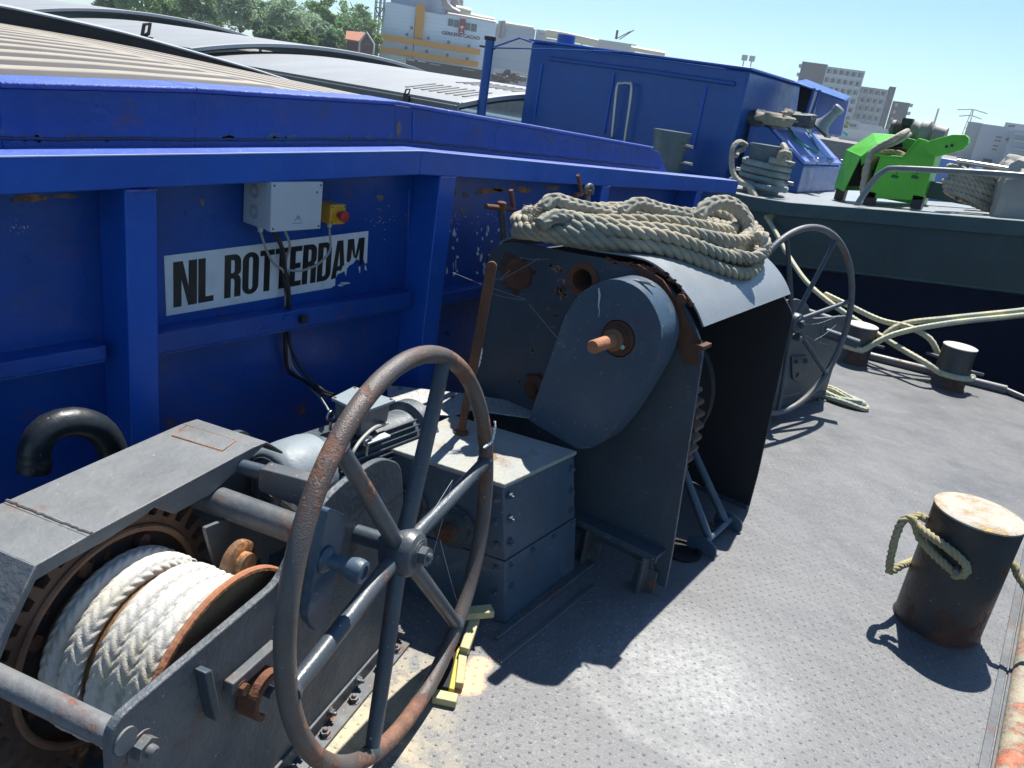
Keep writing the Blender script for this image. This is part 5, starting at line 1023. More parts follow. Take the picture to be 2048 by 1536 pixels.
# open doorway end with small roof, door leaf and horn
XR = X1_
t = thing("companion_hatch", (-3.2, 11.2, 1.0), "pale blue open door leaf under a small canopy at the right end of the deckhouse", "hatch")
g = lambda x, y, Y: on_y(x, y, Y)
b = MB(); P_ = [g(1588, 163, 10.6), g(1612, 158, 11.2), g(1702, 193, 11.4), g(1690, 200, 10.8)]; b.hexa([p_-Z*.02 for p_ in P_], P_); b.build("canopy", M_bluef, t, bev=.003)
b = MB(); P_ = [g(1640, 178, 11.3), g(1697, 203, 11.3), g(1682, 272, 11.3), g(1622, 262, 11.3)]; b.hexa(P_, [p_+Vector((0, .04, 0)) for p_ in P_]); b.build("door_leaf", paint("pale_blue_paint", (.30, .33, .62), .4, .1, dirt=.2), t, bev=.004)
b = MB(); P_ = [g(1600, 172, 11.0), g(1628, 180, 11.0), g(1612, 236, 11.0), g(1592, 232, 11.0)]; b.hexa(P_, [p_+Vector((0, .03, 0)) for p_ in P_]); b.build("doorway_shade_sheet", M_dark, t)  # flat black sheet standing for the shade inside the doorway
for (xa, ya, xb, yb) in ((1640, 180, 1618, 245), (1629, 176, 1606, 250)):
    b = MB(); b.cyl(g(xa, ya, 10.7), g(xb, yb, 10.7), .018, 10); b.build("door_rod", M_bluef, t)
p, q = g(1673, 222, 10.3), g(1632, 262, 10.3); q = p.lerp(q, .8); d_ = (q-p); b = MB(); f = frz(p, d_); L = d_.length
b.lathe(f, [(.05, -.06), (.065, -.05), (.065, 0), (.05, .01), (.055, L*.35), (.075, L*.7), (.125, L*.98), (.13, L), (.12, L), (.07, L*.72)], 24)
hn = tag(b.build("signal_horn", plain("horn_grey", (.20, .23, .25), .4)), "grey megaphone horn pointing down beside the open door of the deckhouse", "horn")
b = MB(); b.prism(frz(p+(q-p)*1.0, d_), [(-.12, -.16), (.12, -.16), (.12, .16), (-.12, .16)], .005, .02); b.build("mouth_plate", M_black, hn)
# lockers
LY0 = 9.75; pr = [g(1500, 251, LY0), g(1536, 254, LY0), g(1607, 333, LY0)]; pr = [(p_.x, p_.z) for p_ in pr]; xf = pr[2][0]
e_ = on_x(1684, 336, xf); LY1 = e_.y; floor_ = nzd(xf)-.004
poly = [(pr[0][0], .96), pr[0], pr[1], pr[2], (xf, floor_)]
lk = thing("deck_locker", ((pr[0][0]+xf)/2, (LY0+LY1)/2, .96), "blue deck locker with three sloping lids beside the deckhouse", "locker")
b = MB(); b.prism(xz, poly, LY0, LY1); b.build("body", M_bluef, lk, bev=.01)
sl_ = Vector((pr[2][0]-pr[1][0], 0, pr[2][1]-pr[1][1])); sn = Vector((-sl_.z, 0, sl_.x)).normalized(); sn = sn if sn.z > 0 else -sn; Ls = sl_.length
M_lidb = paint("light_blue_lid", (.16, .23, .58), .38, .1, dirt=.15)
for k in range(3):
    y0 = LY0+.03+(LY1-LY0-.05)*k/3; y1 = LY0+(LY1-LY0-.05)*(k+1)/3
    f = Fr((pr[1][0], y0, pr[1][1]), sl_, (0, 1, 0), sn); b = MB(); b.box(f, .06, Ls-.03, 0, y1-y0, .003, .045); ld = b.build("lid", M_lidb, lk, bev=.008)
    b = MB(); b.tube([f(Ls-.05+.03*math.cos(a), (y1-y0)*.93, .05+.03*math.sin(a)) for a in np.linspace(0, 2*math.pi, 13)[:-1]], .007, 6, True); b.build("clasp", M_steel, ld)
    b = MB(); b.box(f, Ls-.13, Ls-.11, .03, y1-y0-.03, .046, .053); b.build("lid_batten", M_lidb, ld)
# canvas and cushions on the locker
def lump(name, label, c, rx, ry, rz, m, seed=0, cat="bag"):
    R_ = random.Random(seed); ph = [R_.uniform(0, 6.28) for _ in range(6)]; b = MB(); n, k_ = 22, 12; v = []
    for i in range(k_+1):
        th = math.pi*i/k_
        for j in range(n):
            a = 2*math.pi*j/n; s = 1+.10*math.sin(3*a+ph[0]+2*th)+.08*math.sin(5*a+ph[1]-3*th)+.05*math.sin(9*a+ph[2])+.06*math.sin(6*th+ph[3]+a)
            e = .62
            v.append(Vector(c)+Vector((rx*s*math.copysign(abs(math.sin(th)*math.cos(a))**e, math.cos(a)), ry*s*math.copysign(abs(math.sin(th)*math.sin(a))**e, math.sin(a)), rz*s*math.copysign(abs(math.cos(th))**e, math.cos(th)))))
    b.add(v, [(i*n+j, i*n+(j+1) % n, (i+1)*n+(j+1) % n, (i+1)*n+j) for i in range(k_) for j in range(n)])
    return tag(b.build(name, m), label, cat)
M_canv = paint("old_canvas", (.26, .24, .19), .9, .3, dirt=.5, dirtcol=(.1, .09, .08), bump=.6, bscale=12)
M_tarp = paint("dark_tarp", (.035, .05, .06), .6, .3, dirt=.4, dirtcol=(.12, .14, .14), bump=.6, bscale=10)
c_ = g(1520, 240, 9.9); lump("tarp_bundle", "dark tarpaulin bundle slumped on the left corner of the blue locker", c_, .14, .16, .10, M_tarp, 1, "tarpaulin")
c_ = g(1552, 240, 9.85); lump("canvas_bundle", "tan folded canvas lying over the top edge of the blue locker", c_, .20, .16, .07, M_canv, 2, "canvas")
c_ = g(1598, 239, 10.2); lump("dark_cushion", "dark cushion strapped on top of the blue locker, right of the canvas", c_, .22, .2, .075, M_tarp, 3, "cushion")
c_ = g(1577, 232, 10.0); lump("canvas_strap", "narrow brown canvas roll between the tan canvas and the dark cushion", c_, .04, .2, .07, M_canv, 4, "canvas")
M_green = plain("green_cord", (.05, .35, .28), .7)
b = MB(); lf = lambda x, y: at(x, y, Vector((pr[1][0], LY0, pr[1][1]))+sn*.06, sn)
b.tube(smooth([lf(1568, 246), lf(1583, 262), lf(1592, 280), lf(1612, 292), lf(1636, 304), lf(1632, 292), lf(1615, 262), lf(1606, 253)], .03), .011, 6)
b.tube(smooth([lf(1571, 250), lf(1590, 272), lf(1606, 288), lf(1617, 296)], .03), .009, 6); b.tube(smooth([lf(1658, 260), lf(1672, 258), lf(1688, 266), lf(1694, 270)], .03), .02, 6)
tag(b.build("draped_rope", M_green), "green cord draped across the sloping lids of the blue locker", "cord")
# ---- neighbour bollards
NBp = Vector((g(1523, 372, 8.75).x, 8.75, .953)); top = g(1525, 288, 8.75)
M_nboll = paint("neighbour_bollard_paint", (.075, .11, .125), .38, .12, dirt=.2, dirtcol=(.15, .19, .2))
def nboll(base, r, h, label):
    root = thing("mooring_bollard", base, label, "bollard", "bollards on the neighbouring barge"); f = Fr(base)
    b = MB(); b.lathe(f, [(r*.86, 0), (r*.86, h*.5), (r*.92, h*.7), (r, h-.012), (r-.004, h), (.001, h+.002)], 40); b.build("post", M_nboll, root)
    for (a, z) in ((math.radians(-10), h*.32), (math.radians(168), h*.40), (math.radians(-20), h*.72)):
        b = MB(); d_ = Vector((math.cos(a), math.sin(a), 0)); p_ = Vector(base)+Z*z; b.cyl(p_+d_*(r*.8), p_+d_*(r+.13), .018, 12); b.build("pin", M_steel, root)
nr = .222; nh = top.z-.953
nboll(tuple(NBp), nr, nh, "grey-blue bollard wrapped in thick green-grey rope on the neighbouring barge")
q_ = g(1346, 262, 8.9); nboll((q_.x, 8.9, .953), nr, q_.z-.953, "bare grey-blue bollard behind the blue ledge end on the neighbouring barge")
b = MB(); pth = []
for k in range(4):
    pth += [NBp+Vector(((nr*.9+.035)*math.cos(a), (nr*.9+.035)*math.sin(a), .36-.068*k-.068*(a+1.2)/6.28)) for a in np.linspace(-1.2, 2*math.pi-1.2, 15)[:-1]]
b.braid(smooth(pth, .05), .033, cells=6, pitch=.06, depth=.30, n=28, step=.02)
b.braid(smooth([g(1575, 380, 8.4), g(1550, 378, 8.4), g(1510, 372, 8.4), g(1490, 366, 8.45), g(1470, 358, 8.6), g(1462, 362, 8.9)]+[NBp+Vector(((nr+.07)*math.cos(a), (nr+.07)*math.sin(a), .06)) for a in (2.6, 2.0, 1.4, .8)], .04), .030, cells=6, pitch=.055, depth=.30, n=28, step=.011)
tag(b.build("bollard_rope", M_ropeg, ang=180), "thick green-grey rope wound in turns round the neighbouring barge's bollard", "rope")
b = MB(); b.braid(smooth([g(1492, 290, 8.8), g(1478, 284, 8.6), g(1466, 296, 8.5), g(1463, 320, 8.45), g(1466, 345, 8.42), g(1478, 362, 8.4), g(1500, 374, 8.36), g(1512, 396, 8.28)], .03), .028, cells=6, pitch=.052, depth=.30, n=28, step=.010)
b.braid(smooth([g(1488, 298, 8.75), g(1476, 304, 8.6), g(1472, 312, 8.5)], .03), .026, cells=6, pitch=.052, depth=.30, n=24, step=.010)
b.braid(smooth([g(1566, 290, 8.7), g(1572, 300, 8.52), g(1568, 316, 8.48), g(1560, 322, 8.48), g(1562, 306, 8.45), g(1578, 308, 8.5), g(1578, 318, 8.55)], .03), .030, cells=6, pitch=.052, depth=.30, n=24, step=.010)
tag(b.build("white_rope_loop", M_ropet, ang=180), "whitish rope loop and knot hung over the wrapped bollard on the neighbouring barge", "rope")
c_ = g(1541, 435, 8.08); b = MB(); 
for k in range(5): b.tube([c_+Vector((.026*math.cos(a), .02*math.sin(a), .012*k-.02+.006*math.sin(a*2+k))) for a in np.linspace(0, 6.28, 13)[:-1]], .008, 6, True)
for k in range(12): b.tube([c_, c_+Vector((random.uniform(-.07, .07), -.02, random.uniform(-.06, .06)))], .003, 3)
tag(b.build("rope_whipping", M_ropey), "yellow twine whipping tied round the slanting mooring rope below the bollard", "twine")
# ---- green winch
M_lime = paint("lime_paint", (.10, .46, .03), .42, .14)
M_limed = paint("lime_paint_side", (.08, .40, .03), .4, .08)
GY0, GY1 = 8.85, 9.6
gw = thing("green_winch", (on_y(1750, 395, GY0).x, 9.2, 1.05), "bright green mooring winch with rope drum on the neighbouring barge", "winch")
def gp2(L, Y): return [(p_.x, p_.z) for p_ in (g(x, y, Y) for (x, y) in L)]
b = MB(); b.prism(xz, gp2([(1762, 310), (1806, 313), (1838, 276), (1872, 286), (1869, 320), (1845, 401), (1732, 396), (1752, 337)], GY0), GY0, GY0+.02); b.build("front_plate", M_lime, gw, bev=.004)
b = MB(); b.prism(xz, gp2([(1694, 300), (1745, 268), (1803, 272), (1850, 285), (1840, 385), (1668, 380)], GY1), GY1, GY1+.02); b.build("rear_plate", M_limed, gw, bev=.004)
a_ = [g(1694, 299, 9.6), g(1746, 266, 9.6), g(1803, 270, 9.6)]; b_ = [g(1723, 312, 9.05), g(1755, 288, 9.05), g(1800, 272, 9.05)]
b = MB(); b.hexa([a_[0]-Z*.01, b_[0]-Z*.01, b_[1]-Z*.01, a_[1]-Z*.01], [a_[0], b_[0], b_[1], a_[1]]); b.hexa([a_[1]-Z*.01, b_[1]-Z*.01, b_[2]-Z*.01, a_[2]-Z*.01], [a_[1], b_[1], b_[2], a_[2]])
zb = nzd(-2.2)+.12
lw = [Vector((g(1668, 384, 9.6).x, 9.6, zb)), Vector((g(1688, 384, 9.05).x, 9.05, zb))]
b.hexa([a_[0], b_[0], lw[1], lw[0]], [p_-Vector((.012, 0, 0)) for p_ in (a_[0], b_[0], lw[1], lw[0])]); b.build("gear_guard", M_lime, gw)
b = MB(); b.prism(xz, [(b_[0].x, b_[0].z-.01), (b_[1].x, b_[1].z-.01), (b_[1].x, b_[1].z-.10), (b_[0].x+.03, b_[0].z-.09)], 9.03, 9.045); b.build("guard_skirt", M_limed, gw)
b = MB(); b.prism(xz, gp2([(1700, 306), (1745, 276), (1803, 279), (1812, 375), (1690, 372)], GY1-.04), GY1-.04, GY1-.01); b.build("interior_shade_sheet", M_dark, gw)  # black sheet standing for the shaded inside of the winch
dc = g(1770, 350, 9.0); df = Fr((dc.x, 0, dc.z+.02), (1, 0, 0), (0, 0, 1), (0, 1, 0))
b = MB(); b.lathe(df, [(.24, 9.34), (.24, 9.40)], 40)
for k in range(36):
    a = 2*math.pi*k/36; b.box(Fr(df(.24*math.cos(a), .24*math.sin(a), 9.34), (math.cos(a), 0, math.sin(a)), (-math.sin(a), 0, math.cos(a)), (0, 1, 0)), 0, .03, -.012, .012, 0, .06)
b.build("gear_wheel", M_dark, gw)
b = MB(); b.lathe(df, [(.26, 9.285), (.26, 9.31)], 36); b.build("drum_flange", M_dark, gw)
b = MB(); b.rope([df(.21*math.cos(a), .21*math.sin(a), 8.99+.045*a/6.28) for a in np.linspace(0, 6.28*6.5, 240)], .025, n=6, step=.03); b.build("wound_rope", paint("old_rope", (.38, .30, .16), .9, .3), gw)
b = MB(); cs = [g(x, y, GY0-.16) for (x, y) in ((1850, 297), (1852, 287), (1862, 280), (1905, 269), (1930, 269), (1937, 276), (1936, 288), (1925, 299), (1872, 313), (1856, 308))]; b.prism(xz, [(p_.x, p_.z) for p_ in cs], GY0-.16, GY0-.02); b.build("chain_case", M_lime, gw, bev=.006)
for (x, y) in ((1893, 293), (1904, 291)):
    b = MB(); b.hexbolt(g(x, y, GY0-.161), (0, -1, 0), .010, .008, stud=False); b.build("case_bolt", M_black, gw)
b = MB(); b.tube([g(1737, 305, 8.9), g(1762, 311, 8.84), g(1806, 315, 8.84), g(1838, 278, 8.84)], .012, 8); b.build("edge_bar", M_lime, gw)
for (x, y) in ((1740, 392), (1835, 400), (1680, 385)):
    p_ = g(x, y, GY0 if y > 389 else GY1-.1); b = MB(); b.box(WORLD, p_.x-.05, p_.x+.05, p_.y, p_.y+.12, nzd(p_.x)-.003, p_.z+.04); b.build("foot", M_black, gw)
for (x, y) in ((1790, 352), (1830, 353)):
    b = MB(); b.prism(Fr(g(x, y, GY0-.001), (1, 0, 0), Z, (0, -1, 0)), [(-.035, -.02), (.035, -.02), (.035, .006), (.012, .006), (.012, .05), (.004, .05), (.004, .012), (-.03, .012)], 0, .002); b.build("stencil_mark", plain("dark_green_ink", (.02, .10, .02), .5), gw)
b = MB(); pa_ = smooth([g(1815, 262, 9.2), g(1800, 270, 9.0), g(1775, 284, 8.9), g(1748, 300, 8.88), g(1737, 320, 8.86), g(1732, 345, 8.86), g(1725, 375, 8.86), g(1728, 392, 8.86)], .03)
b.braid(pa_, .028, cells=6, pitch=.05, depth=.30, n=20, step=.01); b.braid(smooth([g(1820, 268, 9.2), g(1795, 284, 9.0), g(1765, 296, 8.92), g(1745, 305, 8.9)], .03), .022, cells=6, pitch=.07, depth=.15, n=14, step=.02)
tag(b.build("winch_rope", M_ropet, ang=180), "pale rope hanging over the front of the bright green winch", "rope")
p_ = g(1782, 258, 10.0); q_ = g(1826, 262, 10.0); t = thing("winch_motor", (p_.x, 10, 1.05), "brown ribbed motor and pale gearbox behind the bright green winch", "motor")
b = MB(); f = frz(p_, q_-p_); L = (q_-p_).length; b.lathe(f, [(.08, 0), (.10, .01), (.10, L*.2)]+[(r, L*.2+L*.8*k/16) for k in range(16) for r in ((.10 if k % 2 else .085),)]+[(.08, L)], 20); b.build("motor_body", plain("brown_grey", (.10, .085, .08), .6), t)
p2_, q2_ = g(1832, 262, 9.9), g(1890, 275, 9.9); f = frz(p2_, q2_-p2_); L = (q2_-p2_).length; b = MB(); b.lathe(f, [(.07, -.06), (.10, -.04), (.08, .02), (.12, .05), (.13, .12), (.09, .16), (.11, L*.6), (.10, L)], 18); b.build("gearbox", plain("dusty_grey", (.22, .21, .19), .6), t)
b = MB(); b.box(WORLD, g(1805, 246, 9.9).x, g(1826, 246, 9.9).x, 9.85, 9.95, p_.z+.05, p_.z+.13); b.build("terminal_box", M_black, t)
b = MB(); b.box(WORLD, p_.x, q2_.x, 9.7, 10.1, nzd(-1.5), p_.z-.1); b.build("pedestal", M_limed, t)
# grey tube rail
b = MB(); R_p = [g(x, y, 8.3) for (x, y) in ((1716, 406), (1735, 378), (1757, 350), (1772, 340), (1793, 337), (1900, 342), (2048, 352), (2240, 372))]; b.tube(smooth(R_p, .04), .028, 14)
b.cyl(g(2190, 368, 8.3), Vector((g(2190, 368, 8.3).x, 8.3, 1.2)), .033, 12)
tag(b.build("tube_rail", paint("rail_paint", (.13, .16, .17), .35, .2, dirt=.4, dirtcol=(.3, .26, .2))), "bent grey tube handrail running along the neighbouring barge in front of the green winch", "handrail")
t = thing("rope_rack", (g(1960, 400, 8.9).x, 8.9, 1.1), "low pipe rack carrying hanks of twisted rope near the right frame edge", "rack")
b = MB(); b.tube([g(1914, 322, 8.9), g(1980, 332, 8.9), g(2048, 343, 8.9), g(2140, 352, 8.9)], .022, 10); b.build("rail", M_steel, t)
for (x, y0, y1) in ((1921, 322, 400), (1935, 325, 400), (2060, 344, 430)):
    b = MB(); b.tube([g(x, y0, 8.9), g(x-8, y1, 8.9)], .016, 8); b.build("leg", M_greyw, t)
b = MB(); cc_ = g(1946, 372, 8.85)
for k in range(6):
    xx, zz = .25-.02*(k % 3), .0; z0 = cc_.z+.12-.05*k
    b.rope(smooth([Vector((cc_.x+xx*math.cos(a), cc_.y+.16*math.sin(a), z0+.03*math.cos(a*1+.3*k)-.05*math.cos(a))) for a in np.linspace(0, 6.28, 22)], .04), .029, pitch=.14, n=7, step=.025)
tag(b.build("rope_hank", M_ropet, ang=180), "hank of twisted rope hung on the low pipe rack at the right", "rope")
M_cov = paint("grey_tarp", (.30, .30, .27), .8, .1, bump=.7, bscale=6)
c_ = g(2040, 395, 8.8); lump("covered_reel", "grey canvas covered lump standing on deck at the right frame edge", c_, .22, .3, .26, M_cov, 11, "covered reel")
c_ = g(2045, 340, 9.6); lump("white_cover", "small whitish covered bundle behind the canvas lump at the right edge", c_, .2, .3, .12, M_cov, 12, "bundle")
b = MB(); b.box(WORLD, g(1862, 330, 11.5).x, g(1953, 330, 11.5).x, 11.5, 12.3, 1.0, g(1900, 318, 11.5).z); tag(b.build("blue_box", M_lidb, bev=.02), "pale blue steel box on deck behind the bright green winch", "box")
b = MB(); b.box(WORLD, g(1848, 375, 9.9).x, g(2048, 375, 9.9).x, 9.9, 10.0, nzd(-.8)-.003, g(1860, 362, 9.9).z); tag(b.build("low_coaming", M_hullt, bev=.01), "low dark coaming across the neighbouring deck behind the rope rack", "coaming")
b = MB(); b.box(WORLD, g(1935, 395, 9.5).x, g(2000, 395, 9.5).x, 9.4, 9.6, nzd(-.5)-.003, g(1950, 382, 9.5).z); tag(b.build("steel_plinth", M_blue, bev=.01), "bright blue low base under the rope hank rack", "base")
# ------------------------------------------------------------------ hatch covers of both barges
def hatch_mat(name, a, b_, rough=.45, metal=.35):
    m = NM(name); v = m.map(sc=(1, .25, 1)); c = m.mix(m.ramp(m.noise(2.5, 8, .7, v), .3, .7), a, b_); c = m.mix(m.ramp(m.noise(8, 8, .75), .58, .75, 0, .5), c, tuple(x*.6 for x in b_))
    return m.set(col=c, rough=rough, metal=metal, nrm=m.bump(m.noise(40, 5, .6), .3, .003))
M_alu = hatch_mat("aluminium_cover", (.31, .325, .33), (.25, .26, .265), .55, .15)
def trough_mat():
    m = NM("dusty_corrugated_cover"); x, y, z = m.sep(); xb = XCB-XCR; f_ = m.math('FRACT', m.math('DIVIDE', m.math('SUBTRACT', x, xb), .21)); k = m.math('MULTIPLY', m.ramp(f_, .30, .36), m.ramp(f_, .64, .70, 1, 0))
    c = m.mix(m.ramp(m.noise(4, 8, .7), .3, .7), (.05, .047, .043), (.08, .073, .065)); c2 = m.mix(m.ramp(m.noise(4, 8, .7), .3, .7), (.38, .34, .27), (.28, .245, .195)); c = m.mix(k, c, c2)
    return m.set(col=c, rough=.6, nrm=m.bump(m.noise(40, 5, .6), .3, .003))
XCB = -5.3; XCR = (-2.29-5.3)/2
M_alut = trough_mat()
M_alud = paint("cover_end_dark", (.010, .010, .014), .6, .3)
M_alur = plain("cover_rim", (.30, .33, .35), .6, .0)
def arch(yc, hw, z0, rise): return lambda y: z0+rise*max(0, 1-((y-yc)/hw)**2)
def cover(name, label, xa, xb, f, y0, y1, m, corr=None, rim=True, group=None, drop=.11, rh=.06, fx=None):
    """arched cover spanning athwartships, from xb (aft) to xa (forward)"""
    root = thing(name, ((xa+xb)/2, (y0+y1)/2, f(y0)-.1), label, "hatch cover", group)
    ysn = np.linspace(y0, y1, 70); b = MB()
    if corr:
        n = int((xa-xb)/corr); xs_ = []; hs = []
        for k in range(n):
            xs_ += [xb+corr*(k+u) for u in (0, .22, .36, .64, .78)]; hs += [0, 0, .009, .009, 0]
        xs_.append(xa); hs.append(0)
    else: xs_ = list(np.linspace(xb, xa, 4)); hs = [0]*4
    k0 = 0; b.v = [(x, y, (fx(x, y) if fx else f(y))+h_) for y in ysn for x, h_ in zip(xs_, hs)]; n = len(xs_)
    b.f = [(j*n+i, j*n+i+1, (j+1)*n+i+1, (j+1)*n+i) for j in range(len(ysn)-1) for i in range(n-1)]
    b.build("cover_sheet", m, root, ang=30)
    if rim:
        b = MB()
        for j in range(len(ysn)-1):
            u0, u1 = ysn[j], ysn[j+1]; b.hexa([Vector((xa+.002, u0, f(u0)-drop)), Vector((xa+.022, u0, f(u0)-drop)), Vector((xa+.022, u0, f(u0)-rh-.001)), Vector((xa+.002, u0, f(u0)-rh-.001))], [Vector((xa+.002, u1, f(u1)-drop)), Vector((xa+.022, u1, f(u1)-drop)), Vector((xa+.022, u1, f(u1)-rh-.001)), Vector((xa+.002, u1, f(u1)-rh-.001))])
        b.build("end_plate", M_alud, root)
        b = MB()
        for j in range(len(ysn)-1):
            u0, u1 = ysn[j], ysn[j+1]; b.hexa([Vector((xa-.02, u0, f(u0)-rh)), Vector((xa+.035, u0, f(u0)-rh)), Vector((xa+.035, u0, f(u0)-.005)), Vector((xa-.02, u0, f(u0)+.006))], [Vector((xa-.02, u1, f(u1)-rh)), Vector((xa+.035, u1, f(u1)-rh)), Vector((xa+.035, u1, f(u1)-.005)), Vector((xa-.02, u1, f(u1)+.006))])
        b.build("end_rim", M_alur, root)
    return root
XC = -5.0
z2 = {y: z for y, z in ((0.2, 1.56), (2.0, 1.59), (2.86, 1.565), (3.76, 1.50), (4.71, 1.43), (5.48, 1.385), (6.3, 1.34))}
f1 = arch(2.0, 6.0, 1.16, .44)
def fI(off, amp=1.0): 
    P = [(-2.5, 1.30), (.2, 1.55), (1.2, 1.583), (2.15, 1.563), (2.86, 1.537), (3.76, 1.473), (4.71, 1.406), (5.48, 1.362), (6.4, 1.32)]
    xs_ = [p[0] for p in P]; zs = [p[1] for p in P]
    # smooth the table
    sm = smooth([Vector((a, b_, 0)) for a, b_ in P], .05); X_ = [p.x for p in sm]; Z_ = [p.y for p in sm]
    return lambda y: float(np.interp(y, X_, Z_))+off
cover("hatch_cover", "tan dusty corrugated hatch cover just behind the blue bulkhead", -2.29, XC-.3, fI(-.012), -1, 4.9, M_alut, corr=.21, rim=False, fx=lambda x, y: (lambda k: (zt(y)+.005-.15*min(1, max(0, (y-1.9)/.9)))*(1-k)+fI(-.0)(y)*k)(min(1, max(0, (-2.29-x)/2.75))), group="hatch covers of the near barge")
cover("hatch_cover", "higher hatch cover with dark end plate, next aft of the corrugated one", XC, -11, lambda y: fI(0)(y)+float(np.interp(y, [2.2, 2.86, 3.76, 4.15, 4.8], [.098, .078, .032, .0, -.02])), -1, 4.3, M_alu, corr=.3, group="hatch covers of the near barge", drop=.14, rh=.014)
def fN(c, base, rise, hw=3.6):
    return lambda y: base+rise*max(0, 1-abs((y-c)/hw)**2.2)
cC = cover("hatch_cover", "wide pale hatch cover with a few slots, just left of the blue deckhouse", -7.0, -13, fN(11.9, 1.30, .36), 8.5, 15.3, M_alu, group="hatch covers of the other barge", drop=.09)
cover("hatch_cover", "raised pale hatch cover with rounded rim arc, middle one on the other barge", -12.6, -18.4, fN(11.7, 1.42, .40), 8.3, 15.1, M_alu, group="hatch covers of the other barge", drop=.09)
cover("hatch_cover", "highest farthest hatch cover with rounded rim arc, at the top left", -18.2, -40, fN(11.5, 1.55, .45), 8.1, 15.0, M_alu, group="hatch covers of the other barge", drop=.1)
# side frame of the nearest neighbour cover, slots and clamps
M_frame = paint("cover_side_frame", (.14, .14, .135), .5, .15)
b = MB(); b.box(WORLD, -13, -7.0, 8.44, 8.5, 1.20, 1.305); b.build("side_frame", M_frame, cC, bev=.01)
fz = fN(11.9, 1.30, .36)
for k in range(16):
    x = -7.25-.15*(k % 8); ya, yb = (8.85, 9.45) if k < 8 else (9.95, 10.6)
    b = MB(); b.hexa([Vector((x, ya, fz(ya)+.002)), Vector((x+.05, ya, fz(ya)+.002)), Vector((x+.05, yb, fz(yb)+.002)), Vector((x, yb, fz(yb)+.002))], [Vector((x, ya, fz(ya)+.012)), Vector((x+.05, ya, fz(ya)+.012)), Vector((x+.05, yb, fz(yb)+.012)), Vector((x, yb, fz(yb)+.012))]); b.build("slot_rib", plain("slot_grey", (.22, .22, .21), .5) if k == 0 else bpy.data.materials["slot_grey"], cC)
def clamp(x, y, Y, label):
    p_ = on_y(x, y, Y); b = MB(); s = .05; b.tube([p_+Vector((-s, 0, -.03)), p_+Vector((-.02, 0, .05)), p_+Vector((s, 0, .06)), p_+Vector((s*.6, 0, .0)), p_+Vector((-.02, 0, -.02))], .012, 6); b.box(WORLD, p_.x-.05, p_.x+.05, p_.y-.02, p_.y+.02, p_.z-.1, p_.z-.02); tag(b.build("hatch_clamp", M_black), label, "clamp", "clamps on the hatch covers")
clamp(814, 187, 8.42, "black clamp on the side frame of the wide pale hatch cover"); clamp(292, 66, 3.2, "black clamp on the light rim of the dark hatch end plate")
# ------------------------------------------------------------------ water and land
m = NM("water"); m.b.inputs["IOR"].default_value = 1.33
M_water = m.set(col=(.01, .022, .03), rough=.08, nrm=m.bump(m.noise(1.6, 6, .6), .5, .12))
b = MB(); b.add([(-3000, -300, -1.6), (3000, -300, -1.6), (3000, 4000, -1.6), (-3000, 4000, -1.6)], [(0, 1, 2, 3)]); structure(b.build("water", M_water))
M_land = paint("quay_ground", (.20, .19, .17), .9, .3, dirt=.5)
b = MB(); 
arcL = [on_d(x, 300, 118) for x in (-3600, -1500, -200, 300, 700, 1100, 1500, 1900, 2400, 4000)]; arcF = [CAM+(p_-CAM)*22 for p_ in arcL]
lo_ = [Vector((p_.x, p_.y, -1.7)) for p_ in arcL+arcF[::-1]]; b.hexa(lo_, [Vector((p_.x, p_.y, .9)) for p_ in lo_]); structure(b.build("quay", M_land, flat=True))
# ------------------------------------------------------------------ buildings
class Wall:
    """upright face between two survey positions at a given distance; panels hang on it"""
    def __init__(s, a, b_, D, D2=None):
        s.p = on_d(a[0], a[1], D); s.q = on_d(b_[0], b_[1], D2 or D); s.p.z; d_ = Vector((s.q.x-s.p.x, s.q.y-s.p.y, 0)); s.d = d_.normalized(); s.L = d_.length
        s.n = s.d.cross(Z); s.n = s.n if s.n.dot(CAM-s.p) > 0 else -s.n
    def uv(s, x, y): p_ = at(x, y, s.p, s.n); return ((p_-Vector((s.p.x, s.p.y, 0))).dot(s.d), p_.z)
    def fr(s): return Fr((s.p.x, s.p.y, 0), s.d, Z, s.n)
    def rect(s, mb, x0, y0, x1, y1, t0, t1):
        """box from the upper-left position to the lower-right one"""
        (u0, v0), (u1, v1) = s.uv(x0, y0), s.uv(x1, y1); mb.box(s.fr(), u0, u1, v1, v0, t0, t1); return s
    def pan(s, mb, pts, t0, t1): mb.prism(s.fr(), [s.uv(*p_) for p_ in pts], t0, t1)
z3 = lambda x, y: (750+x/5.12, y/5.12)
F_ = Wall(z3(100, 60), z3(1240, 240), 190)
uR = F_.uv(*z3(1240, 240)); uL = F_.uv(*z3(110, 45)); uM = F_.uv(*z3(520, 110)); fr_ = F_.fr(); GZ0 = .9
def cladding(name, col, s=1.2):
    m = NM(name); x, y, z = m.sep(); f_ = m.math('FRACT', m.math('MULTIPLY', z, s)); h = m.ramp(f_, .0, .12); c = m.mix(m.noise(.3, 5, .6), tuple(k*.9 for k in col), col); c = m.mix(m.math('SUBTRACT', 1, h), c, tuple(k*.8 for k in col))
    return m.set(col=c, rough=.6, nrm=m.bump(h, .4, .1))
M_clad = cladding("white_cladding", (.66, .78, .88)); M_clad2 = cladding("grey_cladding", (.42, .46, .52), .5)
M_ylw = plain("factory_yellow", (.62, .28, .02), .6); M_glass = plain("window_glass", (.09, .11, .13), .15); M_brn = plain("brown_shed", (.06, .045, .04), .8)
fa = thing("cocoa_factory", tuple(Vector((F_.p.x, F_.p.y, GZ0))+F_.d*F_.L/2), "big pale factory with two orange-yellow bands, red g sign and the name GERKENS CACAO", "factory")
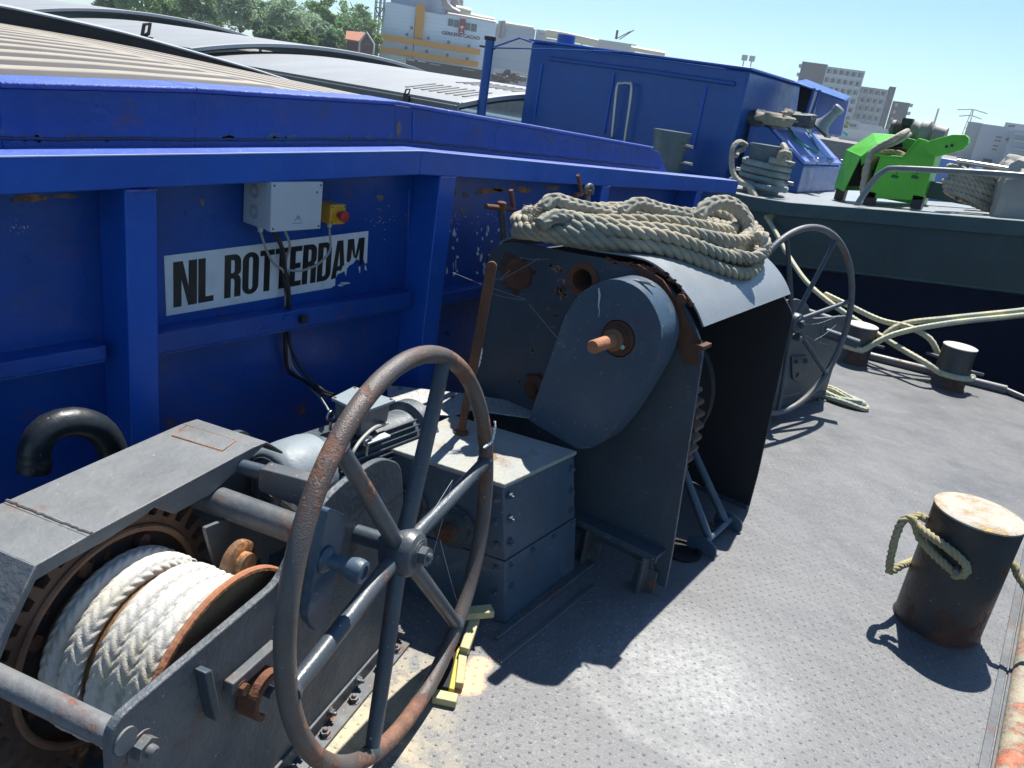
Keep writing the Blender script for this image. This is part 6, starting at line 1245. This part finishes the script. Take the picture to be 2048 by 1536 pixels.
b = MB(); b.prism(fr_, [(uL[0]-.6, GZ0), (uL[0], uL[1]+.4), (F_.uv(*z3(140, 20))[0], F_.uv(*z3(140, 20))[1]), F_.uv(*z3(420, 75)), (F_.uv(*z3(420, 75))[0]+.2, GZ0)], -22, .0); b.build("left_block", M_clad, fa)
b = MB(); b.box(fr_, F_.uv(*z3(421, 75))[0]+.3, uR[0], GZ0, uM[1]-.2, -22, -.02); b.build("main_block", M_clad, fa)
b = MB(); F_.pan(b, [z3(425, 55), z3(470, 40), z3(515, 65), z3(487, 400), z3(404, 390)], .03, 1.0); b.build("yellow_shaft", M_ylw, fa)
for (y0, y1, y2, y3, xa, xb) in ((345, 515, 575, 402, 52, 1075), (475, 640, 697, 528, 42, 1055)):
    b = MB(); (u0, v0), (u1, v1) = F_.uv(*z3(xa, y0)), F_.uv(*z3(xa, y3)); u2, _ = F_.uv(*z3(xb, y1)); b.box(fr_, u0, u2, v1, v0, 1.02, 1.9); b.build("yellow_band", M_ylw, fa)
for (x, y, w_, h_) in ((752, 190, 50, 75), (812, 202, 48, 75), (930, 232, 46, 75), (988, 242, 54, 80)): 
    b = MB(); F_.rect(b, *z3(x, y), *z3(x+w_-6, y+h_+6), .0, .12); b.build("window", M_glass, fa)
for (x, y) in ((315, 335), (535, 372), (742, 415), (948, 455), (305, 472), (518, 510), (728, 548), (932, 585), (362, 268)):
    b = MB(); F_.rect(b, *z3(x, y), *z3(x+24, y+36), .0, .12); b.build("window", M_glass, fa)
b = MB(); F_.pan(b, [z3(872, 190), z3(930, 200), z3(910, 352), z3(852, 345)], .14, .5); sg = b.build("red_sign", plain("sign_red", (.28, .012, .02), .5), fa)
def text_mesh(txt, f, u0, v0, width, height, name, m, parent, fat=0., depth=.05, shear=0):
    cu = bpy.data.curves.new("t", 'FONT'); cu.body = txt; cu.size = 1; cu.offset = fat; to = bpy.data.objects.new("t", cu); COL.objects.link(to)
    bpy.context.view_layer.update(); dg = bpy.context.evaluated_depsgraph_get(); me = bpy.data.meshes.new_from_object(to.evaluated_get(dg)); co = np.array([v.co for v in me.vertices]); bpy.data.objects.remove(to)
    mn, mx_ = co.min(0), co.max(0); s_ = MB()
    P_ = [f(u0+(c[0]-mn[0])/(mx_[0]-mn[0])*width, v0+(c[1]-mn[1])/(mx_[1]-mn[1])*height, depth) for c in co]
    s_.add(P_, [tuple(p_.vertices) for p_ in me.polygons]); bpy.data.meshes.remove(me); return s_.build(name, m, parent, flat=True)
(u0, v0), (u1, v1) = F_.uv(*z3(682, 352)), F_.uv(*z3(1070, 418)); hh = .75*(F_.uv(*z3(700, 322))[1]-F_.uv(*z3(700, 352))[1])
text_mesh("GERKENS CACAO", fr_, u0, F_.uv(*z3(682, 350))[1], u1-u0, .72, "name_lettering", plain("navy_letter", (.015, .025, .08), .5), fa, .03, .1)
(u0, v0), (u1, v1) = F_.uv(*z3(866, 322)), F_.uv(*z3(908, 270)); text_mesh("g", fr_, u0, v0, u1-u0, v1-v0, "sign_letter", plain("sign_white", (.8, .8, .8), .5), sg, .03, .55)
b = MB(); F_.rect(b, *z3(866, 326), *z3(898, 338), .51, .55); b.build("sign_underline", plain("sign_white2", (.8, .8, .8), .5), sg)
M_duct = plain("steel_duct", (.33, .30, .28), .5, .3); M_ductw = plain("cream_duct", (.6, .55, .42), .5)
def fp(x, y, t): u, v = F_.uv(*z3(x, y)); return fr_(u, v, t)
for (L_, r, m_, t_) in (([(690, -40), (720, 40), (780, 100), (860, 140)], 1.0, M_duct, -3), ([(800, -30), (830, 40), (820, 80)], 1.3, M_duct, -6), ([(830, 100), (900, 110), (985, 135)], 1.2, M_ductw, -4), ([(985, 165), (1100, 190), (1235, 215)], 1.0, M_ductw, -5), ([(740, 145), (1000, 190), (1240, 235)], .5, M_duct, -1.5), ([(880, -30), (870, 100)], .8, M_duct, -7)):
    b = MB(); b.tube([fp(x, y, t_) for x, y in L_], r, 12); b.build("roof_duct", m_, fa)
b = MB(); b.cyl(fp(640, 130, -5), fp(640, -60, -5), 2.9, 24); b.build("roof_silo", plain("blue_grey_silo", (.36, .42, .52), .5), fa)
b = MB(); b.box(Fr(fp(150, 45, 0), F_.d, Z, F_.n), 0, 11, -2, 7, -14, -3); b.build("roof_house", M_clad2, fa)
for k in range(9):
    b = MB(); p_ = fp(520+k*28, 108+k*4, -.5); b.cyl(p_, p_+Z*1.2, .07, 5); 
    b.cyl(p_+Z*1.1, fp(548+k*28, 112+k*4, -.5)+Z*1.1, .05, 5); b.build("roof_rail", M_duct, fa)
G_ = Wall(z3(1246, 200), z3(1650, 272), 200); b = MB(); u0 = G_.uv(*z3(1246, 200)); u1 = G_.uv(*z3(1650, 265))
b.box(G_.fr(), u0[0], u1[0], GZ0, u0[1]-.8, -25, 0); si = tag(b.build("grey_silo_block", M_clad2), "plain grey silo building joined right of the yellow banded factory", "silo building")
b = MB(); p_ = [G_.uv(*z3(x, y)) for x, y in ((1285, 215), (1265, 370), (1300, 385), (1320, 215))]; b.tube([G_.fr()(u, v, .4) for u, v in p_], .45, 8); b.build("pipe_loop", M_duct, si)
b = MB(); b.cyl(G_.fr()(u0[0]+.5, u0[1]-.8, -1), G_.fr()(u1[0]-.5, u0[1]-.8, -1), .7, 10); b.build("roof_edge_pipe", M_ductw, si)
# stair scaffold left of the factory
b = MB(); sf_ = lambda x, y, t: fp(x, y, t)
for x in (10, 55, 95):
    p_ = fp(x, 20, 1.5); b.cyl(Vector((p_.x, p_.y, GZ0)), p_+Z*10, .13, 5); p_ = fp(x, 20, -2.5); b.cyl(Vector((p_.x, p_.y, GZ0)), p_+Z*10, .13, 5)
for k in range(12):
    z_ = 2.5+k*2.6; a_ = fp(10, 20, 1.5); c_ = fp(95, 20, 1.5); b.cyl(Vector((a_.x, a_.y, z_)), Vector((c_.x, c_.y, z_)), .13, 5); b.cyl(Vector((a_.x, a_.y, z_)), Vector((c_.x, c_.y, z_+2.6)) if k % 2 else Vector((c_.x, c_.y, z_-2.6)), .13, 5); b.cyl(Vector((a_.x, a_.y, z_+1)), Vector((c_.x, c_.y, z_+1)), .08, 5)
tag(b.build("stair_scaffold", plain("scaffold_grey", (.10, .13, .11), .6)), "dark steel stair tower at the left end of the factory", "stair tower")
def block(name, label, cat, tl, tr, D, depth, m, zb=GZ0, D2=None, flatroof=True):
    w_ = Wall(tl, tr, D, D2); u0, v0 = w_.uv(*tl); u1, v1 = w_.uv(*tr); b = MB(); b.box(w_.fr(), u0, u1, zb, (v0+v1)/2, -depth, 0)
    root = thing(name, tuple(w_.fr()((u0+u1)/2, zb, -depth/2)), label, cat); b.build("walls", m, root); return w_, root
M_shed = plain("shed_white", (.45, .47, .48), .6)
w_, r_ = block("white_shed", "low white shed between the grey silo building and the pipe bridge", "shed", z3(1655, 292), z3(1752, 322), 210, 8, M_shed)
b = MB(); w_.rect(b, *z3(1680, 340), *z3(1730, 352), 0, .1); b.build("window_strip", M_glass, r_)
b = MB(); pb_ = [on_d(x, y, 205) for x, y in ((1092, 66), (1130, 72), (1165, 80), (1196, 87))]; b.tube(pb_, .9, 8); b.tube([p_+Z*-1.6 for p_ in pb_], .5, 6)
for p_ in pb_: b.cyl(Vector((p_.x, p_.y, GZ0)), p_, .3, 5)
tag(b.build("pipe_bridge", M_ductw), "brownish pipe bridge showing over the roof of the blue deckhouse", "pipe bridge")
w_, r_ = block("white_plant_hall", "small white hall over the right half of the deckhouse roof, far off", "hall", (1198, 77), (1272, 91), 215, 12, M_shed)
b = MB(); q_ = on_d(1232, 78, 214); b.cyl(q_, q_+Vector((2.5, 2, 2.2)), .12, 5); b.cyl(q_+Vector((1, 0, 0)), q_+Vector((3.4, 2, 2.6)), .12, 5); b.cyl(q_, q_+Z*2, .3, 6); b.build("roof_mast", M_brn, r_)
b = MB(); b.tube([on_d(x, y, 208) for x, y in ((1262, 96), (1300, 103), (1330, 108))], .6, 6); tag(b.build("cream_pipe", M_ductw), "thin cream pipe run beyond the middle of the deckhouse roof", "pipe")
w_, r_ = block("quay_shed", "long dark brown quay shed under the yellow bands of the factory", "shed", z3(320, 590), z3(1100, 722), 170, 6, M_brn)
for (x, y, wd) in ((330, 602, 70), (440, 618, 80), (560, 648, 110), (900, 704, 120)):
    b = MB(); w_.rect(b, *z3(x, y), *z3(x+wd, y+24), 0, .1); b.build("window", M_shed, r_)
w_, r_ = block("moored_boat_house", "small pale green floating shed left below the factory", "shed", z3(150, 545), z3(315, 600), 150, 5, plain("pale_green", (.35, .45, .42), .6), zb=.0)
w_, r_ = block("long_white_shed", "long low pale shed between the blue post and the deckhouse", "shed", z3(1215, 690), z3(1580, 745), 160, 8, M_shed)
b = MB(); R_ = random.Random(12)
for k in range(60):
    p_ = on_d(R_.uniform(985, 1040), R_.uniform(150, 162), 130+R_.uniform(-5, 5)); s = R_.uniform(.3, .9); b.box(Fr(p_, (R_.uniform(-1, 1), R_.uniform(-1, 1), R_.uniform(-.4, .4)), Z, (R_.uniform(-1, 1), 1, 0)), -s, s, -s*.4, s*.4, -s*.4, s*.4)
tag(b.build("scrap_heap", paint("scrap", (.16, .14, .13), .7, .7, rust=.3)), "heap of mixed scrap on the quay between the blue post and the deckhouse", "scrap heap", kind="stuff")
# brick house
h_ = Wall((690, 90), (745, 98), 140); hr = thing("brick_house", tuple(on_d(718, 95, 142)*1.0), "small house with red tiled roof and white gable trim in front of the trees", "house"); hf_ = h_.fr()
ua, ub = h_.uv(694, 88)[0], h_.uv(745, 96)[0]; um = h_.uv(722, 80)[0]; zr = h_.uv(733, 68)[1]; ze = h_.uv(722, 84)[1]; uc = h_.uv(733, 70)[0]
b = MB(); b.box(hf_, ua, um, GZ0-.3, ze, -6, 0); b.prism(hf_, [(um+.02, GZ0-.3), (ub, GZ0-.3), (ub, ze), (uc, zr), (um+.02, ze)], -6, .6); b.build("wall", plain("dark_brick", (.10, .05, .04), .8), hr)
b = MB(); b.hexa([hf_(ua-.3, ze-.1, .3), hf_(um-.1, ze-.1, .3), hf_(uc-.2, zr+.1, -3), hf_(ua-.3, zr-.1, -3)], [hf_(ua-.3, ze+.1, .3), hf_(um-.1, ze+.1, .3), hf_(uc-.2, zr+.3, -3), hf_(ua-.3, zr+.1, -3)]); b.build("roof", plain("red_tiles", (.33, .12, .06), .8), hr)
b = MB(); b.tube([hf_(um-.2, ze-1.5, .8), hf_(um-.2, ze, .8), hf_(uc, zr+.25, .8), hf_(ub+.2, ze, .8), hf_(ub+.2, ze-1.5, .8)], .16, 4); b.build("gable_trim", M_shed, hr)
for (x, y) in ((732, 86), (739, 88)):
    b = MB(); h_.rect(b, x-2, y-3, x+1.5, y+4, .61, .66); b.build("window", M_glass, hr)
# apartments
M_ap = plain("brown_grey_wall", (.04, .043, .06), .8); M_apl = plain("balcony_white", (.34, .40, .44), .7); M_apd = plain("balcony_recess", (.04, .06, .085), .5)
def flats(label, tl, tr, D, gl, floors, fh, bays, zb, gright=None, D2=None):
    w_ = Wall(tl, tr, D, D2); u0, v0 = w_.uv(*tl); u1, v1 = w_.uv(*tr); f = w_.fr(); v = (v0+v1)/2
    root = thing("apartment_block", tuple(f((u0+u1)/2, zb, -7)), label, "apartment block", "apartment blocks on the horizon")
    b = MB(); b.box(f, u0, u1, zb, v, -14, -1.6); b.build("wall", M_apd, root)
    for k in range(floors):
        z_ = v-.4-k*fh; 
        if z_ < zb: break
        b = MB(); b.box(f, u0+.02, u1-.02, z_-.35, z_, -1.59, 0); b.box(f, u0+.02, u1-.02, z_-fh+.1, z_-fh+1.1, -.25, -.02); b.build("balcony", M_apl, root)
    for k in range(bays+1):
        u = u0+(u1-u0)*k/bays; b = MB(); b.box(f, u-.2, u+.2, zb, v-.01, -1.59, .06); b.box(f, u+1.2, u+2.4, zb, v-.5, -1.595, -1.3) if k < bays else None; b.build("partition", M_apl, root)
    if gl:
        a = w_.uv(*gl); b = MB(); b.box(f, a[0], u0-.05, zb, v+.6, -14, -.8); b.build("gable_wall", M_ap, root)
        b = MB()
        for k in range(floors*2):
            b.box(f, a[0]-1.0, a[0]-.02, v-1.2-k*fh, v-.3-k*fh, -10, -2)
        b.build("end_balcony", M_apl, root)
    if gright:
        a = w_.uv(*gright); b = MB(); b.box(f, u1+.3, a[0], zb, v+1.2, -14, 0); b.build("gable_wall", M_ap, root)
    return root
z4 = lambda x, y: (1560+x/4.197, 90+y/4.197)
flats("tall apartment slab with brown end wall, leftmost and highest of the three far blocks", z4(400, 178), z4(712, 218), 330, z4(185, 150), 13, 3.0, 6, GZ0)
flats("middle apartment block with balcony grid and dark end tower, between the other two far blocks", z4(655, 338), z4(905, 378), 345, None, 11, 3.0, 5, GZ0, gright=z4(968, 385))
w_, r_ = block("brown_flat_block", "plain brown-grey apartment end wall, rightmost and lowest of the far blocks", "apartment block", z4(950, 466), z4(1092, 490), 360, 14, M_ap)
for k in range(9):
    b = MB(); p_ = w_.fr()(w_.uv(*z4(1092, 490))[0], w_.uv(*z4(1092, 490))[1]-1-k*3, 0); b.box(Fr(p_, w_.d, Z, w_.n), .02, 1.2, 0, 1, -9, -1); b.build("end_balcony", M_apl, r_)
    b = MB(); p_ = w_.fr()(w_.uv(*z4(975, 470))[0], w_.uv(*z4(975, 470))[1]-2-k*2.6, 0); b.box(Fr(p_, w_.d, Z, w_.n), 0, .9, 0, 1.2, .0, .06); b.build("window", M_apl, r_)
M_ind = plain("pale_render", (.42, .46, .50), .7, bump=0)
w_, r_ = block("pale_office", "low white building with dark windows at the foot of the tall apartment slab", "office", z4(540, 620), z4(672, 640), 240, 10, M_shed)
for k in range(4):
    b = MB(); w_.rect(b, *z4(545+k*25, 655+k*3), *z4(562+k*25, 680+k*3), 0, .1); b.build("window", M_glass, r_)
for i, (a_, c_, D, lab) in enumerate((((520, 690), (900, 752), 200, "long pale flat roof just above the blue lockers"), ((672, 650), (860, 690), 260, "grey flat hall right of the low white building"), ((720, 672), (905, 715), 230, "low grey hall before the middle apartment block"))):
    block("low_hall", lab, "hall", z4(*a_), z4(*c_), D, 15, M_ind if i else plain("pale_roof", (.55, .56, .55), .7))
w_, r_ = block("industrial_building", "pale industrial building with small windows right of the green winch", "industrial building", z4(1700, 652), z4(1985, 708), 150, 14, M_ind)
for (x, y) in ((1815, 765), (1840, 768), (1805, 795), (1830, 798), (1790, 838), (1812, 842), (1780, 868), (1800, 872), (1900, 775)):
    b = MB(); w_.rect(b, *z4(x, y), *z4(x+(18 if x < 1900 else 40), y+(14 if x < 1900 else 32)), 0, .08); b.build("window", M_glass, r_)
b = MB(); w_.rect(b, *z4(1708, 950), *z4(1775, 985), 0, .1); b.build("garage_door", M_brn, r_)
w2_, r2_ = block("grey_annex", "paler left annex of the industrial building, right behind the green winch", "annex", z4(1582, 642), z4(1702, 655), 156, 12, plain("annex_render", (.36, .40, .42), .7))
w3_, r3_ = block("blue_grey_hall", "blue-grey hall with roof cabin at the right frame edge", "hall", z4(1955, 700), z4(2300, 760), 140, 14, plain("bluegrey_clad", (.30, .36, .44), .6))
for v_ in (740, 800, 870, 930):
    b = MB(); (u0, a0), (u1, a1) = w3_.uv(*z4(1960, v_)), w3_.uv(*z4(2200, v_+38)); b.cyl(w3_.fr()(u0, a0, .3), w3_.fr()(u1, a0, .3), .15, 5); b.build("wall_pipe", M_shed, r3_)
w4_, r4_ = block("roof_cabin_building", "tall pale block behind the industrial building at the far right", "block", z4(1895, 645), z4(2120, 680), 190, 12, M_ind)
b = MB(); 
for x in (1920, 1950): w4_.rect(b, *z4(x, 672), *z4(x+20, 690), 0, .1)
b.build("window", M_glass, r4_)
block("far_warehouse", "grey warehouse strip on the horizon left of the industrial building", "warehouse", z4(1330, 755), z4(1590, 790), 240, 10, plain("haze_grey", (.25, .28, .31), .8))
# mast, pylon, floodlights
p_ = on_d(*z4(1333, 532), 300); b = MB(); b.cyl(Vector((p_.x, p_.y, GZ0)), p_, .45, 8, .25); tag(b.build("tall_mast", M_shed), "thin pale mast rising right of the green winch gear", "mast")
p_ = on_d(*z4(1620, 540), 420); b = MB(); base = Vector((p_.x, p_.y, GZ0)); ex = Vector((p_.y, -p_.x, 0)).normalized()
for s in (-1, 1): b.cyl(base+ex*1.8*s, p_+ex*.25*s, .2, 4)
for k in range(8): zz_ = GZ0+(p_.z-GZ0)*k/8; h__ = 1.8*(1-k/8.5); b.cyl(Vector((p_.x, p_.y, zz_))+ex*h__, Vector((p_.x, p_.y, zz_+(p_.z-GZ0)/8))-ex*(h__-.15), .1, 4)
for (dz, L_) in ((-1, 6), (-3.5, 4.5)): b.cyl(Vector((p_.x, p_.y, p_.z+dz))-ex*L_, Vector((p_.x, p_.y, p_.z+dz+1)), .25, 4); b.cyl(Vector((p_.x, p_.y, p_.z+dz))+ex*L_, Vector((p_.x, p_.y, p_.z+dz+1)), .25, 4)
for L_ in (-5.5, 5.5): q_ = Vector((p_.x, p_.y, p_.z-2))+ex*L_; b.tube([q_, q_-ex*60+Z*-5, q_-ex*130+Z*-2], .02, 3)
tag(b.build("power_pylon", plain("pylon_grey", (.30, .34, .36), .6)), "faint lattice power pylon on the horizon at the right", "pylon")
for (x, y) in ((1488, 121), (1503, 123)):
    p_ = on_d(x, y, 190); t = thing("floodlight_mast", (p_.x, p_.y, GZ0), "floodlight head on a pole over the deckhouse roof corner, " + ("left one" if x < 1495 else "right one"), "floodlight", "floodlights beyond the deckhouse"); b = MB(); b.cyl(Vector((p_.x, p_.y, GZ0)), p_, .12, 5); b.build("pole", M_duct, t); b = MB(); b.box(Fr(p_), -.5, .5, -.4, .4, 0, 1.1); b.build("lamp_head", M_shed, t)
# ------------------------------------------------------------------ trees
def leaf_mat(name, a, b_):
    m = NM(name); oi = m.n("ShaderNodeObjectInfo"); c = m.mix(m.ramp(m.noise(.35, 5, .7), .35, .65), a, b_); c = m.mix(m.ramp(m.noise(2.2, 3, .6), .35, .7, 0, .6), c, tuple(k*.6 for k in a))
    tr = m.n("ShaderNodeBsdfTranslucent"); m.L(c, tr.inputs[0]); mx = m.n("ShaderNodeMixShader"); mx.inputs[0].default_value = .45; out_ = m.t.nodes["Material Output"]
    m.set(col=c, rough=.6); m.L(m.b.outputs[0], mx.inputs[1]); m.L(tr.outputs[0], mx.inputs[2]); m.L(mx.outputs[0], out_.inputs[0]); return m.m
LM = [leaf_mat("leaf_dark", (.12, .22, .09), (.19, .32, .13)), leaf_mat("leaf_mid", (.20, .36, .11), (.29, .47, .16)), leaf_mat("leaf_light", (.15, .25, .05), (.22, .32, .08)), leaf_mat("leaf_silver", (.28, .40, .24), (.40, .54, .34))]
M_bark = plain("bark", (.09, .07, .05), .9, bump=.3)
def tree(px, top, wpx, D, li, label, nleaf=1500, seed=0, name="leafy_tree"):
    R_ = np.random.default_rng(seed); p_ = on_d(px, 120, D); zt_ = on_d(px, top, D).z; Rw = wpx/F*D/2*1.02; zb = GZ0; H = zt_-zb
    root = thing(name, (p_.x, p_.y, zb), label, "tree", "trees along the far bank")
    b = MB(); b.tube([(p_.x, p_.y, zb), (p_.x+.2, p_.y, zb+H*.3), (p_.x, p_.y+.1, zb+H*.8)], [.05*H*.55, .035*H*.5, .01*H], 8)
    for k in range(5):
        a = k*1.3; b.tube([(p_.x, p_.y, zb+H*(.25+.1*k)), (p_.x+Rw*.35*math.cos(a), p_.y+Rw*.35*math.sin(a), zb+H*(.42+.1*k)), (p_.x+Rw*.7*math.cos(a), p_.y+Rw*.7*math.sin(a), zb+H*(.5+.1*k))], [.014*H, .009*H, .003*H], 6)
    b.build("trunk", M_bark, root)
    nc = 60; C_ = []
    for k in range(nc):
        v = R_.normal(size=3); v /= np.linalg.norm(v); r = R_.uniform(.35, .86); z_ = zb+H*.56+v[2]*H*.40*r*1.05
        C_.append((p_.x+v[0]*Rw*r, p_.y+v[1]*Rw*r, z_, R_.uniform(.12, .28)*Rw))
    V = []; Fc = []; ls = .0014*D
    for k in range(nleaf):
        c = C_[R_.integers(nc)]; v = R_.normal(size=3); v /= np.linalg.norm(v); q = np.array(c[:3])+v*c[3]*R_.uniform(.55, 1.1)*np.array([1, 1, .8])
        n_ = v+R_.normal(size=3)*.6; n_ /= np.linalg.norm(n_); u = np.cross(n_, [0, 0, 1.]); u = u/(np.linalg.norm(u)+1e-6); w_ = np.cross(n_, u); s = ls*R_.uniform(.6, 1.3)
        i = len(V); V += [tuple(q+u*s), tuple(q+w_*s*.7), tuple(q-u*s), tuple(q-w_*s*.7)]; Fc.append((i, i+1, i+2, i+3))
    b = MB(); b.v = V; b.f = Fc; b.build("crown", LM[li], root, flat=True)
T = [(225, -60, 85, 150, 0, "dark tree at the very left end of the row, over the farthest hatch cover"), (285, -70, 95, 142, 1, "mid green tree over the farthest hatch rim, second from the left end"), (345, -55, 80, 155, 3, "silvery tree over the left hatch cover, before the white gap"), (395, -70, 110, 135, 0, "dark green tree farthest left above the hatch covers"), (438, -85, 90, 150, 1, "tall mid green tree second from the left, behind the dark one"), (478, -55, 80, 128, 3, "silvery green tree above the middle hatch rim, left of the round bush"), (520, -20, 80, 140, 0, "dark tree beside the gap of sky at the top"), (575, -28, 95, 132, 3, "broad silvery tree left of the round bright bush"), (640, -30, 70, 150, 1, "mid green tree behind the round bright bush"), (622, 22, 85, 138, 3, "pale grey-green tree above the round bright bush"), (600, 50, 52, 112, 2, "round bright green bush low at the bank, left of the dark bush"), (655, 55, 44, 114, 0, "small dark bush between the round bright bush and the red roofed house"), (705, -8, 95, 185, 1, "big rounded far tree crown behind the house"), (668, 30, 50, 150, 1, "mid green tree just left of the red roofed house"), (738, 34, 42, 150, 2, "bright green tree between the house and the factory stair tower"), (690, 40, 40, 160, 0, "dark tree directly behind the red tiled roof"), (545, 42, 60, 118, 0, "dark low tree at the end of the highest hatch cover"), (355, -60, 90, 150, 1, "mid green tree at the left end of the tree row")]
for i, t_ in enumerate(T): tree(*t_[:5], t_[5], 6500, i+3)
tree(1722, 238, 26, 235, 2, "small yellow-green tree between the low white building and the flats", 500, 40, "small_tree"); tree(1890, 250, 60, 260, 3, "hazy grey-green trees left of the pale annex", 900, 41)
# ------------------------------------------------------------------ the air
hz = MB(); hz.box(WORLD, -900, 700, -280, 950, -3.0, 70); hzm = bpy.data.materials.new("air"); hzm.use_nodes = True; ht = hzm.node_tree
ht.nodes.remove(ht.nodes["Principled BSDF"]); pv = ht.nodes.new("ShaderNodeVolumePrincipled"); pv.inputs["Color"].default_value = (.80, .92, 1, 1); pv.inputs["Density"].default_value = .00045; pv.inputs["Anisotropy"].default_value = .3
ht.links.new(pv.outputs[0], ht.nodes["Material Output"].inputs["Volume"])
hzo = hz.build("haze", hzm, flat=True); hzo["kind"] = "stuff"
